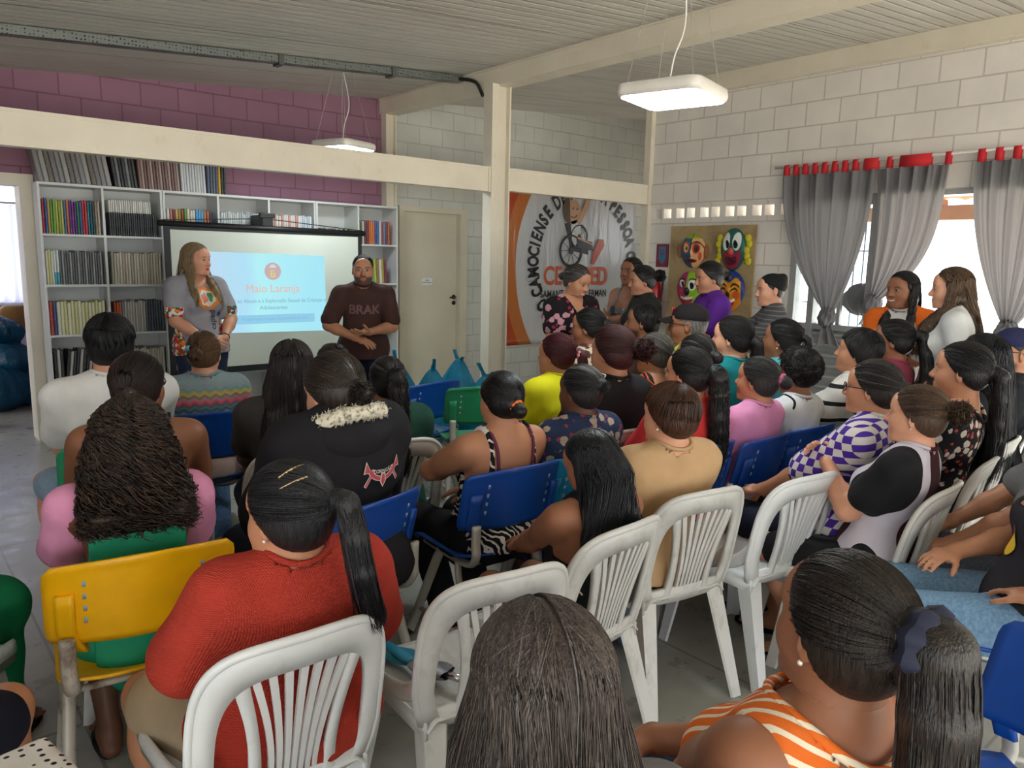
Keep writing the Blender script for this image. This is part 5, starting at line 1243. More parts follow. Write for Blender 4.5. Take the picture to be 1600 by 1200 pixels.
    def target(nm, s):
        if isinstance(nm, dict):
            return T(*nm['w']), nm.get('d', (0, 1, 0)), nm.get('n', (0, 0, -1)), nm.get('pole', (s*0.7, -0.6, -0.6)), nm.get('curl', 0.5)
        if nm == 'lap': return T(s*0.075, 0.25+.06*hv, 0.075), (-s*0.75, 0.65, -0.05), (0, 0.1, -1), (s*0.75, -0.5, -0.4), 0.45
        if nm == 'knee': return T(s*0.135, 0.36, 0.03), (-s*0.1, 1, -0.15), (0, 0, -1), (s*0.6, -0.2, -0.5), 0.35
        if nm == 'side': return T(s*0.25, 0.0, -0.07), (0, 0.15, -1), (-s, 0.1, 0), (s*.3, -1, 0), 0.4
        if nm == 'clasp': return T(s*0.075, 0.20+.06*hv, 0.02), (-s*0.85, 0.4, -0.35), (0, -1, -0.1), (s*0.9, -0.5, 0), 0.6
        if nm == 'cross': return T(-s*0.09, 0.175+.04*hv, 0.225+0.02*s), (-s*0.97, -0.2, 0.16), (0, -1, 0.2), (s*0.7, 0.1, -0.9), 0.5
        if nm == 'chin': return Hw((s*0.03, 0.10, -0.20)), (-s*0.25, -0.15, 1), (-s*0.2, -1, 0), (s*0.35, 0.45, -1), 0.75
        if nm == 'gesture': return T(s*0.09, 0.25, 0.16), (-s*0.75, 0.55, -0.1), (-s*.3, -0.2, 0.9), (s*0.9, -0.5, -0.2), 0.35
        if nm == 'fold': return T(-s*0.03, 0.22+.03*hv, 0.13), (-s*0.95, 0.25, 0.0), (0, -0.3, -1), (s*0.9, -0.2, -0.6), 0.5
    handp = {}
    for s, nm in ((-1, armL), (1, armR)):
        wt, d, n, pole, curl = target(nm, s)
        E, Wr = ik(SH[s], v3(wt), ua, fa, pole)
        arms[s] = (SH[s], E, Wr)
        A(cone(SH[s], E, 0.050*g**.8, 0.040*g**.5, 0.035, 'uarm'))
        A(cone(SH[s]+(E-SH[s])*.15, SH[s]+(E-SH[s])*0.6, 0.047*g**.9, 0.044*g**.8, 0.035, 'uarm'))
        A(cone(E, E+(Wr-E)*0.35, 0.039*g**.5, 0.040*g**.5, 0.025, 'farm')); A(cone(E+(Wr-E)*0.3, Wr, 0.040*g**.5, 0.0265, 0.025, 'farm'))
        dd = unit(v3(d)*1.0+unit(Wr-E)*0.35); nn = v3(n); nn = nn-dd*(nn@dd); xx = np.cross(dd, unit(nn))
        side = 1 if (xx @ v3(0, 0.25, 1)) > 0 else -1
        if nm == 'lap' or nm == 'knee': side = 1 if (xx @ (-s*Rx)) > 0 else -1
        A(cone(Wr, Wr+dd*0.02, 0.0265, 0.023, 0.02, 'farm'))
        handp[s] = hand_prims(Wr+dd*0.008, dd, n, side, curl, 0.98 if not male else 1.06)
    allp = body+neck+hprims+handp[-1]+handp[1]
    # ---- where the root goes: the crown of the head lands on the given point
    ht = HC+RH @ v3(0, -0.01, 0.112)*hs
    sc = min(max(head[2]/ht[2], 0.80), 1.14)
    rot = np.array(Matrix.Rotation(math.radians(-heading), 3, 'Z'))
    off = rot @ v3(ht[0], ht[1], 0)*sc
    root = empty('person', (head[0]-off[0], head[1]-off[1], 0), math.radians(-heading), label, 'person', group)
    root.scale = (sc, sc, sc)
    # ---- body mesh
    base = lin(SKIN[skin] if isinstance(skin, str) else skin)
    blocks = []
    neckcut = nb+nd*0.045
    hl, hh_ = bounds(hprims, 0, 0.012)
    Vs, Fs, Cs = [], [], []
    nv = 0
    def put(V, F, C):
        nonlocal nv
        Vs.append(V); Fs.append(F+nv); Cs.append(C); nv += len(V)
    hbox = []
    if hands:
        for s in (-1, 1):
            lo, hi = bounds(handp[s], 0, 0.006); hbox.append((lo, hi))
    # head block (fine)
    near = body[:4]+[p for p in body if p.tag == 'torso']+neck
    D, axs = field(near[4:]+hprims if False else [p for p in body if p.tag == 'torso']+neck+hprims+(handp[-1]+handp[1] if 'chin' in (armL, armR) else []), hl-np.array([0, 0, 0.02]), hh_, hres)
    D = np.maximum(D, -((axs[0][:, None, None]-F32(neckcut[0]))*F32(nd[0])+(axs[1][None, :, None]-F32(neckcut[1]))*F32(nd[1])+(axs[2][None, None, :]-F32(neckcut[2]))*F32(nd[2])+F32(0.012)))
    V, F = surfnet(D, [a[0] for a in axs], hres)
    q = ((V-HC) @ RH)/hs
    put(V, F, head_color(q, base, male, face.get('lip'), face.get('brow', (40, 28, 22)), face.get('beard'), face.get('smile', 0)))
    # body block
    lo, hi = bounds([p for p in body if p.tag != 'foot' or not (bottom and bottom.get('shoes'))]+neck+([] if hands else handp[-1]+handp[1]), 0, 0.02)
    hi[2] = min(hi[2], max(neckcut[2]+0.03, max(a[2][2]+0.1 for a in arms.values())))
    D, axs = field(body+neck+([] if hands else handp[-1]+handp[1])+([] if not hands else []), lo, hi, res)
    cut = (axs[0][:, None, None]-F32(neckcut[0]))*F32(nd[0])+(axs[1][None, :, None]-F32(neckcut[1]))*F32(nd[1])+(axs[2][None, None, :]-F32(neckcut[2]))*F32(nd[2])
    rr = np.sqrt((axs[0][:, None, None]-F32(neckcut[0]))**2+(axs[1][None, :, None]-F32(neckcut[1]))**2+0*axs[2][None, None, :])
    D = np.where(rr < 0.13, np.maximum(D, cut), D)
    V, F = surfnet(D, [a[0] for a in axs], res)
    put(V, F, np.tile(base, (len(V), 1)))
    if hands:
        for s in (-1, 1):
            S_, E, Wr = arms[s]
            ps = [p for p in body if p.tag == 'farm']+handp[s]
            lo, hi = bounds(handp[s], 0, 0.012)
            D, axs = field(ps, lo, hi, 0.0034)
            V, F = surfnet(D, [a[0] for a in axs], 0.0034)
            C = np.tile(base, (len(V), 1))
            put(V, F, C)
    V = np.concatenate(Vs); F = np.concatenate(Fs); C = np.concatenate(Cs)
    if not seated or True:
        pass
    ob = mobj('body', V, F, skin_mat(), root, True, C)
    tor = [p for p in body if p.tag == 'torso']
    # ---- clothes
    def cloth(nm, m, prims, inf, cuts, wr=0.004, h=None, parent=root):
        h = h or res*1.1
        lo, hi = bounds(prims, inf if not callable(inf) else 0.05, 0.03)
        D, axs = field(prims, lo, hi, h, 0 if callable(inf) else inf, inf if callable(inf) else None)
        X, Y, Z = axs[0][:, None, None], axs[1][None, :, None], axs[2][None, None, :]
        if wr: D = D-F32(wr*0.45)+wrinkle(X, Y, Z, wr*0.9)
        for f in cuts: D = np.maximum(D, f(X, Y, Z).astype(F32))
        V, F = surfnet(D, [a[0] for a in axs], h)
        return mobj(nm, V, F, m, parent, True)
    tz = lambda X, Y, Z: (X-F32(P[0]))*F32(Ux[0])+(Y-F32(P[1]))*F32(Ux[1])+(Z-F32(P[2]))*F32(Ux[2])
    tx = lambda X, Y, Z: (X-F32(P[0]))*F32(Rx[0])+(Y-F32(P[1]))*F32(Rx[1])+(Z-F32(P[2]))*F32(Rx[2])
    ty = lambda X, Y, Z: (X-F32(P[0]))*F32(Fw[0])+(Y-F32(P[1]))*F32(Fw[1])+(Z-F32(P[2]))*F32(Fw[2])
    INFO = dict(T=T, Hw=Hw, HC=HC, RH=RH, hs=hs, root=root, arms=arms, body=body, nb=nb, nd=nd, sc=sc, tz=tz, tx=tx, ty=ty, cloth=cloth, tor=tor, res=res, hp=hp, legp=legp, Rx=Rx, Fw=Fw, Ux=Ux, P=P, foot=foot, hprims=hprims, neck=neck, handp=handp)
    if top:
        sl = top.get('sleeve', 0.55); fit = top.get('fit', 0.010); hem = top.get('hem', -0.03 if seated else -0.10)
        pr = [p for p in tor]
        pr.append(ell(T(0, -0.008, 0.0), (0.170*g, 0.132*g, 0.13), 0.05, TR, 'torso'))
        for s in (-1, 1):
            S_, E, Wr = arms[s]
            if sl > 0:
                e = min(sl, 1.0); fl = top.get('flare', 0.012)
                pr.append(cone(S_, S_+(E-S_)*e, 0.057*g**.85, 0.050*g**.8+fl*e, 0.035, 'sleeve'))
                if sl > 1: pr.append(cone(E, E+(Wr-E)*(sl-1), 0.045*g**.5, 0.045*g**.5+(0.034-0.045)*(sl-1)+fl, 0.03, 'sleeve'))
        if not seated or hem < -0.05: pr.append(ell(T(0, 0, -0.06), (0.170*g, 0.134*g, 0.14), 0.05, TR, 'torso'))
        cuts = [lambda X, Y, Z: F32(hem)-tz(X, Y, Z)]
        nk = top.get('neck', 'crew')
        def neckcutf(X, Y, Z, w=0.0, dz=0.0, dy=0.0):
            c = T(0, -0.012+dy, 0.478+dz); rx, ry, rz = 0.066+w, 0.062+w, 0.05+max(0, -dz*0.5)
            k = np.sqrt((tx(X, Y, Z)/F32(rx))**2+((ty(X, Y, Z)+F32(0.012-dy))/F32(ry))**2)
            return np.minimum((1-k)*F32(min(rx, ry)), tz(X, Y, Z)-F32(0.36))
        if nk == 'crew': cuts.append(lambda X, Y, Z: neckcutf(X, Y, Z, 0.006+0.01*hv))
        elif nk == 'scoop': cuts.append(lambda X, Y, Z: neckcutf(X, Y, Z, 0.022+.012*hv, -0.012))
        elif nk == 'wide': cuts.append(lambda X, Y, Z: neckcutf(X, Y, Z, 0.040, -0.01))
        elif nk == 'v': cuts.append(lambda X, Y, Z: np.maximum(neckcutf(X, Y, Z, 0.008), np.minimum(ty(X, Y, Z)-0.0, (F32(0.07)-np.abs(tx(X, Y, Z))*1.0-(F32(0.47)-tz(X, Y, Z))*F32(0.55))*F32(0.7))))
        elif nk == 'tank':                       # straps over the shoulders, open back and armholes
            zb = top.get('back', 0.27); zf = top.get('front', 0.31); sx = top.get('strapx', 0.088); swd = top.get('strapw', 0.018)
            def tank(X, Y, Z):
                x, y, z = np.abs(tx(X, Y, Z)), ty(X, Y, Z), tz(X, Y, Z)
                lim = np.where(y > 0.02, F32(zf), F32(zb))+0*z
                up = z-lim
                return np.minimum(up, np.maximum(np.abs(x-F32(sx))-F32(swd), -up-0.01))
            cuts.append(tank)
        elif nk == 'halter': cuts.append(lambda X, Y, Z: np.maximum(neckcutf(X, Y, Z, 0.012), 0*Z-1))
        if sl == 0:
            ah = top.get('armhole', 0.020)
            for s in (-1, 1):
                S_, E, Wr = arms[s]
                def armcut(X, Y, Z, S_=S_, s=s):
                    return (tx(X, Y, Z)*s-F32(sw-ah)) if nk != 'tank' else (tx(X, Y, Z)*s-F32(sw+0.02))
                cuts.append(armcut)
        if nk in ('crew', 'scoop', 'wide') and top.get('rib', True):
            w_ = {'crew': 0.006+0.01*hv, 'scoop': 0.022+.012*hv, 'wide': 0.040}[nk]; an = np.linspace(0, 2*PI, 28)
            Q = np.array([T((0.066+w_)*math.cos(a), (0.062+w_)*math.sin(a)-0.012, 0.56) for a in an])
            for _ in range(30): Q = Q-Ux[None]*np.clip(eval_pts(tor, Q, fit), -0.02, 0.03)[:, None]*0.8
            for _ in range(4): hq = ((Q-P[None]) @ Ux)[:-1]; hn = (np.roll(hq, 1)+np.roll(hq, -1)+hq)/3; dq = np.append(hn-hq, (hn-hq)[0]); Q = Q+dq[:, None]*Ux[None]
            rb = MB(); rb.tube([tuple(q) for q in Q], 0.0085, 8, False); rb.build('neckband', top['mat'], root, True)
        for f in top.get('cuts', ()): cuts.append(f(INFO))
        INFO['top'] = cloth(top.get('name', 'shirt'), top['mat'], pr, fit, cuts, top.get('wr', 0.005))
    if bottom:
        kind = bottom.get('kind', 'jeans'); ln = {'jeans': 2.0, 'shorts': 0.85, 'skirt': 1.5, 'trousers': 2.0, 'capri': 1.4}[kind]; ln = bottom.get('len', ln)
        pr = [ell(T(0, -0.005, 0.0), (0.160*g, 0.122*g, 0.125), 0.05, TR, 'torso')]
        for s in (-1, 1):
            H, K, An = legp[s]; e = min(ln, 1.0)
            pr.append(cone(H, H+(K-H)*e, 0.086*g, 0.086*g+(0.062*g**.6-0.086*g)*e+bottom.get('flare', 0.004), 0.04))
            if ln > 1: pr.append(cone(K, K+(An-K)*(ln-1), 0.062*g**.5, 0.056*g**.5+bottom.get('flare', 0.0), 0.03))
        if kind == 'skirt':
            HL, KL, _a = legp[-1]; HR, KR, _b = legp[1]
            for t_ in (0.0, 0.3, 0.6, 0.9): 
                a, b = HL+(KL-HL)*t_, HR+(KR-HR)*t_
                pr.append(cone(a, b, 0.085*g, 0.085*g, 0.04))
            if ln > 1: pr.append(cone(KL, KR, 0.07, 0.07, 0.04)); pr.append(cone((KL+KR)/2, (KL+KR)/2+(_a-KL)*(ln-1), 0.10, 0.12, 0.06))
        cuts = [lambda X, Y, Z: tz(X, Y, Z)-F32(bottom.get('waist', 0.09))]
        cloth(bottom.get('name', {'jeans': 'trousers', 'capri': 'trousers'}.get(kind, kind)), bottom['mat'], pr, bottom.get('fit', 0.008), cuts, 0.004)
    if feet:
        for An, toe in foot:
            if feet[0] == 'shoe':
                pr = [cone(An+v3(0, -0.035, -0.04), toe+v3(0, 0.01, 0.004), 0.038, 0.030, 0.03), cone(An+v3(0, 0, -.01), An+v3(0, 0.07, -0.04), 0.036, 0.033, 0.03)]
                cloth('shoe', feet[1], pr, 0.004, [lambda X, Y, Z: F32(-0.0)-Z+0*X+0*Y, lambda X, Y, Z: Z-F32(0.085)+0*X+0*Y], 0, 0.008)
            else:
                mb = MB(); c = (An+toe)/2; pts = [(math.cos(a)*(0.042+0.006*math.sin(a)), math.sin(a)*0.122) for a in np.linspace(0, 2*PI, 20, endpoint=False)]
                V_ = [(c[0]+x, c[1]+y+0.01, z) for z in (0.001, 0.016) for x, y in pts]
                mb.add(V_, [(i, (i+1) % 20, 20+(i+1) % 20, 20+i) for i in range(20)]+[tuple(range(20)), tuple(range(39, 19, -1))])
                mb.tube([(c[0]-0.04, c[1]+0.03, 0.014), (c[0]-0.02, c[1]+0.035, 0.052), (c[0]+0.02, c[1]+0.035, 0.052), (c[0]+0.04, c[1]+0.03, 0.014)], 0.007, 6)
                mb.build('sandal', feet[1], root, True)
    if hair: build_hair(INFO, hair)
    for f in extras: f(INFO)
    REG[name] = dict(root=root, heading=heading, sc=sc, loc=root.location.copy(), **{k: INFO[k] for k in ('T', 'Hw', 'arms')})
    return root
# ---------------------------------------------------------------- hair
HL_Y = np.array([-0.20, -0.10, -0.06, -0.03, -0.012, 0.005, 0.02, 0.035, 0.05, 0.065, 0.085, 0.20])
HL_Z = np.array([-0.085, -0.080, -0.068, -0.045, -0.020, -0.004, 0.010, 0.030, 0.052, 0.070, 0.082, 0.090])
def hairline(y, x=None, drop=0.0): return np.interp(y, HL_Y, HL_Z)-drop
def build_hair(I, h):
    st = h['style']; rs = np.random.RandomState(h.get('seed', 3)); Hw, T, RH, HC, hs, root = (I[k] for k in ('Hw', 'T', 'RH', 'HC', 'hs', 'root'))
    c1 = 0.55*lin(h.get('color', (28, 22, 20))); c2 = 0.50*lin(h.get('hi', tuple(min(255, int(v*1.7+12)) for v in h.get('color', (28, 22, 20)))))
    grey = h.get('grey', 0.0); th = h.get('th', 0.012); n = h.get('n', 260); m = 12; rad = h.get('rad', 0.0016)
    hm = hair_mat(h.get('rough', 0.36)); drop = h.get('drop', 0.0)
    W_ = lambda q: HC+(np.asarray(q) @ RH.T)*hs
    prims = [ell((0, -0.014, 0.034), CAPR+th, 0.02), ell((0, -0.030, -0.020), (0.066+th*.8, 0.068+th*.8, 0.066), 0.03)]
    if st == 'buzz': th = 0.003
    if st == 'buzz': prims = [ell((0, -0.014, 0.034), CAPR+0.004, 0.02), ell((0, -0.030, -0.020), (0.0645, 0.0665, 0.062), 0.03)]
    if st in ('afro', 'curlyshort'): prims = [ell((0, -0.016, 0.045), CAPR+h.get('vol', 0.025), 0.02), ell((0, -0.035, -0.015), (0.070, 0.070, 0.06), 0.03)]
    G = v3(h.get('gather', (0, -0.9, -0.1))); Gd = unit(G); Gp = cap_surface(Gd[None], th+0.004)[0]
    extra = []      # primitives already in the wearer's space
    strands = []    # arrays (n, m, 3)
    def sph(k, lo=-0.6):
        u = rs.randn(k*3, 3); u /= np.linalg.norm(u, axis=1, keepdims=True); p = cap_surface(u, 0)
        ok = p[:, 2] > hairline(p[:, 1])-drop+0.004
        return u[ok][:k]
    def fallpath(a, zend, front):
        """column of loose hair at lateral position a (-1..1)"""
        az = math.radians(a*h.get('spread', 105))
        w = h.get('width', 1.0)
        p0 = CAPC+v3(math.sin(az)*(0.0745+th-0.018), -math.cos(az)*(0.094+th-0.018), -0.005)
        p1 = v3(math.sin(az)*(0.074+th*.8), -math.cos(az)*(0.085+th*.6)-0.012, -0.075)
        if front and abs(a) > front:
            s = 1 if a > 0 else -1
            return [Hw(p0), Hw(p1+v3(0, 0.012, -0.02)), T(s*(0.080-0.02*(abs(a)-front)), 0.075, 0.43), T(s*0.080, 0.128+0.06*(I['res'] < 0), 0.36), T(s*(0.070+.03*rs.rand()), 0.150, zend)]
        fz = T(0, 0, 0.44)[2]
        zs = [0.43, 0.36, 0.28, 0.2, 0.1, 0.0, -0.1]
        pts = [Hw(p0), Hw(p1)]+[T(math.sin(az)*(0.098+0.012*i)*w, -0.098-0.016*min(i, 3)-0.02*math.cos(az)*w-h.get('backoff', 0.0), z) for i, z in enumerate(zs) if z > zend]
        return pts+[T(math.sin(az)*0.12*w, -0.145-h.get('backoff', 0.0), zend)]
    if st in ('long', 'curlylong', 'bob'):
        zend = h.get('zend', 0.22); front = h.get('front', 0)
        cols = np.linspace(-1, 1, 9)
        for a in cols:
            if st == 'bob':
                az = math.radians(a*h.get('spread', 105)); P_ = [Hw(CAPC+v3(math.sin(az)*(0.0745+th), -math.cos(az)*(0.094+th), -0.03)), Hw(v3(math.sin(az)*0.080, -math.cos(az)*0.092-0.01, h.get('bobz', -0.10)))]
            else: P_ = smoothpath(fallpath(a, zend+0.03*abs(a), front), 7)
            rr = 0.022*h.get('bulk', 1.0)
            for i in range(len(P_)-1): extra.append(cone(P_[i], P_[i+1], rr*(0.7+0.3*min(1, i/2))*(1.0-0.25*i/len(P_)), rr*(0.7+0.3*min(1, (i+1)/2))*(1.0-0.25*(i+1)/len(P_)), 0.03))
        k = n
        sgn = np.where(rs.rand(k) < 0.5, -1, 1); a = sgn*rs.rand(k)**0.8
        py = rs.uniform(-0.06, 0.075, k); u0 = np.stack([sgn*0.006+h.get('part', 0.0), py, np.full(k, 0.085)], 1); u0 /= np.linalg.norm(u0, axis=1, keepdims=True)
        az = np.radians(a*h.get('spread', 105)); u1 = np.stack([np.sin(az), -np.cos(az), np.full(k, -0.30)], 1); u1 /= np.linalg.norm(u1, axis=1, keepdims=True)
        t = np.linspace(0, 1, 7)[None, :, None]
        top = cap_surface(slerp(u0[:, None, :], u1[:, None, :], t), th+0.001+0.004*rs.rand(k)[:, None, None])
        top = W_(top); out = []
        for i in range(k):
            if st == 'bob':
                e = Hw(v3(math.sin(az[i])*0.094, -math.cos(az[i])*0.108-0.006, h.get('bobz', -0.10)+0.02*rs.rand()))
                P_ = np.concatenate([top[i], [(top[i][-1]*0.4+e*0.6)+RH @ v3(math.sin(az[i])*.004, -math.cos(az[i])*.004, 0), e]])
            else:
                fp = np.array(fallpath(a[i], zend+0.09*(rs.rand()-0.3), front))[1:]
                nrm = RH @ v3(math.sin(az[i]), -math.cos(az[i]), 0)
                if front and abs(a[i]) > front: nrm = RH @ v3(0.5*sgn[i], 0.8, 0)
                fp = fp+nrm*(0.022*h.get('bulk', 1.0)+0.004+0.006*rs.rand())+rs.randn(3)*0.005
                P_ = np.concatenate([top[i][:-1], fp])
            out.append(smoothpath(P_, 26 if st == 'curlylong' else 16))
        S = np.array(out)
        if st == 'curlylong':
            mm = S.shape[1]; tt = np.linspace(0, 1, mm)[None]; ph = rs.rand(k)[:, None]*6.28; fr = (26+10*rs.rand(k))[:, None]; amp = (0.013*np.clip((tt-0.15)*2.2, 0, 1))*(0.5+rs.rand(k))[:, None]
            S = smoothpath(S, 60); mm = 60; tt = np.linspace(0, 1, mm)[None]; amp = (0.017*np.clip((tt-0.18)*2.0, 0.10, 1))*(0.6+0.8*rs.rand(k))[:, None]
            S[..., 0] += np.cos(fr*2.2*tt+ph)*amp; S[..., 1] += np.sin(fr*2.2*tt+ph)*amp; S[..., 2] += np.sin(fr*2.2*tt+ph*2)*amp*0.4
        elif h.get('wave'):
            tt = np.linspace(0, 1, S.shape[1])[None]; ph = rs.rand(k)[:, None]*2; w = h['wave']*np.clip((tt-0.3)*2, 0, 1)
            S[..., 0] += np.sin(tt*16+ph)*w; S[..., 1] += np.cos(tt*15+ph)*w*0.6
        strands.append(S)
    elif st in ('pony', 'bun', 'tied'):
        u = sph(n)
        t = np.linspace(0, 1, m)[None, :, None]
        S = cap_surface(slerp(u[:, None, :], np.tile(Gd, (len(u), 1, 1)), t), th+0.0008+0.0022*rs.rand(len(u))[:, None, None])
        strands.append(W_(S))
        GW = Hw(Gp); out_d = RH @ Gd
        if st == 'bun':
            r = h.get('r', 0.036); bc = Hw(Gp+Gd*r*0.72+v3(0, 0, -0.3*r)); sq = h.get('squash', 0.85)
            extra += [ell(bc, (r, r*sq, r*0.92), 0.012, RH.T), cone(GW, bc, 0.03, r*0.7, 0.02)]
            k = max(40, n//3); ph = rs.rand(k)*6.28; tt = np.linspace(0, 1, 14)[None]
            tilt = rs.uniform(-1.1, 1.1, k)[:, None]; an = ph[:, None]+tt*3.2
            rr = r*1.02
            ex, ey, ez = np.cos(an)*np.cos(tilt), np.sin(an)*np.cos(tilt), np.sin(tilt)+0*an
            q = np.stack([ex*rr, ez*rr*sq, ey*rr*0.92], -1)
            strands.append(bc+(q @ RH.T)+rs.randn(k, 14, 3)*h.get('mess', 0.001))
        else:
            pts = [GW-out_d*0.01, GW+out_d*0.028]+[T(*q) for q in h['tail']]
            P_ = smoothpath(pts, 9); tr = h.get('tr', 0.026)
            prof = [0.5, 0.8, 1.0, 1.05, 1.0, 0.92, 0.8, 0.6, 0.3]
            for i in range(8): extra.append(cone(P_[i], P_[i+1], tr*prof[i], tr*prof[i+1], 0.015))
            k = int(n*0.8); mm = 20 if not h.get('curl') else 48; Q = smoothpath(pts, mm); ph = rs.rand(k)*6.28; rr = (0.55+0.5*rs.rand(k))*tr
            pf = np.interp(np.linspace(0, 8, mm), range(9), prof)
            tg = np.gradient(Q, axis=0); tg /= np.linalg.norm(tg, axis=1, keepdims=True); a0 = np.cross(tg, v3(0.3, 1, 0.1)); a0 /= np.linalg.norm(a0, axis=1, keepdims=True); b0 = np.cross(tg, a0)
            S = Q[None]+(np.cos(ph)*rr)[:, None, None]*(pf[:, None]*a0)[None]+(np.sin(ph)*rr)[:, None, None]*(pf[:, None]*b0)[None]
            S = S+(rs.randn(k, 1, 3)*0.012)*np.linspace(0, 1, mm)[None, :, None]**2
            if h.get('curl'):
                tt = np.linspace(0, 1, mm)[None]; f = (60+20*rs.rand(k))[:, None]; am = h['curl']*np.clip(tt*3, 0, 1); p2 = rs.rand(k)[:, None]*6
                S[..., 0] += np.cos(f*tt+p2)*am; S[..., 1] += np.sin(f*tt+p2)*am; S[..., 2] += np.sin(f*tt+2*p2)*am*.5
            strands.append(S)
        if h.get('tie'):
            r0 = h.get('tier', 0.022) if st != 'pony' else max(h.get('tier', 0.022), 0.72*h.get('tr', 0.026)+0.002); R0 = h.get('tieR', 0.007); mb = MB(); ctr = GW+out_d*0.016 if st != 'bun' else Hw(Gp+Gd*0.004)
            e1 = unit(np.cross(out_d, v3(0, 0.2, 1))); e2 = np.cross(out_d, e1)
            def tor(u_, v_):
                a, b = 2*PI*u_, 2*PI*v_; wob = 1+0.18*math.sin(a*9)
                d = e1*math.cos(a)+e2*math.sin(a); return tuple(ctr+d*(r0+R0*wob*math.cos(b))+out_d*(R0*wob*math.sin(b)))
            mb.grid(tor, 40, 9); mb.build(h.get('tiename', 'hair_tie'), mat('tie_%d_%d_%d' % h['tie'], srgb(h['tie']), 0.7), root, True)
    elif st in ('short', 'pixie', 'buzz', 'crop'):
        k = n; az = rs.rand(k)*6.28; Cd = unit(v3(0.0, -0.35, 1)); e1 = unit(np.cross(Cd, v3(1, 0, 0))); e2 = np.cross(Cd, e1)
        ths = np.linspace(0, 1, m)
        out = []
        for i in range(k):
            d = e1*math.cos(az[i])+e2*math.sin(az[i]); t0 = rs.rand()*0.9
            Lm = h.get('slen', 0.75)
            al = t0+ths*Lm; q = np.cos(al)[:, None]*Cd+np.sin(al)[:, None]*d
            p = cap_surface(q, th+0.001+0.004*rs.rand()); 
            zl = hairline(p[:, 1])-drop-0.006; ok = p[:, 2] > zl
            if ok.sum() < 3: continue
            kk = ok.argmin() if not ok.all() else m
            if kk < 3: continue
            out.append(smoothpath(p[:kk], m))
        strands.append(W_(np.array(out)))
    elif st in ('afro', 'curlyshort'):
        u = sph(n); v = h.get('vol', 0.025); p = cap_surface(u, v*0.9)+v3(0, -0.002, 0.011)
        mm = 14; tt = np.linspace(0, 1, mm)[None]; ph = rs.rand(len(u))[:, None]*6.28; r0 = h.get('curlr', 0.008)
        e1 = np.cross(u, v3(0.2, 0.3, 1)); e1 /= np.linalg.norm(e1, axis=1, keepdims=True); e2 = np.cross(u, e1)
        S = p[:, None]+u[:, None]*(tt[..., None]*0.016-0.002)+(np.cos(tt*9+ph)*r0)[..., None]*e1[:, None]+(np.sin(tt*9+ph)*r0)[..., None]*e2[:, None]
        strands.append(W_(S))
    # ---- the solid cap and masses
    hp = I['hp'](prims)
    lo, hi = bounds(hp+extra, 0, 0.012); hh = h.get('h', 0.0055)
    D, axs = field(hp, lo, hi, hh)
    X, Y, Z = axs[0][:, None, None]-F32(HC[0]), axs[1][None, :, None]-F32(HC[1]), axs[2][None, None, :]-F32(HC[2])
    qy = (X*F32(RH[0, 1])+Y*F32(RH[1, 1])+Z*F32(RH[2, 1]))/F32(hs); qz = (X*F32(RH[0, 2])+Y*F32(RH[1, 2])+Z*F32(RH[2, 2]))/F32(hs)
    D = np.maximum(D, ((hairline(qy)-drop-qz)*0.62).astype(F32))
    if st in ('afro', 'curlyshort'): D = D+wrinkle(X*3, Y*3, Z*3, 0.006)
    if extra:
        D2, _ = field(extra, lo, hi, hh); n2 = tuple(min(a, b) for a, b in zip(D.shape, D2.shape)); s_ = tuple(slice(0, q) for q in n2)
        D = D[s_]; D2 = D2[s_]
        if st in ('curlylong',) or h.get('curl'): D2 = D2+wrinkle(axs[0][:n2[0], None, None]*2.4, axs[1][None, :n2[1], None]*2.4, axs[2][None, None, :n2[2]]*2.4, 0.006)
        kk = F32(0.012); q = np.maximum(kk-np.abs(D-D2), 0)/kk; D = np.minimum(D, D2)-q*q*kk*F32(.25)
        # loose masses must not fill the face
        if st in ('long', 'curlylong', 'bob'):
            qx = (X*F32(RH[0, 0])+Y*F32(RH[1, 0])+Z*F32(RH[2, 0]))/F32(hs)
            fc = np.minimum((qy-0.030-0.0*qz)[s_], np.minimum((0.060-np.abs(qx))[s_]+0.02, (qz+0.115)[s_])); D = np.maximum(D, np.where(qz[s_] < 0.07, fc, -1).astype(F32)*F32(0.8))
    V, F = surfnet(D, [a[0] for a in axs], hh)
    q = ((V-HC) @ RH)/hs
    streak = 0.5+0.5*np.sin(np.arctan2(q[:, 0], -q[:, 1]+0.02)*37+np.sin(q[:, 2]*60)*2)
    mixv = (0.15+0.35*streak+(grey*0.5 if grey else 0))[:, None]
    C = c1*0.85*(1-mixv)+c2*mixv
    if grey:
        g_ = 0.6*lin((150, 146, 142)); gm = (grey*np.clip((q[:, 1]+0.02)*10+0.3, 0.1, 1)*streak)[:, None]; C = C*(1-gm)+g_*gm
    hair = mobj('hair', V, F, hm, root, True, C)
    # ---- strands lying on it
    Vs, Fs, Cs = [], [], []; nv = 0
    for S in strands:
        k = len(S)
        if k == 0: continue
        V, F = tubes(S, rad*(0.7+0.6*rs.rand(k)))
        w = rs.rand(k)**1.6; col = c1*(1-w[:, None])+c2*w[:, None]
        if grey: g_ = rs.rand(k) < grey; col[g_] = 0.6*lin((150, 146, 142))
        if h.get('tip') is not None:
            tt = np.linspace(0, 1, S.shape[1])[None, :, None]; cc = col[:, None]*(1-tt)+lin(h['tip'])*tt; cc = np.repeat(cc.reshape(-1, 3), 3, 0)
        else: cc = np.repeat(col, S.shape[1]*3, 0)
        Vs.append(V); Fs.append(F+nv); Cs.append(cc); nv += len(V)
    if Vs: mobj('hair_strands', np.concatenate(Vs), np.concatenate(Fs), hm, hair, True, np.concatenate(Cs))

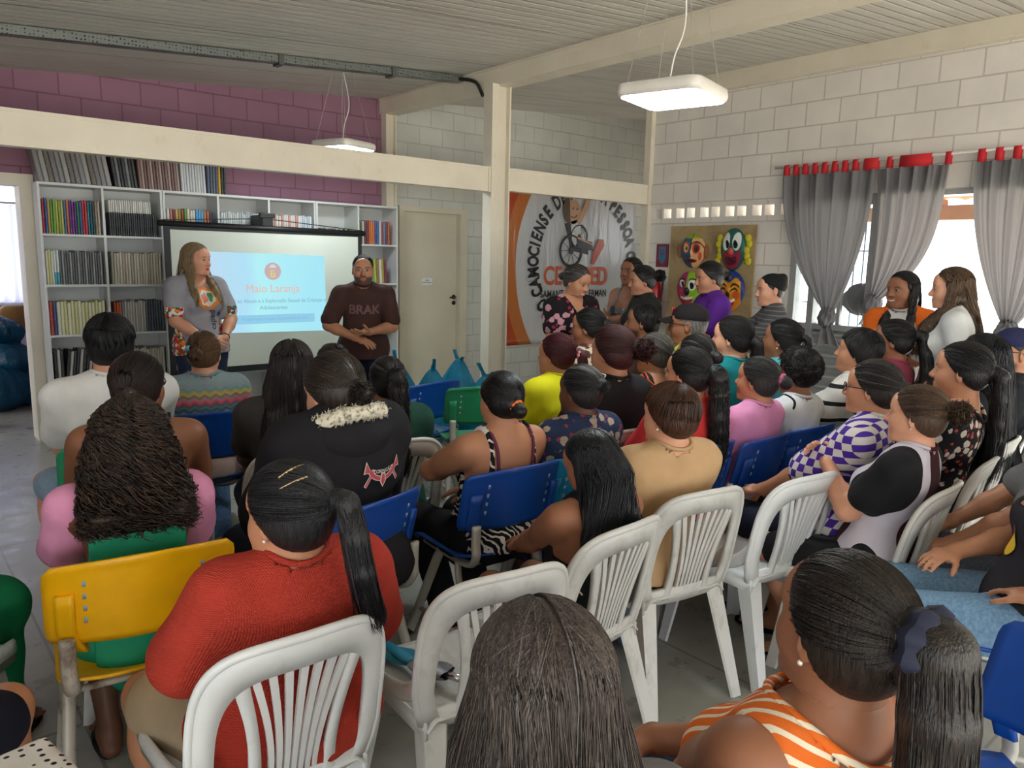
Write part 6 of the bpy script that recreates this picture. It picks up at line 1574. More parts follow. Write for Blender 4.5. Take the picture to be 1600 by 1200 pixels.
# ---------------------------------------------------------------- small worn things, each a child of the person
def x_earring(side=-1, col=(235, 225, 205), r=0.0048, drop=0.0):
    def f(I):
        mb = MB(); p = I['Hw'](v3(side*0.080, -0.004, -0.038-drop)); mb.ball(p, r, 10, 7)
        if drop: mb.tube([I['Hw'](v3(side*0.080, -0.004, -0.034)), p], 0.0012, 5)
        mb.build('earring', mat('pearl', srgb(240, 235, 225), 0.15, 0.3), I['root'], True)
    return f
def x_clip(a, b, col, w=0.003, name='hair_clip', metal=0.8, lift=0.017):
    """flat clip lying on the head between two directions"""
    def f(I):
        A, B = unit(v3(a)), unit(v3(b)); P = [I['Hw'](cap_surface(slerp(A[None], B[None], t)[0][None], lift)[0]) for t in np.linspace(0, 1, 7)]
        mb = MB(); mb.tube(P, w, 6); mb.build(name, mat('clip_%d_%d_%d' % col, srgb(col), 0.35, metal), I['root'], True)
    return f
def x_claw(c, col, size=0.02):
    def f(I):
        d = unit(v3(c)); e1 = unit(np.cross(d, v3(0, 0, 1))); e2 = np.cross(e1, d); mb = MB()
        for k in range(5):
            o = e1*(k-2)*size*0.38; P = [I['Hw'](cap_surface(unit(d+ (o+e2*t*size)*8)[None], 0.018+0.010*(1-t*t))[0]) for t in np.linspace(-1, 1, 7)]
            mb.tube(P, 0.0032, 6)
        P = [I['Hw'](cap_surface(unit(d+e1*t*size*8)[None], 0.029)[0]) for t in np.linspace(-0.8, 0.8, 5)]
        mb.tube(P, 0.005, 6)
        mb.build('hair_clip', mat('claw_%d_%d_%d' % col, srgb(col), 0.3), I['root'], True)
    return f
def x_glasses(col=(40, 25, 30)):
    def f(I):
        mb = MB(); m = mat('spectacle_frame', srgb(col), 0.3)
        for s in (-1, 1):
            ring = [I['Hw'](v3(s*0.034+0.0255*math.cos(a)*1.0, 0.101-0.25*abs(0.0255*math.cos(a)*s+0.008)*0.6, 0.006+0.019*math.sin(a))) for a in np.linspace(0, 2*PI, 20)]
            mb.tube(ring, 0.0024, 6, False)
            mb.tube([I['Hw'](v3(s*0.060, 0.092, 0.012)), I['Hw'](v3(s*0.077, 0.05, 0.012)), I['Hw'](v3(s*0.080, -0.005, 0.010)), I['Hw'](v3(s*0.079, -0.022, -0.008))], 0.0022, 6)
        mb.tube([I['Hw'](v3(-0.010, 0.103, 0.010)), I['Hw'](v3(0, 0.106, 0.013)), I['Hw'](v3(0.010, 0.103, 0.010))], 0.0022, 6)
        mb.build('glasses', m, I['root'], True)
    return f
def x_cap(col, bill, patch=None):
    def f(I):
        pr = I['hp']([ell((0, -0.010, 0.050), (0.088, 0.106, 0.080), 0.02)])
        lo, hi = bounds(pr, 0, 0.01); D, axs = field(pr, lo, hi, 0.0055); HC, RH, hs = I['HC'], I['RH'], I['hs']
        X, Y, Z = axs[0][:, None, None]-F32(HC[0]), axs[1][None, :, None]-F32(HC[1]), axs[2][None, None, :]-F32(HC[2])
        qz = (X*F32(RH[0, 2])+Y*F32(RH[1, 2])+Z*F32(RH[2, 2]))/F32(hs); qy = (X*F32(RH[0, 1])+Y*F32(RH[1, 1])+Z*F32(RH[2, 1]))/F32(hs)
        D = np.maximum(D, 0.040-0.12*np.maximum(-qy, 0)-qz)
        V, F = surfnet(D, [a[0] for a in axs], 0.0055)
        c = mobj('cap', V, F, col, I['root'], True)
        mb = MB()
        def bl(u, v):
            a = (u-0.5)*2.0; x = 0.078*math.sin(a*1.25); y = 0.055+0.045*math.cos(a*1.25)+v*0.075*math.cos(a*0.9)
            return I['Hw'](v3(x*(1-.1*v), y, 0.046-0.018*v-0.018*a*a)), RH @ v3(0, 0, 1)
        mb.slab(bl, 17, 6, 0.004); mb.build('visor', bill, c, True)
        if patch:
            mb = MB(); mb.slab(lambda u, v: (I['Hw'](v3((u-.5)*0.08, 0.094+0.002-0.18*(abs(u-.5)*0.08)*4*.3, 0.068+v*0.03)), RH @ v3(0, 1, 0)), 7, 4, 0.004); mb.build('cap_badge', patch, c, True)
    return f
def x_beanie(col):
    def f(I):
        pr = I['hp']([ell((0, -0.018, 0.040), (0.086, 0.106, 0.088), 0.02), ell((0, -0.095, 0.085), (0.03, 0.03, 0.03), 0.03)])
        lo, hi = bounds(pr, 0, 0.01); D, axs = field(pr, lo, hi, 0.006); HC, RH, hs = I['HC'], I['RH'], I['hs']
        X, Y, Z = axs[0][:, None, None]-F32(HC[0]), axs[1][None, :, None]-F32(HC[1]), axs[2][None, None, :]-F32(HC[2])
        qz = (X*F32(RH[0, 2])+Y*F32(RH[1, 2])+Z*F32(RH[2, 2]))/F32(hs); qy = (X*F32(RH[0, 1])+Y*F32(RH[1, 1])+Z*F32(RH[2, 1]))/F32(hs)
        D = np.maximum(D, 0.030+0.62*np.minimum(qy, 0.05)-qz)+wrinkle(X, Y, Z, 0.003)
        V, F = surfnet(D, [a[0] for a in axs], 0.006); mobj('head_wrap', V, F, col, I['root'], True)
    return f
def x_strap(pts, r, m, name='strap', flat=0.3):
    """band following torso-space points (x, y, z), pushed onto the body surface"""
    def f(I):
        P = smoothpath([I['T'](*p) for p in pts], 22); pr = I['tor']
        for _ in range(4):
            d = eval_pts(pr, P); e = 0.004; g = np.stack([eval_pts(pr, P+np.eye(3)[i]*e)-d for i in range(3)], 1)/e
            P = P+g*(0.006-d)[:, None]
        mb = MB(); mb.tube([tuple(p) for p in P], r, 8); mb.build(name, m, I['root'], True)
    return f
def x_bracelet(side, col, r=0.031, t=0.004, name='bracelet'):
    def f(I):
        S, E, Wr = I['arms'][side]; d = unit(Wr-E); c = Wr-d*0.015; e1 = unit(np.cross(d, v3(0.1, 0.2, 1))); e2 = np.cross(d, e1); mb = MB()
        mb.tube([tuple(c+(e1*math.cos(a)+e2*math.sin(a))*r) for a in np.linspace(0, 2*PI, 20)], t, 6, False); mb.build(name, mat('band_%d_%d_%d' % col, srgb(col), 0.4), I['root'], True)
    return f
# ================================================================ decals on clothes
def wrap(I, V, F, m, name, back=True, inf=0.018, parent=None, flip=True):
    """flat lettering or marks (x across the body, z up, torso space) laid on the clothed torso"""
    V = np.array(V, float); sgn = -1.0 if back else 1.0
    P = np.array([I['T'](x, sgn*0.40, z) for x, z in V]); d = -I['Fw']*sgn; pr = I['tor']
    for _ in range(26): P = P+np.clip(eval_pts(pr, P, inf), -0.02, 0.05)[:, None]*d[None]*0.85
    mb = MB(); mb.add([tuple(p) for p in P], F); return mb.build(name, m, parent or I.get('top') or I['root'], True, fix=False)
def x_text(body, size, cx, cz, col, back=False, bold=0.001, rot=0.0, sx=1.0, name='shirt_lettering', mirror=None):
    def f(I):
        V, F = text_verts(body, size, bold); c, s = math.cos(rot), math.sin(rot); k = -1 if not back else 1
        wrap(I, [(cx+k*(x*c-y*s)*sx, cz+(x*s+y*c)) for x, y, _ in V], F, mat('ink_%d_%d_%d' % col, srgb(col), 0.6), name, back)
    return f
def x_blob(pts, col, back=False, inf=0.0175, name='shirt_print', n=1):
    """filled shape subdivided so that it follows the cloth"""
    def f(I):
        c = np.mean(pts, 0); V = []; Fc = []; k = len(pts); R = 5
        for r in range(R+1):
            for p in pts: V.append(c+(np.array(p)-c)*(0.02+0.98*r/R))
        for r in range(R):
            for i in range(k): Fc.append((r*k+i, r*k+(i+1) % k, (r+1)*k+(i+1) % k, (r+1)*k+i))
        wrap(I, V, Fc, mat('print_%d_%d_%d' % col, srgb(col), 0.6), name, back, inf)
    return f
def circ(cx, cz, rx, rz, n=28, wob=0, k=5): return [(cx+rx*(1+wob*math.sin(a*k))*math.cos(a), cz+rz*(1+wob*math.sin(a*k))*math.sin(a)) for a in np.linspace(0, 2*PI, n, endpoint=False)]
def x_collar(m, r=0.058, h=0.028):
    def f(I):
        mb = MB(); nb, U, R_, Fw = I['nb'], I['Ux'], I['Rx'], I['Fw']
        def g(u, v): a = 2*PI*u; p = nb-U*0.022+Fw*0.010+(R_*math.cos(a)*(r+0.012*(1-v))+Fw*math.sin(a)*(r+0.004+0.012*(1-v)))+U*(h*v-0.012*max(0, math.sin(a))); return tuple(p)
        mb.grid(g, 36, 5, True); mb.build('collar', m, I['root'], True)
    return f
def x_hood(m, lin_m):
    def f(I):
        T = I['T']
        pr = [ell(T(0, -0.080, 0.415), (0.155, 0.058, 0.065), 0.04, None), cone(T(-0.11, -0.03, 0.455), T(0.11, -0.03, 0.455), 0.045, 0.045, 0.05), ell(T(0, -0.100, 0.385), (0.080, 0.032, 0.045), 0.05)]
        I['cloth']('hood', m, pr, 0.0, [], 0.006, 0.008)
        mb = MB(); rs = np.random.RandomState(4); P = smoothpath([T(-0.165, 0.035, 0.42), T(-0.13, -0.055, 0.462), T(-0.06, -0.100, 0.492), T(0, -0.108, 0.50), T(0.06, -0.100, 0.497), T(0.13, -0.05, 0.475), T(0.16, 0.03, 0.44)], 40)
        mb.tube([tuple(p) for p in P], [0.024+0.003*math.sin(i*2.1) for i in range(40)], 10, True); o = mb.build('fleece_trim', lin_m, I['root'], True)
        k = 700; i = rs.randint(0, 39, k); dv = rs.randn(k, 3); dv /= np.linalg.norm(dv, axis=1, keepdims=True); p0 = P[i]+dv*0.018; t = np.linspace(0, 1, 6)[None, :, None]; ph = rs.rand(k)[:, None]*6
        S = p0[:, None]+dv[:, None]*t*0.017; S[..., 0] += 0.004*np.sin(t[..., 0]*9+ph); S[..., 2] += 0.004*np.cos(t[..., 0]*9+ph)
        V, F = tubes(S, np.full(k, 0.0024)); mobj('fleece_curls', V, F, lin_m, o, True)
    return f
def x_pompoms(m):
    def f(I):
        mb = MB()
        for s in (-1, 1):
            S_, E, Wr = I['arms'][s]; d = unit(E-S_); c = S_+(E-S_)*0.78; e1 = unit(np.cross(d, v3(0.1, 1, 0.1))); e2 = np.cross(d, e1)
            for a in np.linspace(0, 2*PI, 14, endpoint=False): mb.ball(c+(e1*math.cos(a)+e2*math.sin(a))*0.078, 0.008, 8, 6)
        mb.build('pompom_trim', m, I['root'], True)
    return f
def hexc(r, g, b): return (r, g, b)
BLK, DKB, BRN, RBR, BLO = (24, 20, 20), (40, 30, 26), (72, 50, 38), (104, 42, 44), (176, 142, 100)
jean = fabric('blue_denim', 'denim', (56, 82, 120), (106, 138, 172)); jdark = fabric('dark_denim', 'denim', (28, 36, 56), (48, 60, 86)); jlight = fabric('light_denim', 'denim', (118, 148, 176), (168, 190, 208))
black = fabric('black_cloth', 'plain', (26, 25, 28)); white_c = fabric('white_cotton', 'plain', (222, 220, 216)); khaki = fabric('khaki_cloth', 'plain', (178, 160, 134)); navy = fabric('navy_cloth', 'plain', (26, 30, 48)); greyc = fabric('grey_cloth', 'plain', (120, 118, 118))
P_ = dict(
    L1=(0.780, 3.482, 1.304), L2=(0.702, 2.796, 1.224), L3=(0.527, 2.201, 1.179), L4=(1.294, 3.881, 1.178), L5=(1.325, 2.927, 1.221), L6=(1.160, 2.272, 1.245), L7=(1.688, 3.269, 1.155), L8=(1.722, 2.835, 1.138),
    C1=(1.852, 2.215, 1.140), F1=(0.686, 1.555, 1.111), F2=(0.571, 0.597, 1.171), F3=(1.027, 0.443, 1.167), C2=(1.675, 1.597, 1.045), C3=(2.131, 1.615, 1.147), C4=(2.257, 2.173, 1.141), C5=(2.731, 1.980, 1.205), C6=(3.140, 1.883, 1.148),
    C7=(2.749, 2.831, 1.192), C8=(2.674, 2.377, 1.266), C9=(3.466, 3.302, 1.276), C10=(4.012, 3.303, 1.291), C11=(3.256, 2.595, 1.192), C12=(3.832, 2.797, 1.326), C13=(3.217, 2.298, 1.211), C14=(3.675, 2.387, 1.283), C15=(4.028, 2.279, 1.261),
    C16=(3.511, 1.897, 1.144), C17=(3.962, 1.797, 1.243), C18=(4.457, 1.847, 1.278), C19=(3.037, 1.315, 1.205), C20=(2.867, 1.075, 1.153), C21=(3.478, 1.149, 1.268), C22=(4.20, 1.487, 1.02), C23=(3.936, 1.225, 1.273), C24=(4.513, 1.262, 1.274),
    P1=(1.936, 5.901, 1.635), P2=(3.032, 5.347, 1.582), W1=(3.926, 3.831, 1.534), W2=(4.571, 3.812, 1.541), W3=(4.988, 4.269, 1.605), W4=(4.704, 3.305, 1.581), W5=(4.721, 2.807, 1.513), S1=(4.989, 2.047, 1.544), S2=(4.676, 1.655, 1.575))
AUD = 'seated audience'
# ---------------------------------------------------------------- speakers at the front
gshirt = fabric('speaker_shirt', 'sleeve', (158, 156, 162), scale=0.98)
fl = lambda cx, cz, r, col, back=False, inf=0.0182, k=5: x_blob(circ(cx, cz, r, r, 24, 0.25, k), col, back, inf)
person('P1', P_['P1'], 172, 'woman with long blonde hair in a printed grey shirt standing before the screen', seated=False, skin='fair', g=1.08, hyaw=-28, hpitch=2, armL='clasp', armR='clasp', hands=True, res=0.009, hres=0.0036,
       face=dict(lip=(190, 60, 66), brow=(96, 70, 50)), top=dict(mat=gshirt, sleeve=0.72, neck='v', hem=-0.09), bottom=dict(kind='jeans', mat=jdark, shoes=True), feet=('shoe', black),
       hair=dict(style='long', color=BLO, hi=(226, 200, 150), n=420, front=0.55, zend=0.27, rad=0.0018, wave=0.004, bulk=0.8),
       extras=[x_blob(circ(0.0, 0.315, 0.088, 0.080, 36, 0.05, 9), (232, 130, 30), False, 0.0178), x_blob(circ(0.0, 0.315, 0.056, 0.060, 30, 0.08, 6), (226, 222, 214), False, 0.0184), x_blob(circ(0.02, 0.315, 0.026, 0.036, 20, 0.2, 4), (226, 120, 90), False, 0.0190), x_blob(circ(-0.025, 0.325, 0.018, 0.034, 20, 0.2, 3), (70, 140, 80), False, 0.0190),
               x_text('cecaped', 0.060, -0.035, 0.13, (26, 24, 40), False, 0.0006, PI/2), fl(-0.09, 0.20, 0.016, (60, 60, 130)), fl(-0.10, 0.09, 0.018, (200, 50, 60)), fl(-0.075, 0.06, 0.016, (40, 30, 90)), fl(-0.11, 0.14, 0.014, (230, 150, 40)), fl(0.07, 0.08, 0.016, (90, 130, 200)), fl(-0.10, 0.02, 0.02, (226, 226, 226)), fl(-0.02, 0.03, 0.017, (60, 60, 150)),
               x_bracelet(-1, (50, 30, 40), 0.030, 0.005), x_bracelet(-1, (30, 30, 36), 0.032, 0.004, 'watch')])
brown_t = fabric('brown_tshirt', 'plain', (72, 48, 44))
person('P2', P_['P2'], 205, 'bearded man in a dark brown T-shirt speaking with both hands raised', seated=False, skin='tan', sex='m', g=1.12, lean=5, hyaw=4, hpitch=3, armL={'w': (-0.02, 0.27, 0.15), 'd': (0.75, 0.6, 0.05), 'n': (0.2, -0.3, 0.9), 'pole': (-0.9, -0.4, -0.3), 'curl': 0.3}, armR={'w': (0.085, 0.24, 0.10), 'd': (-0.8, 0.5, -0.25), 'n': (-0.2, -0.2, -0.9), 'pole': (0.95, -0.3, -0.1), 'curl': 0.4}, hands=True, res=0.009, hres=0.0036,
       face=dict(beard=(46, 34, 30), brow=(30, 22, 20)), top=dict(mat=brown_t, sleeve=0.80, hem=-0.10), bottom=dict(kind='jeans', mat=navy, shoes=True), feet=('shoe', black), hair=dict(style='buzz', color=(26, 22, 22), n=420, rad=0.0011),
       extras=[x_text('BRAK', 0.10, 0.0, 0.30, (112, 80, 74), False, 0.003)])
# ---------------------------------------------------------------- left block, from the front
polo = fabric('white_polo', 'plain', (232, 230, 226))
person('L1', P_['L1'], 4, 'broad man in a white polo shirt with short black hair, seen from behind', AUD, skin='fair', sex='m', g=1.10, lean=-3, hyaw=14, legs='wide', armL='knee', armR='knee', top=dict(mat=polo, sleeve=0.85, hem=-0.06), bottom=dict(kind='shorts', mat=jlight), feet=('sandal', black), hair=dict(style='crop', color=(22, 20, 22), n=500, rad=0.0016, th=0.014), extras=[x_collar(polo)])
tanp = fabric('tan_pattern', 'leaves', (150, 118, 84), (96, 70, 50), scale=0.6)
person('L2', P_['L2'], 14, 'woman in a strappy tan patterned top with an orange hair tie', AUD, skin='brown', g=1.2, lean=-5, hyaw=22, top=dict(mat=tanp, sleeve=0, neck='tank', back=0.25, strapx=0.085, strapw=0.013, name='camisole'), bottom=dict(kind='capri', mat=tanp), hair=dict(style='bun', gather=(0, -0.95, -0.42), r=0.024, color=(40, 28, 26), hi=(92, 66, 58), n=380, tie=(238, 126, 30), tier=0.022, tiename='scrunchie'),
       extras=[x_strap([(0.07, 0.05, 0.44), (0.085, -0.05, 0.44), (0.092, -0.10, 0.36), (0.10, -0.10, 0.27)], 0.008, navy, 'bra_strap'), x_glasses((40, 34, 40))])
pink_s = fabric('pink_cotton', 'plain', (226, 150, 186)); green_d = fabric('green_dress_cloth', 'plain', (38, 150, 112)); fleece = mat('cream_fleece', srgb(226, 218, 196), 0.95)
person('L3', P_['L3'], 8, 'girl with very long dark curls in pink sleeves and a green dress', AUD, skin='dark', g=0.95, lean=-7, armL='knee', armR='knee', headscale=1.0, top=dict(mat=green_d, sleeve=0, hem=-0.06, name='dress', armhole=0.03), bottom=dict(kind='skirt', mat=green_d), feet=('sandal', black),
       hair=dict(style='curlylong', color=(34, 24, 20), hi=(104, 76, 56), n=1150, zend=0.40, rad=0.0020, bulk=1.2, spread=112, width=0.88, backoff=0.0),
       extras=[lambda I: [I['cloth']('sleeve', pink_s, [cone(I['arms'][s][0]+v3(0, 0, 0.012), I['arms'][s][0]+(I['arms'][s][1]-I['arms'][s][0])*0.8, 0.062, 0.082, 0.03)], 0.004, [], 0.008) for s in (-1, 1)], x_pompoms(mat('cream_pompom', srgb(236, 214, 210), 0.9))])
rain = fabric('rainbow_knit', 'rainbow', (0, 0, 0))
person('L4', P_['L4'], 10, 'woman in a rainbow banded knit sweater with light brown tied hair', AUD, skin='fair', g=1.18, lean=-3, hyaw=18, hpitch=8, top=dict(mat=rain, sleeve=1.9, hem=-0.05, name='sweater'), bottom=dict(kind='jeans', mat=jean), hair=dict(style='bun', gather=(-0.2, -0.95, -0.25), r=0.028, squash=1.0, color=(112, 78, 52), hi=(168, 124, 84), n=420, mess=0.004), extras=[x_claw((-0.55, -0.75, 0.0), (110, 170, 206), 0.016)])
grey_s = fabric('charcoal_shirt', 'plain', (66, 62, 62))
person('L5', P_['L5'], 14, 'woman with long straight dark hair in a charcoal grey shirt', AUD, skin='dark', g=1.15, lean=-4, hyaw=5, armL='knee', top=dict(mat=grey_s, sleeve=0.72, hem=-0.05), bottom=dict(kind='jeans', mat=navy), hair=dict(style='long', color=(36, 28, 28), hi=(88, 72, 66), n=520, zend=0.27, bulk=0.95))
hood = fabric('black_hoodie', 'plain', (30, 29, 33))
ring = [(0.105*math.cos(a), 0.045+0.075*math.sin(a)) for a in np.linspace(-PI+0.25, -0.25, 20)]
def x_emblem(I):
    mr, mw = (200, 78, 82), (222, 214, 208); C = (0.062, 0.290); K = 0.72
    def band(r0, r1, a0, a1, col, inf):
        n = 22; an = np.linspace(a0, a1, n); V = [(C[0]+K*r*math.cos(a), C[1]+K*(0.055+r*0.82*math.sin(a))) for r in (r0, (r0+r1)/2, r1) for a in an]
        F = [(j*n+i, j*n+i+1, (j+1)*n+i+1, (j+1)*n+i) for j in range(2) for i in range(n-1)]; wrap(I, V, F, mat('print_%d_%d_%d' % col, srgb(col), 0.6), 'emblem', True, inf)
    band(0.060, 0.088, -PI+0.2, -0.2, mw, 0.0325); band(0.064, 0.084, -PI+0.2, -0.2, mr, 0.0332)
    def poly(pts, col, inf):
        x_blob([(C[0]+K*x, C[1]+K*z) for x, z in pts], col, True, inf, 'emblem')(I)
    for s in (-1, 1):
        poly([(s*0.065, 0.03), (s*0.092, 0.085), (s*0.108, 0.03)], mw, 0.0325); poly([(s*0.070, 0.034), (s*0.091, 0.076), (s*0.102, 0.034)], mr, 0.0336)
        poly([(s*0.045, 0.035), (s*0.055, 0.045), (s*0.105, -0.025), (s*0.092, -0.035)], mw, 0.0322); poly([(s*0.048, 0.034), (s*0.055, 0.040), (s*0.101, -0.025), (s*0.093, -0.031)], mr, 0.0328)
    poly([(-0.012, 0.02), (0.012, 0.02), (0.018, -0.02), (0.0, -0.048), (-0.018, -0.02)], mw, 0.0336); poly([(-0.007, 0.015), (0.007, 0.015), (0.012, -0.018), (0.0, -0.040), (-0.012, -0.018)], mr, 0.0344)
    V, F = text_verts('CORINGÃO', 0.017, 0.0003); wrap(I, [(C[0]+x*0.9, C[1]+0.02+y+0.35*(x*x)*6) for x, y, _ in V], F, mat('print_%d_%d_%d' % mw, srgb(mw), 0.6), 'emblem', True, 0.0345)
person('L6', P_['L6'], -6, 'person in a black hooded sweatshirt with cream fleece lining and a red anchor emblem', AUD, skin='fair', g=1.30, lean=0, hyaw=-4, hpitch=16, neckz=-0.04, top=dict(mat=hood, sleeve=1.95, hem=-0.08, fit=0.018, wr=0.009, name='hoodie'), bottom=dict(kind='jeans', mat=navy), hair=dict(style='bun', gather=(0.02, -0.95, -0.35), r=0.030, color=(46, 36, 30), hi=(104, 84, 70), n=620, mess=0.006, th=0.016, h=0.005, rad=0.0014), res=0.0085, extras=[x_hood(hood, fleece), x_emblem])
dots = fabric('polka_dot_cloth', 'dots', (24, 24, 28), (214, 212, 208), scale=1.7)
person('L7', P_['L7'], 12, 'person in a black dotted top with a dark claw clip, mostly hidden', AUD, skin='tan', lean=-4, top=dict(mat=dots, sleeve=0.7), bottom=dict(kind='jeans', mat=navy), hair=dict(style='bun', gather=(0, -0.9, 0.2), r=0.024, color=(44, 34, 32), hi=(120, 104, 96), n=240), extras=[x_claw((0.1, -0.6, 0.75), (30, 30, 34), 0.014)])
dgreen = fabric('dark_green_cloth', 'plain', (34, 74, 62))
person('L8', P_['L8'], 12, 'woman in a dark green shirt with a long crinkled black ponytail', AUD, skin='brown', g=1.12, lean=-4, top=dict(mat=dgreen, sleeve=1.0, hem=-0.05), bottom=dict(kind='jeans', mat=dgreen), hair=dict(style='pony', gather=(0, -0.95, 0.05), tail=[(0.0, -0.185, 0.45), (0.01, -0.20, 0.33), (0.012, -0.195, 0.20)], tr=0.042, color=(24, 20, 20), hi=(66, 56, 52), n=420, curl=0.006, grey=0.05))
# ---------------------------------------------------------------- nearest row
red_k = fabric('red_waffle_knit', 'waffle', (178, 58, 44))
person('F1', P_['F1'], 6, 'large woman in a rust red knit top and beige shorts with a black ponytail', AUD, skin='tan', g=1.46, lean=-12, hyaw=-24, hpitch=6, headscale=1.08, neckz=-0.005, legs='splay', armL={'w': (-0.17, 0.25, 0.06), 'd': (0.3, 1, -0.2), 'n': (0.2, 0, -1), 'pole': (-0.8, -0.8, -0.4), 'curl': 0.4}, armR={'w': (0.17, 0.25, 0.06), 'd': (-0.4, 1, -0.2), 'n': (-0.2, 0, -1), 'pole': (0.8, -0.8, -0.4), 'curl': 0.4}, top=dict(mat=red_k, sleeve=0.86, hem=-0.045, neck='crew', flare=0.018, fit=0.012), bottom=dict(kind='shorts', mat=khaki, len=0.80, fit=0.012), feet=('sandal', black), res=0.0085, hres=0.0034,
       hair=dict(style='pony', gather=(0.34, -0.92, -0.05), tail=[(0.105, -0.175, 0.50), (0.125, -0.185, 0.42), (0.150, -0.18, 0.35)], tr=0.030, color=(20, 19, 22), hi=(74, 72, 78), n=1000, rad=0.0012, th=0.016, tie=(30, 30, 34), h=0.0045),
       extras=[x_earring(-1), x_clip((-0.62, -0.35, 0.78), (0.02, -0.48, 0.86), (206, 176, 130), 0.0032), x_clip((-0.75, -0.50, 0.55), (-0.15, -0.72, 0.62), (206, 176, 130), 0.0032), x_claw((0.42, -0.88, 0.02), (60, 60, 66), 0.012)])
person('F2', P_['F2'], 30, 'person with straight greying brown hair at the bottom centre, close to the camera', AUD, skin='fair', g=1.1, lean=-6, hyaw=-6, hpitch=3, top=dict(mat=greyc, sleeve=0.7), bottom=dict(kind='jeans', mat=jdark), res=0.0085, hres=0.0036,
       hair=dict(style='long', color=(74, 62, 56), hi=(146, 130, 120), n=2200, zend=0.34, rad=0.0009, th=0.014, grey=0.04, bulk=0.95, rough=0.45, h=0.0045))
orange_l = fabric('orange_leaf_print', 'leaves', (226, 110, 40), (236, 222, 196), scale=0.75)
person('F3', P_['F3'], 14, 'woman in an orange and cream leaf print top with a navy scrunchie', AUD, skin='brown', g=1.28, lean=-12, hyaw=4, hpitch=-4, armL={'w': (0.10, 0.26, 0.16), 'd': (0.95, 0.2, -0.2), 'n': (0, -0.4, -1), 'pole': (-0.85, -0.1, -0.6), 'curl': 0.4}, armR={'w': (-0.05, 0.30, 0.12), 'd': (-0.95, 0.2, -0.1), 'n': (0, -0.3, -1), 'pole': (0.9, -0.2, -0.6), 'curl': 0.4}, hands=True,
       top=dict(mat=orange_l, sleeve=0, neck='wide', hem=-0.05, armhole=0.012), bottom=dict(kind='jeans', mat=jdark), res=0.008, hres=0.0034,
       hair=dict(style='pony', gather=(0.08, -0.97, 0.12), tail=[(-0.02, -0.185, 0.48), (-0.05, -0.190, 0.38), (-0.06, -0.17, 0.26)], tr=0.046, color=(28, 22, 20), hi=(86, 70, 60), n=1300, rad=0.0011, tie=(28, 32, 56), tier=0.026, tieR=0.023, tiename='scrunchie', h=0.0045), extras=[x_earring(-1)])
bprint = fabric('black_printed_cloth', 'plain', (24, 23, 25))
cream = (222, 206, 170)
def x_leafprint(I):
    mb = []
    for cx, cz, sx, sc_, back in ((-0.10, 0.06, 1, 1.0, True), (0.03, 0.16, 1, 0.9, True), (0.10, 0.05, -1, 1.0, True)):
        out = [(0.0, -0.075), (0.035, -0.02), (0.035, 0.035), (0.0, 0.085), (-0.035, 0.04), (-0.04, -0.02), (0.0, -0.075)]; segs = [out, [(0, -0.07), (0.0, 0.08)], [(-0.03, 0.0), (0.0, 0.03)], [(-0.03, 0.03), (0.0, 0.06)], [(0.012, -0.03), (0.012, 0.03), (0.028, 0.03), (0.028, -0.01)]]
        for sg_ in segs:
            P = smoothpath([(cx+sx*x*sc_, cz+z*sc_) for x, z in sg_], 24) if len(sg_) > 4 else np.array([np.array(sg_[0])*(1-t)*1.0+np.array(sg_[-1])*t for t in np.linspace(0, 1, 8)])*sc_+(np.array([cx, cz]) if True else 0)
            w = 0.0032; tg = np.gradient(P, axis=0); tg /= np.linalg.norm(tg, axis=1, keepdims=True)+1e-9; nn = np.stack([-tg[:, 1], tg[:, 0]], 1)
            V = np.concatenate([P+nn*w, P-nn*w]); k = len(P); wrap(I, V, [(i, i+1, k+i+1, k+i) for i in range(k-1)], mat('print_%d_%d_%d' % cream, srgb(cream), 0.6), 'leaf_print', True, 0.0185)
person('C2', P_['C2'], 6, 'woman with straight black hair in a black tank top, head bowed', AUD, skin='brown', g=1.12, lean=-11, hyaw=-20, hpitch=24, armL={'w': (-0.02, 0.40, 0.02), 'd': (0.25, 0.95, -0.1), 'n': (0.6, 0, -0.8), 'pole': (-0.8, -0.3, -0.5), 'curl': 0.5}, armR={'w': (0.05, 0.40, 0.02), 'd': (-0.25, 0.95, -0.1), 'n': (-0.6, 0, -0.8), 'pole': (0.8, -0.3, -0.5), 'curl': 0.5}, hands=True,
       top=dict(mat=bprint, sleeve=0, neck='tank', back=0.24, strapx=0.092, strapw=0.020, name='tank_top'), bottom=dict(kind='shorts', mat=fabric('dusty_red_shorts', 'plain', (176, 76, 84)), len=0.6), feet=('sandal', black), res=0.0085, hres=0.0036,
       hair=dict(style='long', color=(14, 15, 19), hi=(52, 54, 62), n=1000, zend=0.33, rad=0.0013, bulk=0.95, rough=0.28, h=0.0045),
       extras=[x_strap([(-0.06, 0.06, 0.43), (-0.075, -0.02, 0.45), (-0.068, -0.08, 0.40), (-0.055, -0.10, 0.30)], 0.0075, black, 'bra_strap'), x_strap([(0.06, 0.06, 0.43), (0.075, -0.02, 0.45), (0.068, -0.08, 0.40), (0.055, -0.10, 0.30)], 0.006, black, 'bra_strap'), x_leafprint])
beige = fabric('beige_gauze', 'plain', (196, 160, 118), weave=0.6)
person('C3', P_['C3'], 14, 'woman with short brown hair in a plain beige blouse and denim shorts', AUD, skin='fair', g=1.25, lean=-12, hyaw=-16, hpitch=2, top=dict(mat=beige, sleeve=0.9, hem=-0.04, wr=0.007, name='blouse'), bottom=dict(kind='jeans', mat=jean), res=0.0085, hres=0.0036, hair=dict(style='pixie', color=(62, 36, 24), hi=(140, 88, 56), n=1300, rad=0.0014, th=0.020, slen=0.9, drop=0.004, h=0.0045), extras=[x_earring(-1)])
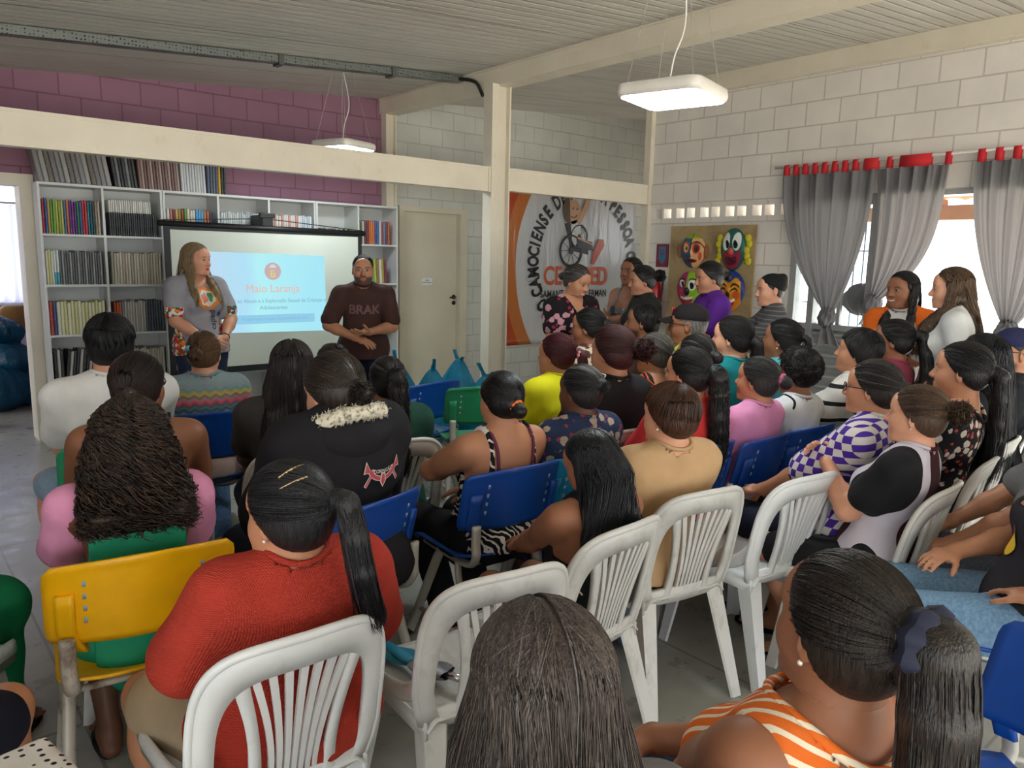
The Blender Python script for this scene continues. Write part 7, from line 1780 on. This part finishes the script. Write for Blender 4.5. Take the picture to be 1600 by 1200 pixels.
tri = fabric('maroon_white_black_shirt', 'panel', (64, 26, 36), (206, 198, 210), (26, 26, 30), scale=1.0)
person('C20', P_['C20'], -6, 'young woman in a maroon, white and black panelled shirt with a light brown bun', AUD, skin='fair', g=1.08, lean=-12, hyaw=-2, hpitch=0, armL={'w': (-0.03, 0.28, 0.29), 'd': (0.6, 0.55, 0.45), 'n': (0.75, -0.2, -0.3), 'pole': (-0.5, -0.3, -1), 'curl': 0.8}, armR={'w': (0.06, 0.29, 0.29), 'd': (-0.6, 0.55, 0.40), 'n': (-0.75, -0.2, -0.3), 'pole': (0.5, -0.3, -1), 'curl': 0.8}, hands=True, legs='normal',
       top=dict(mat=tri, sleeve=0.60, hem=-0.05, flare=0.002), bottom=dict(kind='shorts', mat=black, len=0.8), feet=('sandal', black), res=0.008, hres=0.0033, face=dict(fat=0.35, brow=(110, 80, 60)), hair=dict(style='bun', gather=(0.0, -0.97, 0.10), r=0.040, color=(82, 62, 50), hi=(150, 112, 78), n=1000, rad=0.0012, mess=0.007, tie=(110, 160, 120), tier=0.016, tieR=0.004, h=0.0045), extras=[x_earring(-1, r=0.003)])
# ---------------------------------------------------------------- second row
zeb = fabric('zebra_stripe', 'zebra', (22, 22, 24), (224, 220, 214), scale=1.3)
plum = fabric('plum_strap', 'plain', (110, 52, 74))
person('C1', P_['C1'], 4, 'woman with a low black bun and orange scrunchie, back bare above striped straps', AUD, skin='tan', g=1.22, lean=-7, hyaw=0, hpitch=6, armL={'w': (-0.02, 0.30, 0.18), 'd': (0.95, 0.3, 0), 'n': (0, -0.4, -1), 'pole': (-1.0, 0.1, -0.15), 'curl': 0.5}, armR='lap', top=dict(mat=zeb, sleeve=0, neck='tank', back=0.20, strapx=0.108, strapw=0.009, name='camisole'), bottom=dict(kind='jeans', mat=black), feet=('sandal', white_c), res=0.0085,
       hair=dict(style='bun', gather=(0.02, -0.93, -0.52), r=0.031, color=(18, 16, 17), hi=(58, 54, 54), n=850, rad=0.0012, tie=(236, 116, 30), tier=0.024, tieR=0.009, tiename='scrunchie', rough=0.3, h=0.0045),
       extras=[x_strap([(-0.07, 0.06, 0.43), (-0.082, -0.02, 0.45), (-0.080, -0.09, 0.38), (-0.072, -0.11, 0.24)], 0.0075, plum, 'bra_strap'), x_strap([(0.07, 0.06, 0.43), (0.09, -0.02, 0.45), (0.095, -0.09, 0.38), (0.085, -0.11, 0.24)], 0.0065, plum, 'bra_strap')])
bfl = fabric('navy_floral', 'floral', (40, 54, 84), (176, 156, 140), (140, 58, 76), scale=1.5)
person('C4', P_['C4'], 4, 'woman in a navy flowered dress with grey black hair and a white clip', AUD, skin='dark', g=1.18, lean=-5, hyaw=-10, top=dict(mat=bfl, sleeve=0.8, hem=-0.06, name='dress', flare=0.02), bottom=dict(kind='skirt', mat=bfl), res=0.009, hair=dict(style='bun', gather=(0.05, -0.95, 0.1), r=0.022, color=(28, 26, 28), hi=(84, 80, 80), n=700, grey=0.05, mess=0.003, rad=0.0013), extras=[x_claw((0.62, -0.62, 0.42), (216, 214, 208), 0.014)])
redt = fabric('coral_red_tshirt', 'plain', (222, 60, 62)); bw = fabric('black_white_swirl', 'zebra', (34, 34, 36), (178, 174, 170), scale=1.6)
person('C5', P_['C5'], 2, 'woman in a coral red T-shirt resting her hand on her chin, long black ponytail', AUD, skin='tan', g=1.18, lean=-6, hyaw=-8, armL='chin', armR='lap', hands=True, top=dict(mat=redt, sleeve=0.85, hem=-0.05), bottom=dict(kind='skirt', mat=bw), res=0.009, hres=0.0036, hair=dict(style='pony', gather=(0.12, -0.95, -0.2), tail=[(0.03, -0.165, 0.43), (0.035, -0.18, 0.30), (0.035, -0.16, 0.16)], tr=0.042, color=(20, 18, 19), hi=(60, 54, 52), n=700, curl=0.003, rad=0.0014))
pinkt = fabric('pink_tshirt', 'plain', (222, 146, 190))
person('C6', P_['C6'], -4, 'older woman in a plain pink T-shirt with a pink scrunchie round her bun', AUD, skin='tan', g=1.15, lean=-10, hyaw=-4, hpitch=-3, top=dict(mat=pinkt, sleeve=0.85, hem=-0.05), bottom=dict(kind='skirt', mat=pinkt), res=0.009, hres=0.0036, hair=dict(style='bun', gather=(0.05, -0.97, -0.08), r=0.034, color=(30, 27, 28), hi=(110, 106, 104), n=620, grey=0.07, tie=(190, 96, 132), tier=0.026, tieR=0.010, tiename='scrunchie', rad=0.0013))
mixw = fabric('white_sport_shirt', 'plain', (216, 218, 220))
person('C16', P_['C16'], 2, 'boy with curly black hair in a white shirt with black shoulder stripes', AUD, skin='brown', sex='f', bust=0.01, g=0.98, lean=-7, hyaw=-4, headscale=0.98, top=dict(mat=mixw, sleeve=0.9, hem=-0.05), bottom=dict(kind='shorts', mat=black), hres=0.004, hair=dict(style='afro', vol=0.030, color=(24, 20, 20), hi=(62, 50, 46), n=700, rad=0.0018), extras=[x_strap([(-0.05, 0.03, 0.47), (-0.09, -0.03, 0.45), (-0.13, -0.05, 0.43)], 0.010, black, 'shoulder_stripe')])
chk = fabric('purple_check', 'check', (76, 44, 150), (214, 208, 204))
person('C19', P_['C19'], -8, 'woman with glasses in a purple and white checkered shirt', AUD, skin='tan', g=1.22, lean=-6, hyaw=-2, armL={'w': (-0.10, 0.38, 0.03), 'd': (0.1, 1, -0.15), 'n': (0.2, 0, -1), 'pole': (-0.5, -0.4, -0.9), 'curl': 0.5}, hands=True, top=dict(mat=chk, sleeve=0.9, hem=-0.06, flare=0.02), bottom=dict(kind='shorts', mat=navy), feet=('sandal', black), res=0.0085, hres=0.0034, hair=dict(style='bun', gather=(0.0, -0.97, -0.12), r=0.026, color=(32, 26, 26), hi=(88, 76, 70), n=700, grey=0.02, rad=0.0013), extras=[x_glasses((52, 24, 34))])
# ---------------------------------------------------------------- third row and beyond
yel = fabric('lime_yellow_knit', 'plain', (222, 216, 30), weave=0.5)
person('C7', P_['C7'], -2, 'woman in a lime yellow cardigan with wine red hair and a pink scrunchie', AUD, skin='tan', g=1.1, lean=-4, hyaw=-12, top=dict(mat=yel, sleeve=1.9, hem=-0.08, name='cardigan', wr=0.008, fit=0.014), bottom=dict(kind='jeans', mat=black), hair=dict(style='pony', gather=(0.3, -0.93, -0.15), tail=[(0.06, -0.155, 0.45), (0.05, -0.17, 0.36), (0.045, -0.165, 0.27)], tr=0.026, color=(86, 26, 36), hi=(140, 52, 62), n=420, tie=(214, 130, 140), tier=0.022, tieR=0.010, tiename='scrunchie'))
blkt = fabric('black_tshirt', 'plain', (30, 30, 34))
person('C8', P_['C8'], 6, 'woman in a black T-shirt with curly dark red hair gathered behind', AUD, skin='tan', g=1.08, lean=-6, hyaw=-14, top=dict(mat=blkt, sleeve=0.8, hem=-0.05), bottom=dict(kind='jeans', mat=jdark), hair=dict(style='bun', gather=(0.2, -0.95, 0.05), r=0.044, color=(66, 28, 30), hi=(120, 60, 58), n=520, mess=0.010, th=0.018))
cfl = fabric('cream_floral', 'floral', (222, 206, 176), (84, 56, 52), (206, 104, 104), scale=1.2)
person('C9', P_['C9'], -10, 'woman in a cream blouse with big dark and coral flowers, black hair pulled back', AUD, skin='brown', lean=-4, hyaw=-18, hpitch=4, top=dict(mat=cfl, sleeve=0.9, name='blouse'), bottom=dict(kind='jeans', mat=navy), hair=dict(style='bun', gather=(0, -1, -0.1), r=0.034, color=BLK, n=260))
person('C10', P_['C10'], -18, 'young man with short cropped hair between the standing women and the audience', AUD, skin='brown', sex='m', lean=-6, hyaw=-14, hpitch=-2, top=dict(mat=fabric('brown_cloth', 'plain', (88, 62, 54)), sleeve=0.8), bottom=dict(kind='jeans', mat=jdark), hair=dict(style='crop', color=(22, 18, 18), n=260, th=0.010), face=dict(beard=(60, 42, 36)))
person('C11', P_['C11'], 8, 'woman with a low grey ponytail and orange and black shoulder straps', AUD, skin='tan', lean=-4, hyaw=-18, top=dict(mat=fabric('orange_black_strap', 'zebra', (30, 26, 28), (214, 92, 50), scale=1.5), sleeve=0, neck='tank', back=0.30, name='camisole'), bottom=dict(kind='jeans', mat=black), hair=dict(style='pony', gather=(0.15, -0.95, -0.35), tail=[(0.03, -0.15, 0.40), (0.03, -0.16, 0.31), (0.03, -0.15, 0.24)], tr=0.026, color=(78, 74, 64), hi=(158, 154, 138), n=420, grey=0.18))
lime = fabric('lime_vest', 'plain', (198, 214, 60))
person('C12', P_['C12'], -14, 'older man in a black and red cap, glasses and a lime green vest', AUD, skin='brown', sex='m', g=1.1, lean=-4, hyaw=-12, top=dict(mat=lime, sleeve=0, neck='tank', back=0.36, front=0.34, strapx=0.085, strapw=0.035, name='vest'), bottom=dict(kind='jeans', mat=jdark), hair=dict(style='buzz', color=(120, 116, 112), n=120, rad=0.0012), extras=[x_cap(fabric('cap_black', 'plain', (34, 28, 30)), fabric('cap_black', 'plain', (34, 28, 30)), mat('cap_red', srgb(196, 40, 50), 0.6)), x_glasses((60, 60, 64))])
person('C13', P_['C13'], 0, 'dark haired head just behind the woman in coral red', AUD, skin='brown', lean=-4, top=dict(mat=fabric('brown_cloth2', 'plain', (96, 70, 60)), sleeve=0.8), bottom=dict(kind='jeans', mat=jdark), hair=dict(style='bun', gather=(0, -1, -0.1), r=0.03, color=BLK, n=240, grey=0.05))
teal = fabric('teal_tshirt', 'plain', (22, 128, 134))
person('C14', P_['C14'], -8, 'woman in a teal T-shirt with a pink hair tie on a long black ponytail', AUD, skin='fair', g=1.12, lean=-8, hyaw=-10, top=dict(mat=teal, sleeve=0.85, hem=-0.06), bottom=dict(kind='jeans', mat=black), hair=dict(style='pony', gather=(0.1, -0.93, -0.40), tail=[(0.03, -0.15, 0.40), (0.03, -0.16, 0.30), (0.03, -0.14, 0.20)], tr=0.030, color=BLK, n=360, tie=(240, 110, 130), tier=0.017, tieR=0.006))
aqua = fabric('aqua_tshirt', 'plain', (96, 186, 196))
person('C15', P_['C15'], -6, 'young woman in a pale aqua T-shirt with a thin black ponytail', AUD, skin='brown', lean=-8, hyaw=-8, hpitch=-4, top=dict(mat=aqua, sleeve=0.8), bottom=dict(kind='jeans', mat=jean), hair=dict(style='pony', gather=(0, -0.97, -0.1), tail=[(0.0, -0.16, 0.43), (0.0, -0.16, 0.33), (0.0, -0.145, 0.24)], tr=0.018, color=BLK, n=300), extras=[x_earring(-1)])
strp = fabric('white_black_stripes', 'stripes', (216, 212, 204), (36, 34, 38), scale=0.8)
person('C17', P_['C17'], -10, 'woman with short dark hair in a white top with thin black stripes, black sleeves', AUD, skin='tan', lean=-14, hyaw=-6, hpitch=-6, armL='fold', top=dict(mat=strp, sleeve=0.95, hem=-0.05), bottom=dict(kind='trousers', mat=black), hair=dict(style='pixie', color=BLK, n=420, th=0.018, drop=0.02))
mauve = fabric('mauve_tshirt', 'plain', (150, 62, 84))
person('C18', P_['C18'], -6, 'woman in a mauve T-shirt with her hand at her cheek and a black ponytail', AUD, skin='brown', lean=-2, hyaw=-14, armL='chin', hands=True, top=dict(mat=mauve, sleeve=0.8), bottom=dict(kind='jeans', mat=jdark), hair=dict(style='pony', gather=(0.1, -0.97, 0.0), tail=[(0.03, -0.18, 0.45), (0.03, -0.17, 0.34), (0.03, -0.15, 0.25)], tr=0.03, color=BLK, n=320, tie=(190, 190, 196), tier=0.018, tieR=0.005))
bkf = fabric('black_floral', 'floral', (26, 24, 28), (206, 196, 186), (176, 70, 66), scale=1.9)
person('C21', P_['C21'], -10, 'woman in a black flowered off-shoulder dress with a hot pink hair tie', AUD, skin='tan', lean=-8, hyaw=-2, top=dict(mat=bkf, sleeve=0.5, neck='wide', hem=-0.05, name='dress'), bottom=dict(kind='skirt', mat=bkf), res=0.009, hres=0.0036, hair=dict(style='pony', gather=(0.02, -0.95, -0.32), tail=[(0.01, -0.16, 0.42), (0.01, -0.175, 0.30), (0.01, -0.16, 0.17)], tr=0.032, color=BLK, n=520, tie=(240, 70, 120), tier=0.018, tieR=0.007))
person('C22', P_['C22'], -6, 'child with smooth black hair, only the top of the head showing between two women', AUD, skin='brown', lean=-6, g=0.9, top=dict(mat=navy, sleeve=0.7), bottom=dict(kind='shorts', mat=navy), hair=dict(style='bob', color=BLK, n=260, part=0.0))
person('C23', P_['C23'], -6, 'woman with long loose black hair on the far right', AUD, skin='brown', lean=-6, top=dict(mat=blkt, sleeve=0.8), bottom=dict(kind='jeans', mat=jdark), hair=dict(style='long', color=(18, 18, 24), hi=(44, 46, 60), n=380, zend=0.12, wave=0.006))
person('C24', P_['C24'], -22, 'man in a navy cap and glasses with a dark shirt at the right edge', AUD, skin='tan', sex='m', lean=-6, hyaw=-20, top=dict(mat=fabric('dark_shirt', 'plain', (36, 38, 42)), sleeve=0.8), bottom=dict(kind='jeans', mat=jdark), face=dict(beard=(60, 46, 40)), hair=dict(style='buzz', color=BLK, n=120, rad=0.0012), extras=[x_cap(fabric('cap_navy', 'plain', (44, 48, 84)), fabric('cap_navy', 'plain', (44, 48, 84))), x_glasses((70, 60, 50))])
# ---------------------------------------------------------------- people only partly in the frame
person('F4', (2.76, 0.50, 1.19), -24, 'woman in a dark tank top and knee-length denim shorts, cut off by the right edge', AUD, skin='tan', g=1.15, lean=-14, armL={'w': (-0.20, 0.06, 0.10), 'd': (0.8, 0.6, 0), 'n': (0, 0, -1), 'pole': (-1, -0.6, -0.3), 'curl': .5}, top=dict(mat=fabric('charcoal_tank', 'plain', (44, 42, 48)), sleeve=0, neck='tank', name='tank_top', hem=-0.05), bottom=dict(kind='shorts', mat=fabric('washed_denim', 'denim', (84, 122, 158), (138, 170, 196)), len=0.95, fit=0.014), hair=dict(style='bun', gather=(0, -1, 0), color=BLK, n=200), res=0.008,
       extras=[x_blob(circ(-0.02, 0.20, 0.035, 0.05, 20), (226, 184, 40), False, 0.0185), x_blob(circ(-0.06, 0.25, 0.016, 0.016, 14), (220, 60, 100), False, 0.0190)])
person('F6', (3.20, 0.66, 1.20), -22, 'person resting both hands on bare knees at the right edge', AUD, skin='tan', g=1.05, lean=-4, armL='knee', armR='knee', hands=True, top=dict(mat=greyc, sleeve=0.7), bottom=dict(kind='shorts', mat=fabric('grey_denim', 'denim', (70, 78, 92), (104, 112, 124)), len=0.78), hair=dict(style='short', color=BLK, n=200))
person('F5', (-0.17, 1.72, 1.20), 32, 'person in navy shorts whose knee shows at the left edge', AUD, skin='fair', g=1.15, lean=-6, armL='lap', armR='lap', top=dict(mat=navy, sleeve=0.7), bottom=dict(kind='shorts', mat=navy, len=0.82), feet=('sandal', black), hair=dict(style='short', color=BLK, n=200), res=0.009)
kelly = fabric('kelly_green_cloth', 'plain', (22, 128, 82))
person('F7', (-0.11, 2.40, 1.20), 34, 'person in a long bright green skirt at the left edge', AUD, skin='brown', g=1.05, lean=-6, top=dict(mat=kelly, sleeve=0.7, name='dress'), bottom=dict(kind='skirt', mat=kelly, len=1.75), feet=('sandal', black), hair=dict(style='short', color=BLK, n=200))
# ---------------------------------------------------------------- standing along the side
bf2 = fabric('black_pink_floral', 'floral', (28, 22, 26), (204, 150, 162), (150, 40, 66), scale=1.1)
person('W1', P_['W1'], 192, 'woman in a black dress with pink flowers standing in front of the banner, looking down', seated=False, skin='tan', g=1.08, lean=3, hyaw=-22, hpitch=22, armL='clasp', armR='clasp', hands=True, top=dict(mat=bf2, sleeve=0.6, neck='v', hem=-0.12, name='dress'), bottom=dict(kind='skirt', mat=bf2, shoes=True), feet=('shoe', black), face=dict(smile=0.8), hair=dict(style='bun', gather=(0, -0.95, -0.3), r=0.03, color=(60, 54, 52), hi=(120, 114, 110), n=360, grey=0.2))
olive = fabric('dark_olive_tshirt', 'plain', (44, 46, 42))
person('W2', P_['W2'], 302, 'woman in a dark olive T-shirt standing in profile with folded hands', seated=False, skin='tan', g=1.1, lean=3, hyaw=4, hpitch=8, armL='fold', armR='fold', hands=True, top=dict(mat=olive, sleeve=0.5, hem=-0.12), bottom=dict(kind='jeans', mat=black, shoes=True), feet=('shoe', black), hair=dict(style='bun', gather=(0, -1, 0.05), r=0.042, color=BLK, n=360, mess=0.008))
person('W3', P_['W3'], 265, 'woman in a sleeveless top standing behind the one in olive', seated=False, skin='brown', lean=2, armL='cross', armR='cross', top=dict(mat=fabric('grey_print', 'floral', (120, 118, 120), (60, 60, 64), (190, 180, 180)), sleeve=0, neck='tank', back=0.3, name='tank_top'), bottom=dict(kind='jeans', mat=jdark, shoes=True), feet=('shoe', black), hair=dict(style='bun', gather=(0, -1, 0), r=0.04, color=BLK, n=260))
purp = fabric('violet_tshirt', 'plain', (98, 44, 148))
person('W4', P_['W4'], 305, 'woman in a violet T-shirt with crossed arms standing before the mask board', seated=False, skin='tan', g=1.14, lean=4, hyaw=-4, hpitch=10, armL='cross', armR='cross', hands=True, top=dict(mat=purp, sleeve=0.62, hem=-0.12), bottom=dict(kind='jeans', mat=navy, shoes=True), feet=('shoe', black), hair=dict(style='bun', gather=(0, -0.97, -0.2), r=0.034, color=BLK, n=380))
gst = fabric('grey_thin_stripes', 'stripes', (78, 78, 80), (120, 120, 122), scale=2.4)
person('W5', P_['W5'], 318, 'person with a black head wrap and striped grey shirt, arms folded high', seated=False, skin='fair', g=1.06, bust=0.3, lean=2, hyaw=-10, hpitch=6, armL={'w': (0.06, 0.20, 0.27), 'd': (0.95, 0.1, 0.15), 'n': (0, -1, -0.3), 'pole': (-0.9, 0.2, -0.6), 'curl': .5}, armR={'w': (-0.08, 0.22, 0.29), 'd': (-0.95, 0.1, 0.1), 'n': (0, -1, -0.3), 'pole': (0.9, 0.2, -0.6), 'curl': .5}, hands=True, top=dict(mat=gst, sleeve=0.85, hem=-0.12), bottom=dict(kind='jeans', mat=black, shoes=True), feet=('shoe', black), hair=dict(style='buzz', color=BLK, n=80, rad=0.0012), extras=[x_beanie(fabric('black_wrap', 'plain', (24, 24, 27)))])
rag = fabric('orange_raglan', 'raglan', (214, 210, 206), (236, 112, 36), scale=0.94)
person('S1', P_['S1'], 262, 'smiling woman in a white shirt with orange sleeves standing in the doorway', seated=False, skin='brown', g=1.08, lean=2, hyaw=26, hpitch=2, armL='cross', armR='cross', hands=True, res=0.009, hres=0.0038, face=dict(smile=1.0, lip=(150, 66, 64)), top=dict(mat=rag, sleeve=0.85, hem=-0.13), bottom=dict(kind='jeans', mat=jean, shoes=True), feet=('shoe', white_c), hair=dict(style='long', color=(22, 20, 22), hi=(60, 54, 56), n=420, front=0.45, zend=0.27, bulk=0.55, spread=96),
       extras=[x_earring(1, drop=0.03), fl(0.015, 0.335, 0.026, (214, 46, 60), inf=0.019, k=4), fl(-0.075, 0.29, 0.028, (60, 120, 60), inf=0.019, k=6), x_text('cecaped', 0.045, -0.01, 0.275, (50, 90, 60), False, 0.0006), x_text('cecaped', 0.028, -0.01, 0.235, (40, 40, 44), False, 0.0004), fl(-0.03, 0.20, 0.014, (60, 60, 66), inf=0.019)])
wt2 = fabric('white_tshirt', 'plain', (214, 214, 212))
person('S2', P_['S2'], -28, 'woman in a plain white T-shirt and jeans standing in the doorway, long brown hair', seated=False, skin='fair', g=1.08, lean=1, hyaw=6, hpitch=4, armL='side', armR='side', res=0.009, hres=0.0038, top=dict(mat=wt2, sleeve=0.82, hem=-0.10), bottom=dict(kind='jeans', mat=jean, shoes=True), feet=('shoe', white_c), hair=dict(style='long', color=(60, 44, 36), hi=(150, 118, 84), n=480, front=0.5, zend=0.22, bulk=0.8, tip=(120, 90, 62)))
# ================================================================ chairs
WG, BG = 'white plastic chairs', 'moulded school chairs'
seat_under('L1', 'green', 'green school chair under the man in the white polo', BG)
seat_under('L2', 'white', 'white plastic chair under the woman with the orange hair tie', WG)
seat_under('L3', 'yellow', 'yellow school chair with a chipped white frame under the curly haired girl', BG, dy=-0.045)
seat_under('L4', 'blue', 'blue school chair under the woman in the rainbow sweater', BG)
seat_under('L5', 'white', 'white plastic chair under the woman in charcoal grey', WG)
seat_under('L6', 'blue', 'blue school chair under the person in the black hooded sweatshirt', BG, dh=-8)
seat_under('L7', 'white', 'white plastic chair under the person in the dotted top', WG)
seat_under('L8', 'white', 'white plastic chair under the woman with the crinkled ponytail', WG)
seat_under('C1', 'blue', 'blue school chair under the woman with bare back and striped straps', BG)
chair('clean', 0.64, 1.65, 1.7, 'bright white plastic chair under the woman in rust red', WG)
seat_under('F3', 'white', 'white plastic chair under the woman in the orange leaf print', WG)
chair('white', 1.65, 1.67, -4, 'scuffed white plastic chair under the woman with the bowed head', WG)
chair('white', 2.20, 1.72, 11, 'white plastic chair under the woman in the beige blouse', WG)
seat_under('C4', 'light blue', 'light blue school chair under the woman in the navy flowered dress', BG, dh=8)
seat_under('C5', 'blue', 'blue school chair under the woman in coral red', BG)
seat_under('C6', 'blue', 'blue school chair under the woman in pink', BG)
seat_under('C7', 'white', 'white plastic chair under the woman in lime yellow', WG)
seat_under('C8', 'white', 'white plastic chair under the woman in the black T-shirt', WG)
seat_under('C9', 'white', 'white plastic chair under the woman in the cream flowered blouse', WG)
seat_under('C10', 'yellow', 'yellow school chair under the young man with cropped hair', BG)
seat_under('C11', 'white', 'white plastic chair under the woman with the low grey ponytail', WG)
seat_under('C12', 'white', 'white plastic chair under the man in the lime vest', WG)
seat_under('C13', 'white', 'white plastic chair under the head behind the coral red woman', WG)
seat_under('C14', 'white', 'white plastic chair under the woman in teal', WG)
seat_under('C15', 'blue', 'blue school chair under the young woman in pale aqua', BG)
seat_under('C16', 'blue', 'blue school chair under the curly haired boy in white', BG)
seat_under('C17', 'green', 'green school chair under the woman in thin black stripes', BG)
seat_under('C18', 'white', 'white plastic chair under the woman in mauve', WG)
seat_under('C19', 'white', 'white plastic chair under the woman in purple checks', WG)
chair('white', 2.87, 1.235, -4, 'white plastic chair under the young woman in maroon, white and black', WG)
seat_under('C21', 'white', 'white plastic chair under the woman in the black flowered dress', WG)
seat_under('C22', 'white', 'white plastic chair under the child with smooth black hair', WG)
seat_under('C23', 'white', 'white plastic chair under the woman with long loose black hair', WG)
seat_under('C24', 'white', 'white plastic chair under the man in the navy cap', WG)
seat_under('F4', 'blue', 'blue school chair under the woman in denim shorts', BG)
seat_under('F6', 'white', 'white plastic chair under the person with hands on bare knees', WG)
seat_under('F2', 'white', 'white plastic chair under the person with straight greying hair', WG)
seat_under('F5', 'white', 'white plastic chair under the person in navy shorts', WG)
seat_under('F7', 'white', 'white plastic chair under the person in the bright green skirt', WG)
chair('white', 1.21, 1.62, 9, 'empty scuffed white plastic chair holding a folded umbrella', WG)
chair('clean', 2.66, 1.60, 8, 'empty clean white plastic chair left of the maroon shirted woman', WG)
chair('green', 2.95, 3.80, 24, 'empty green school chair beside the steel post', BG)
chair('blue', 2.68, 4.12, -8, 'empty blue school chair in front of the carrier bags', BG)
chair('blue', 1.62, 0.40, -60, 'empty blue school chair at the bottom right corner', BG)
# ================================================================ small things
r = empty('umbrella', (1.11, 1.66, 0.425), 0.25, 'folded blue and silver umbrella lying on the empty white chair', 'umbrella')
mS2 = mat('silver_cloth', srgb(150, 152, 156), 0.35, 0.5); mT2 = mat('teal_umbrella_cloth', srgb(20, 120, 150), 0.5)
def wad(u, v, L, a, y0): 
    an = 2*PI*u; rr = a*(0.75+0.25*math.sin(an*3+v*5))*(0.55+0.45*math.sin(PI*(0.15+0.75*v))); return (rr*math.cos(an)*1.2, y0+L*v, 0.022+rr*0.55*math.sin(an)+0.004)
mb = MB(); mb.grid(lambda u, v: wad(u, v, 0.14, 0.036, 0.02), 36, 12, True); mb.build('canopy', mT2, r, True)
mb = MB(); mb.grid(lambda u, v: wad(u, v, 0.12, 0.040, -0.10), 36, 12, True); mb.build('lining', mS2, r, True)
mb = MB(); mb.tube([(0.0, -0.08, 0.024), (0.015, -0.155, 0.020)], 0.011, 10); mb.build('handle', mat('chrome', srgb(200, 200, 204), 0.2, 0.9), r, True)
mb = MB(); mb.tube([(0.015+0.022*math.sin(a), -0.175-0.028*math.cos(a)*1.0, 0.012) for a in np.linspace(0, 2*PI, 16)], 0.002, 5); mb.build('wrist_loop', M_BLACK, r, True)
cu_ = MB(); cu_.slab(lambda u, v: (((u-.5)*0.30, (v-.5)*0.24, 0.012*math.sin(PI*u)*math.sin(PI*v)), (0, 0, 1)), 16, 12, 0.05); o = cu_.build('cushion', fabric('white_polka_cloth', 'dots', (238, 236, 230), (36, 38, 60), scale=1.15), None, True, bevel=0.01)
o.location = (0.085, 1.52, 0.585); o.rotation_euler = (0, 0, 0.2); meta(o, 'white cushion with navy dots at the bottom left corner', 'cushion')
def phone(who, side, label):
    I = REG[who]; S_, E, Wr = I['arms'][side]; rt = I['root']; d = unit(Wr-E); p = Wr+d*0.10
    M = Matrix.Translation(rt.location) @ Matrix.Rotation(rt.rotation_euler.z, 4, 'Z') @ Matrix.Scale(I['sc'], 4); q = M @ Vector(p)
    mb = MB(); mb.box(-0.036, 0.036, -0.075, 0.075, -0.004, 0.004); o = mb.build('phone', M_BLACK, None, bevel=0.003); o.location = q+Vector((0, 0, -0.03)); o.rotation_euler = (0.15, 0, 0.6); meta(o, label, 'phone'); return o
phone('F3', 1, 'black phone under the hand of the woman in the orange leaf print'); phone('C19', -1, 'black phone in the hand of the woman in purple checks')
bpy.context.view_layer.update()
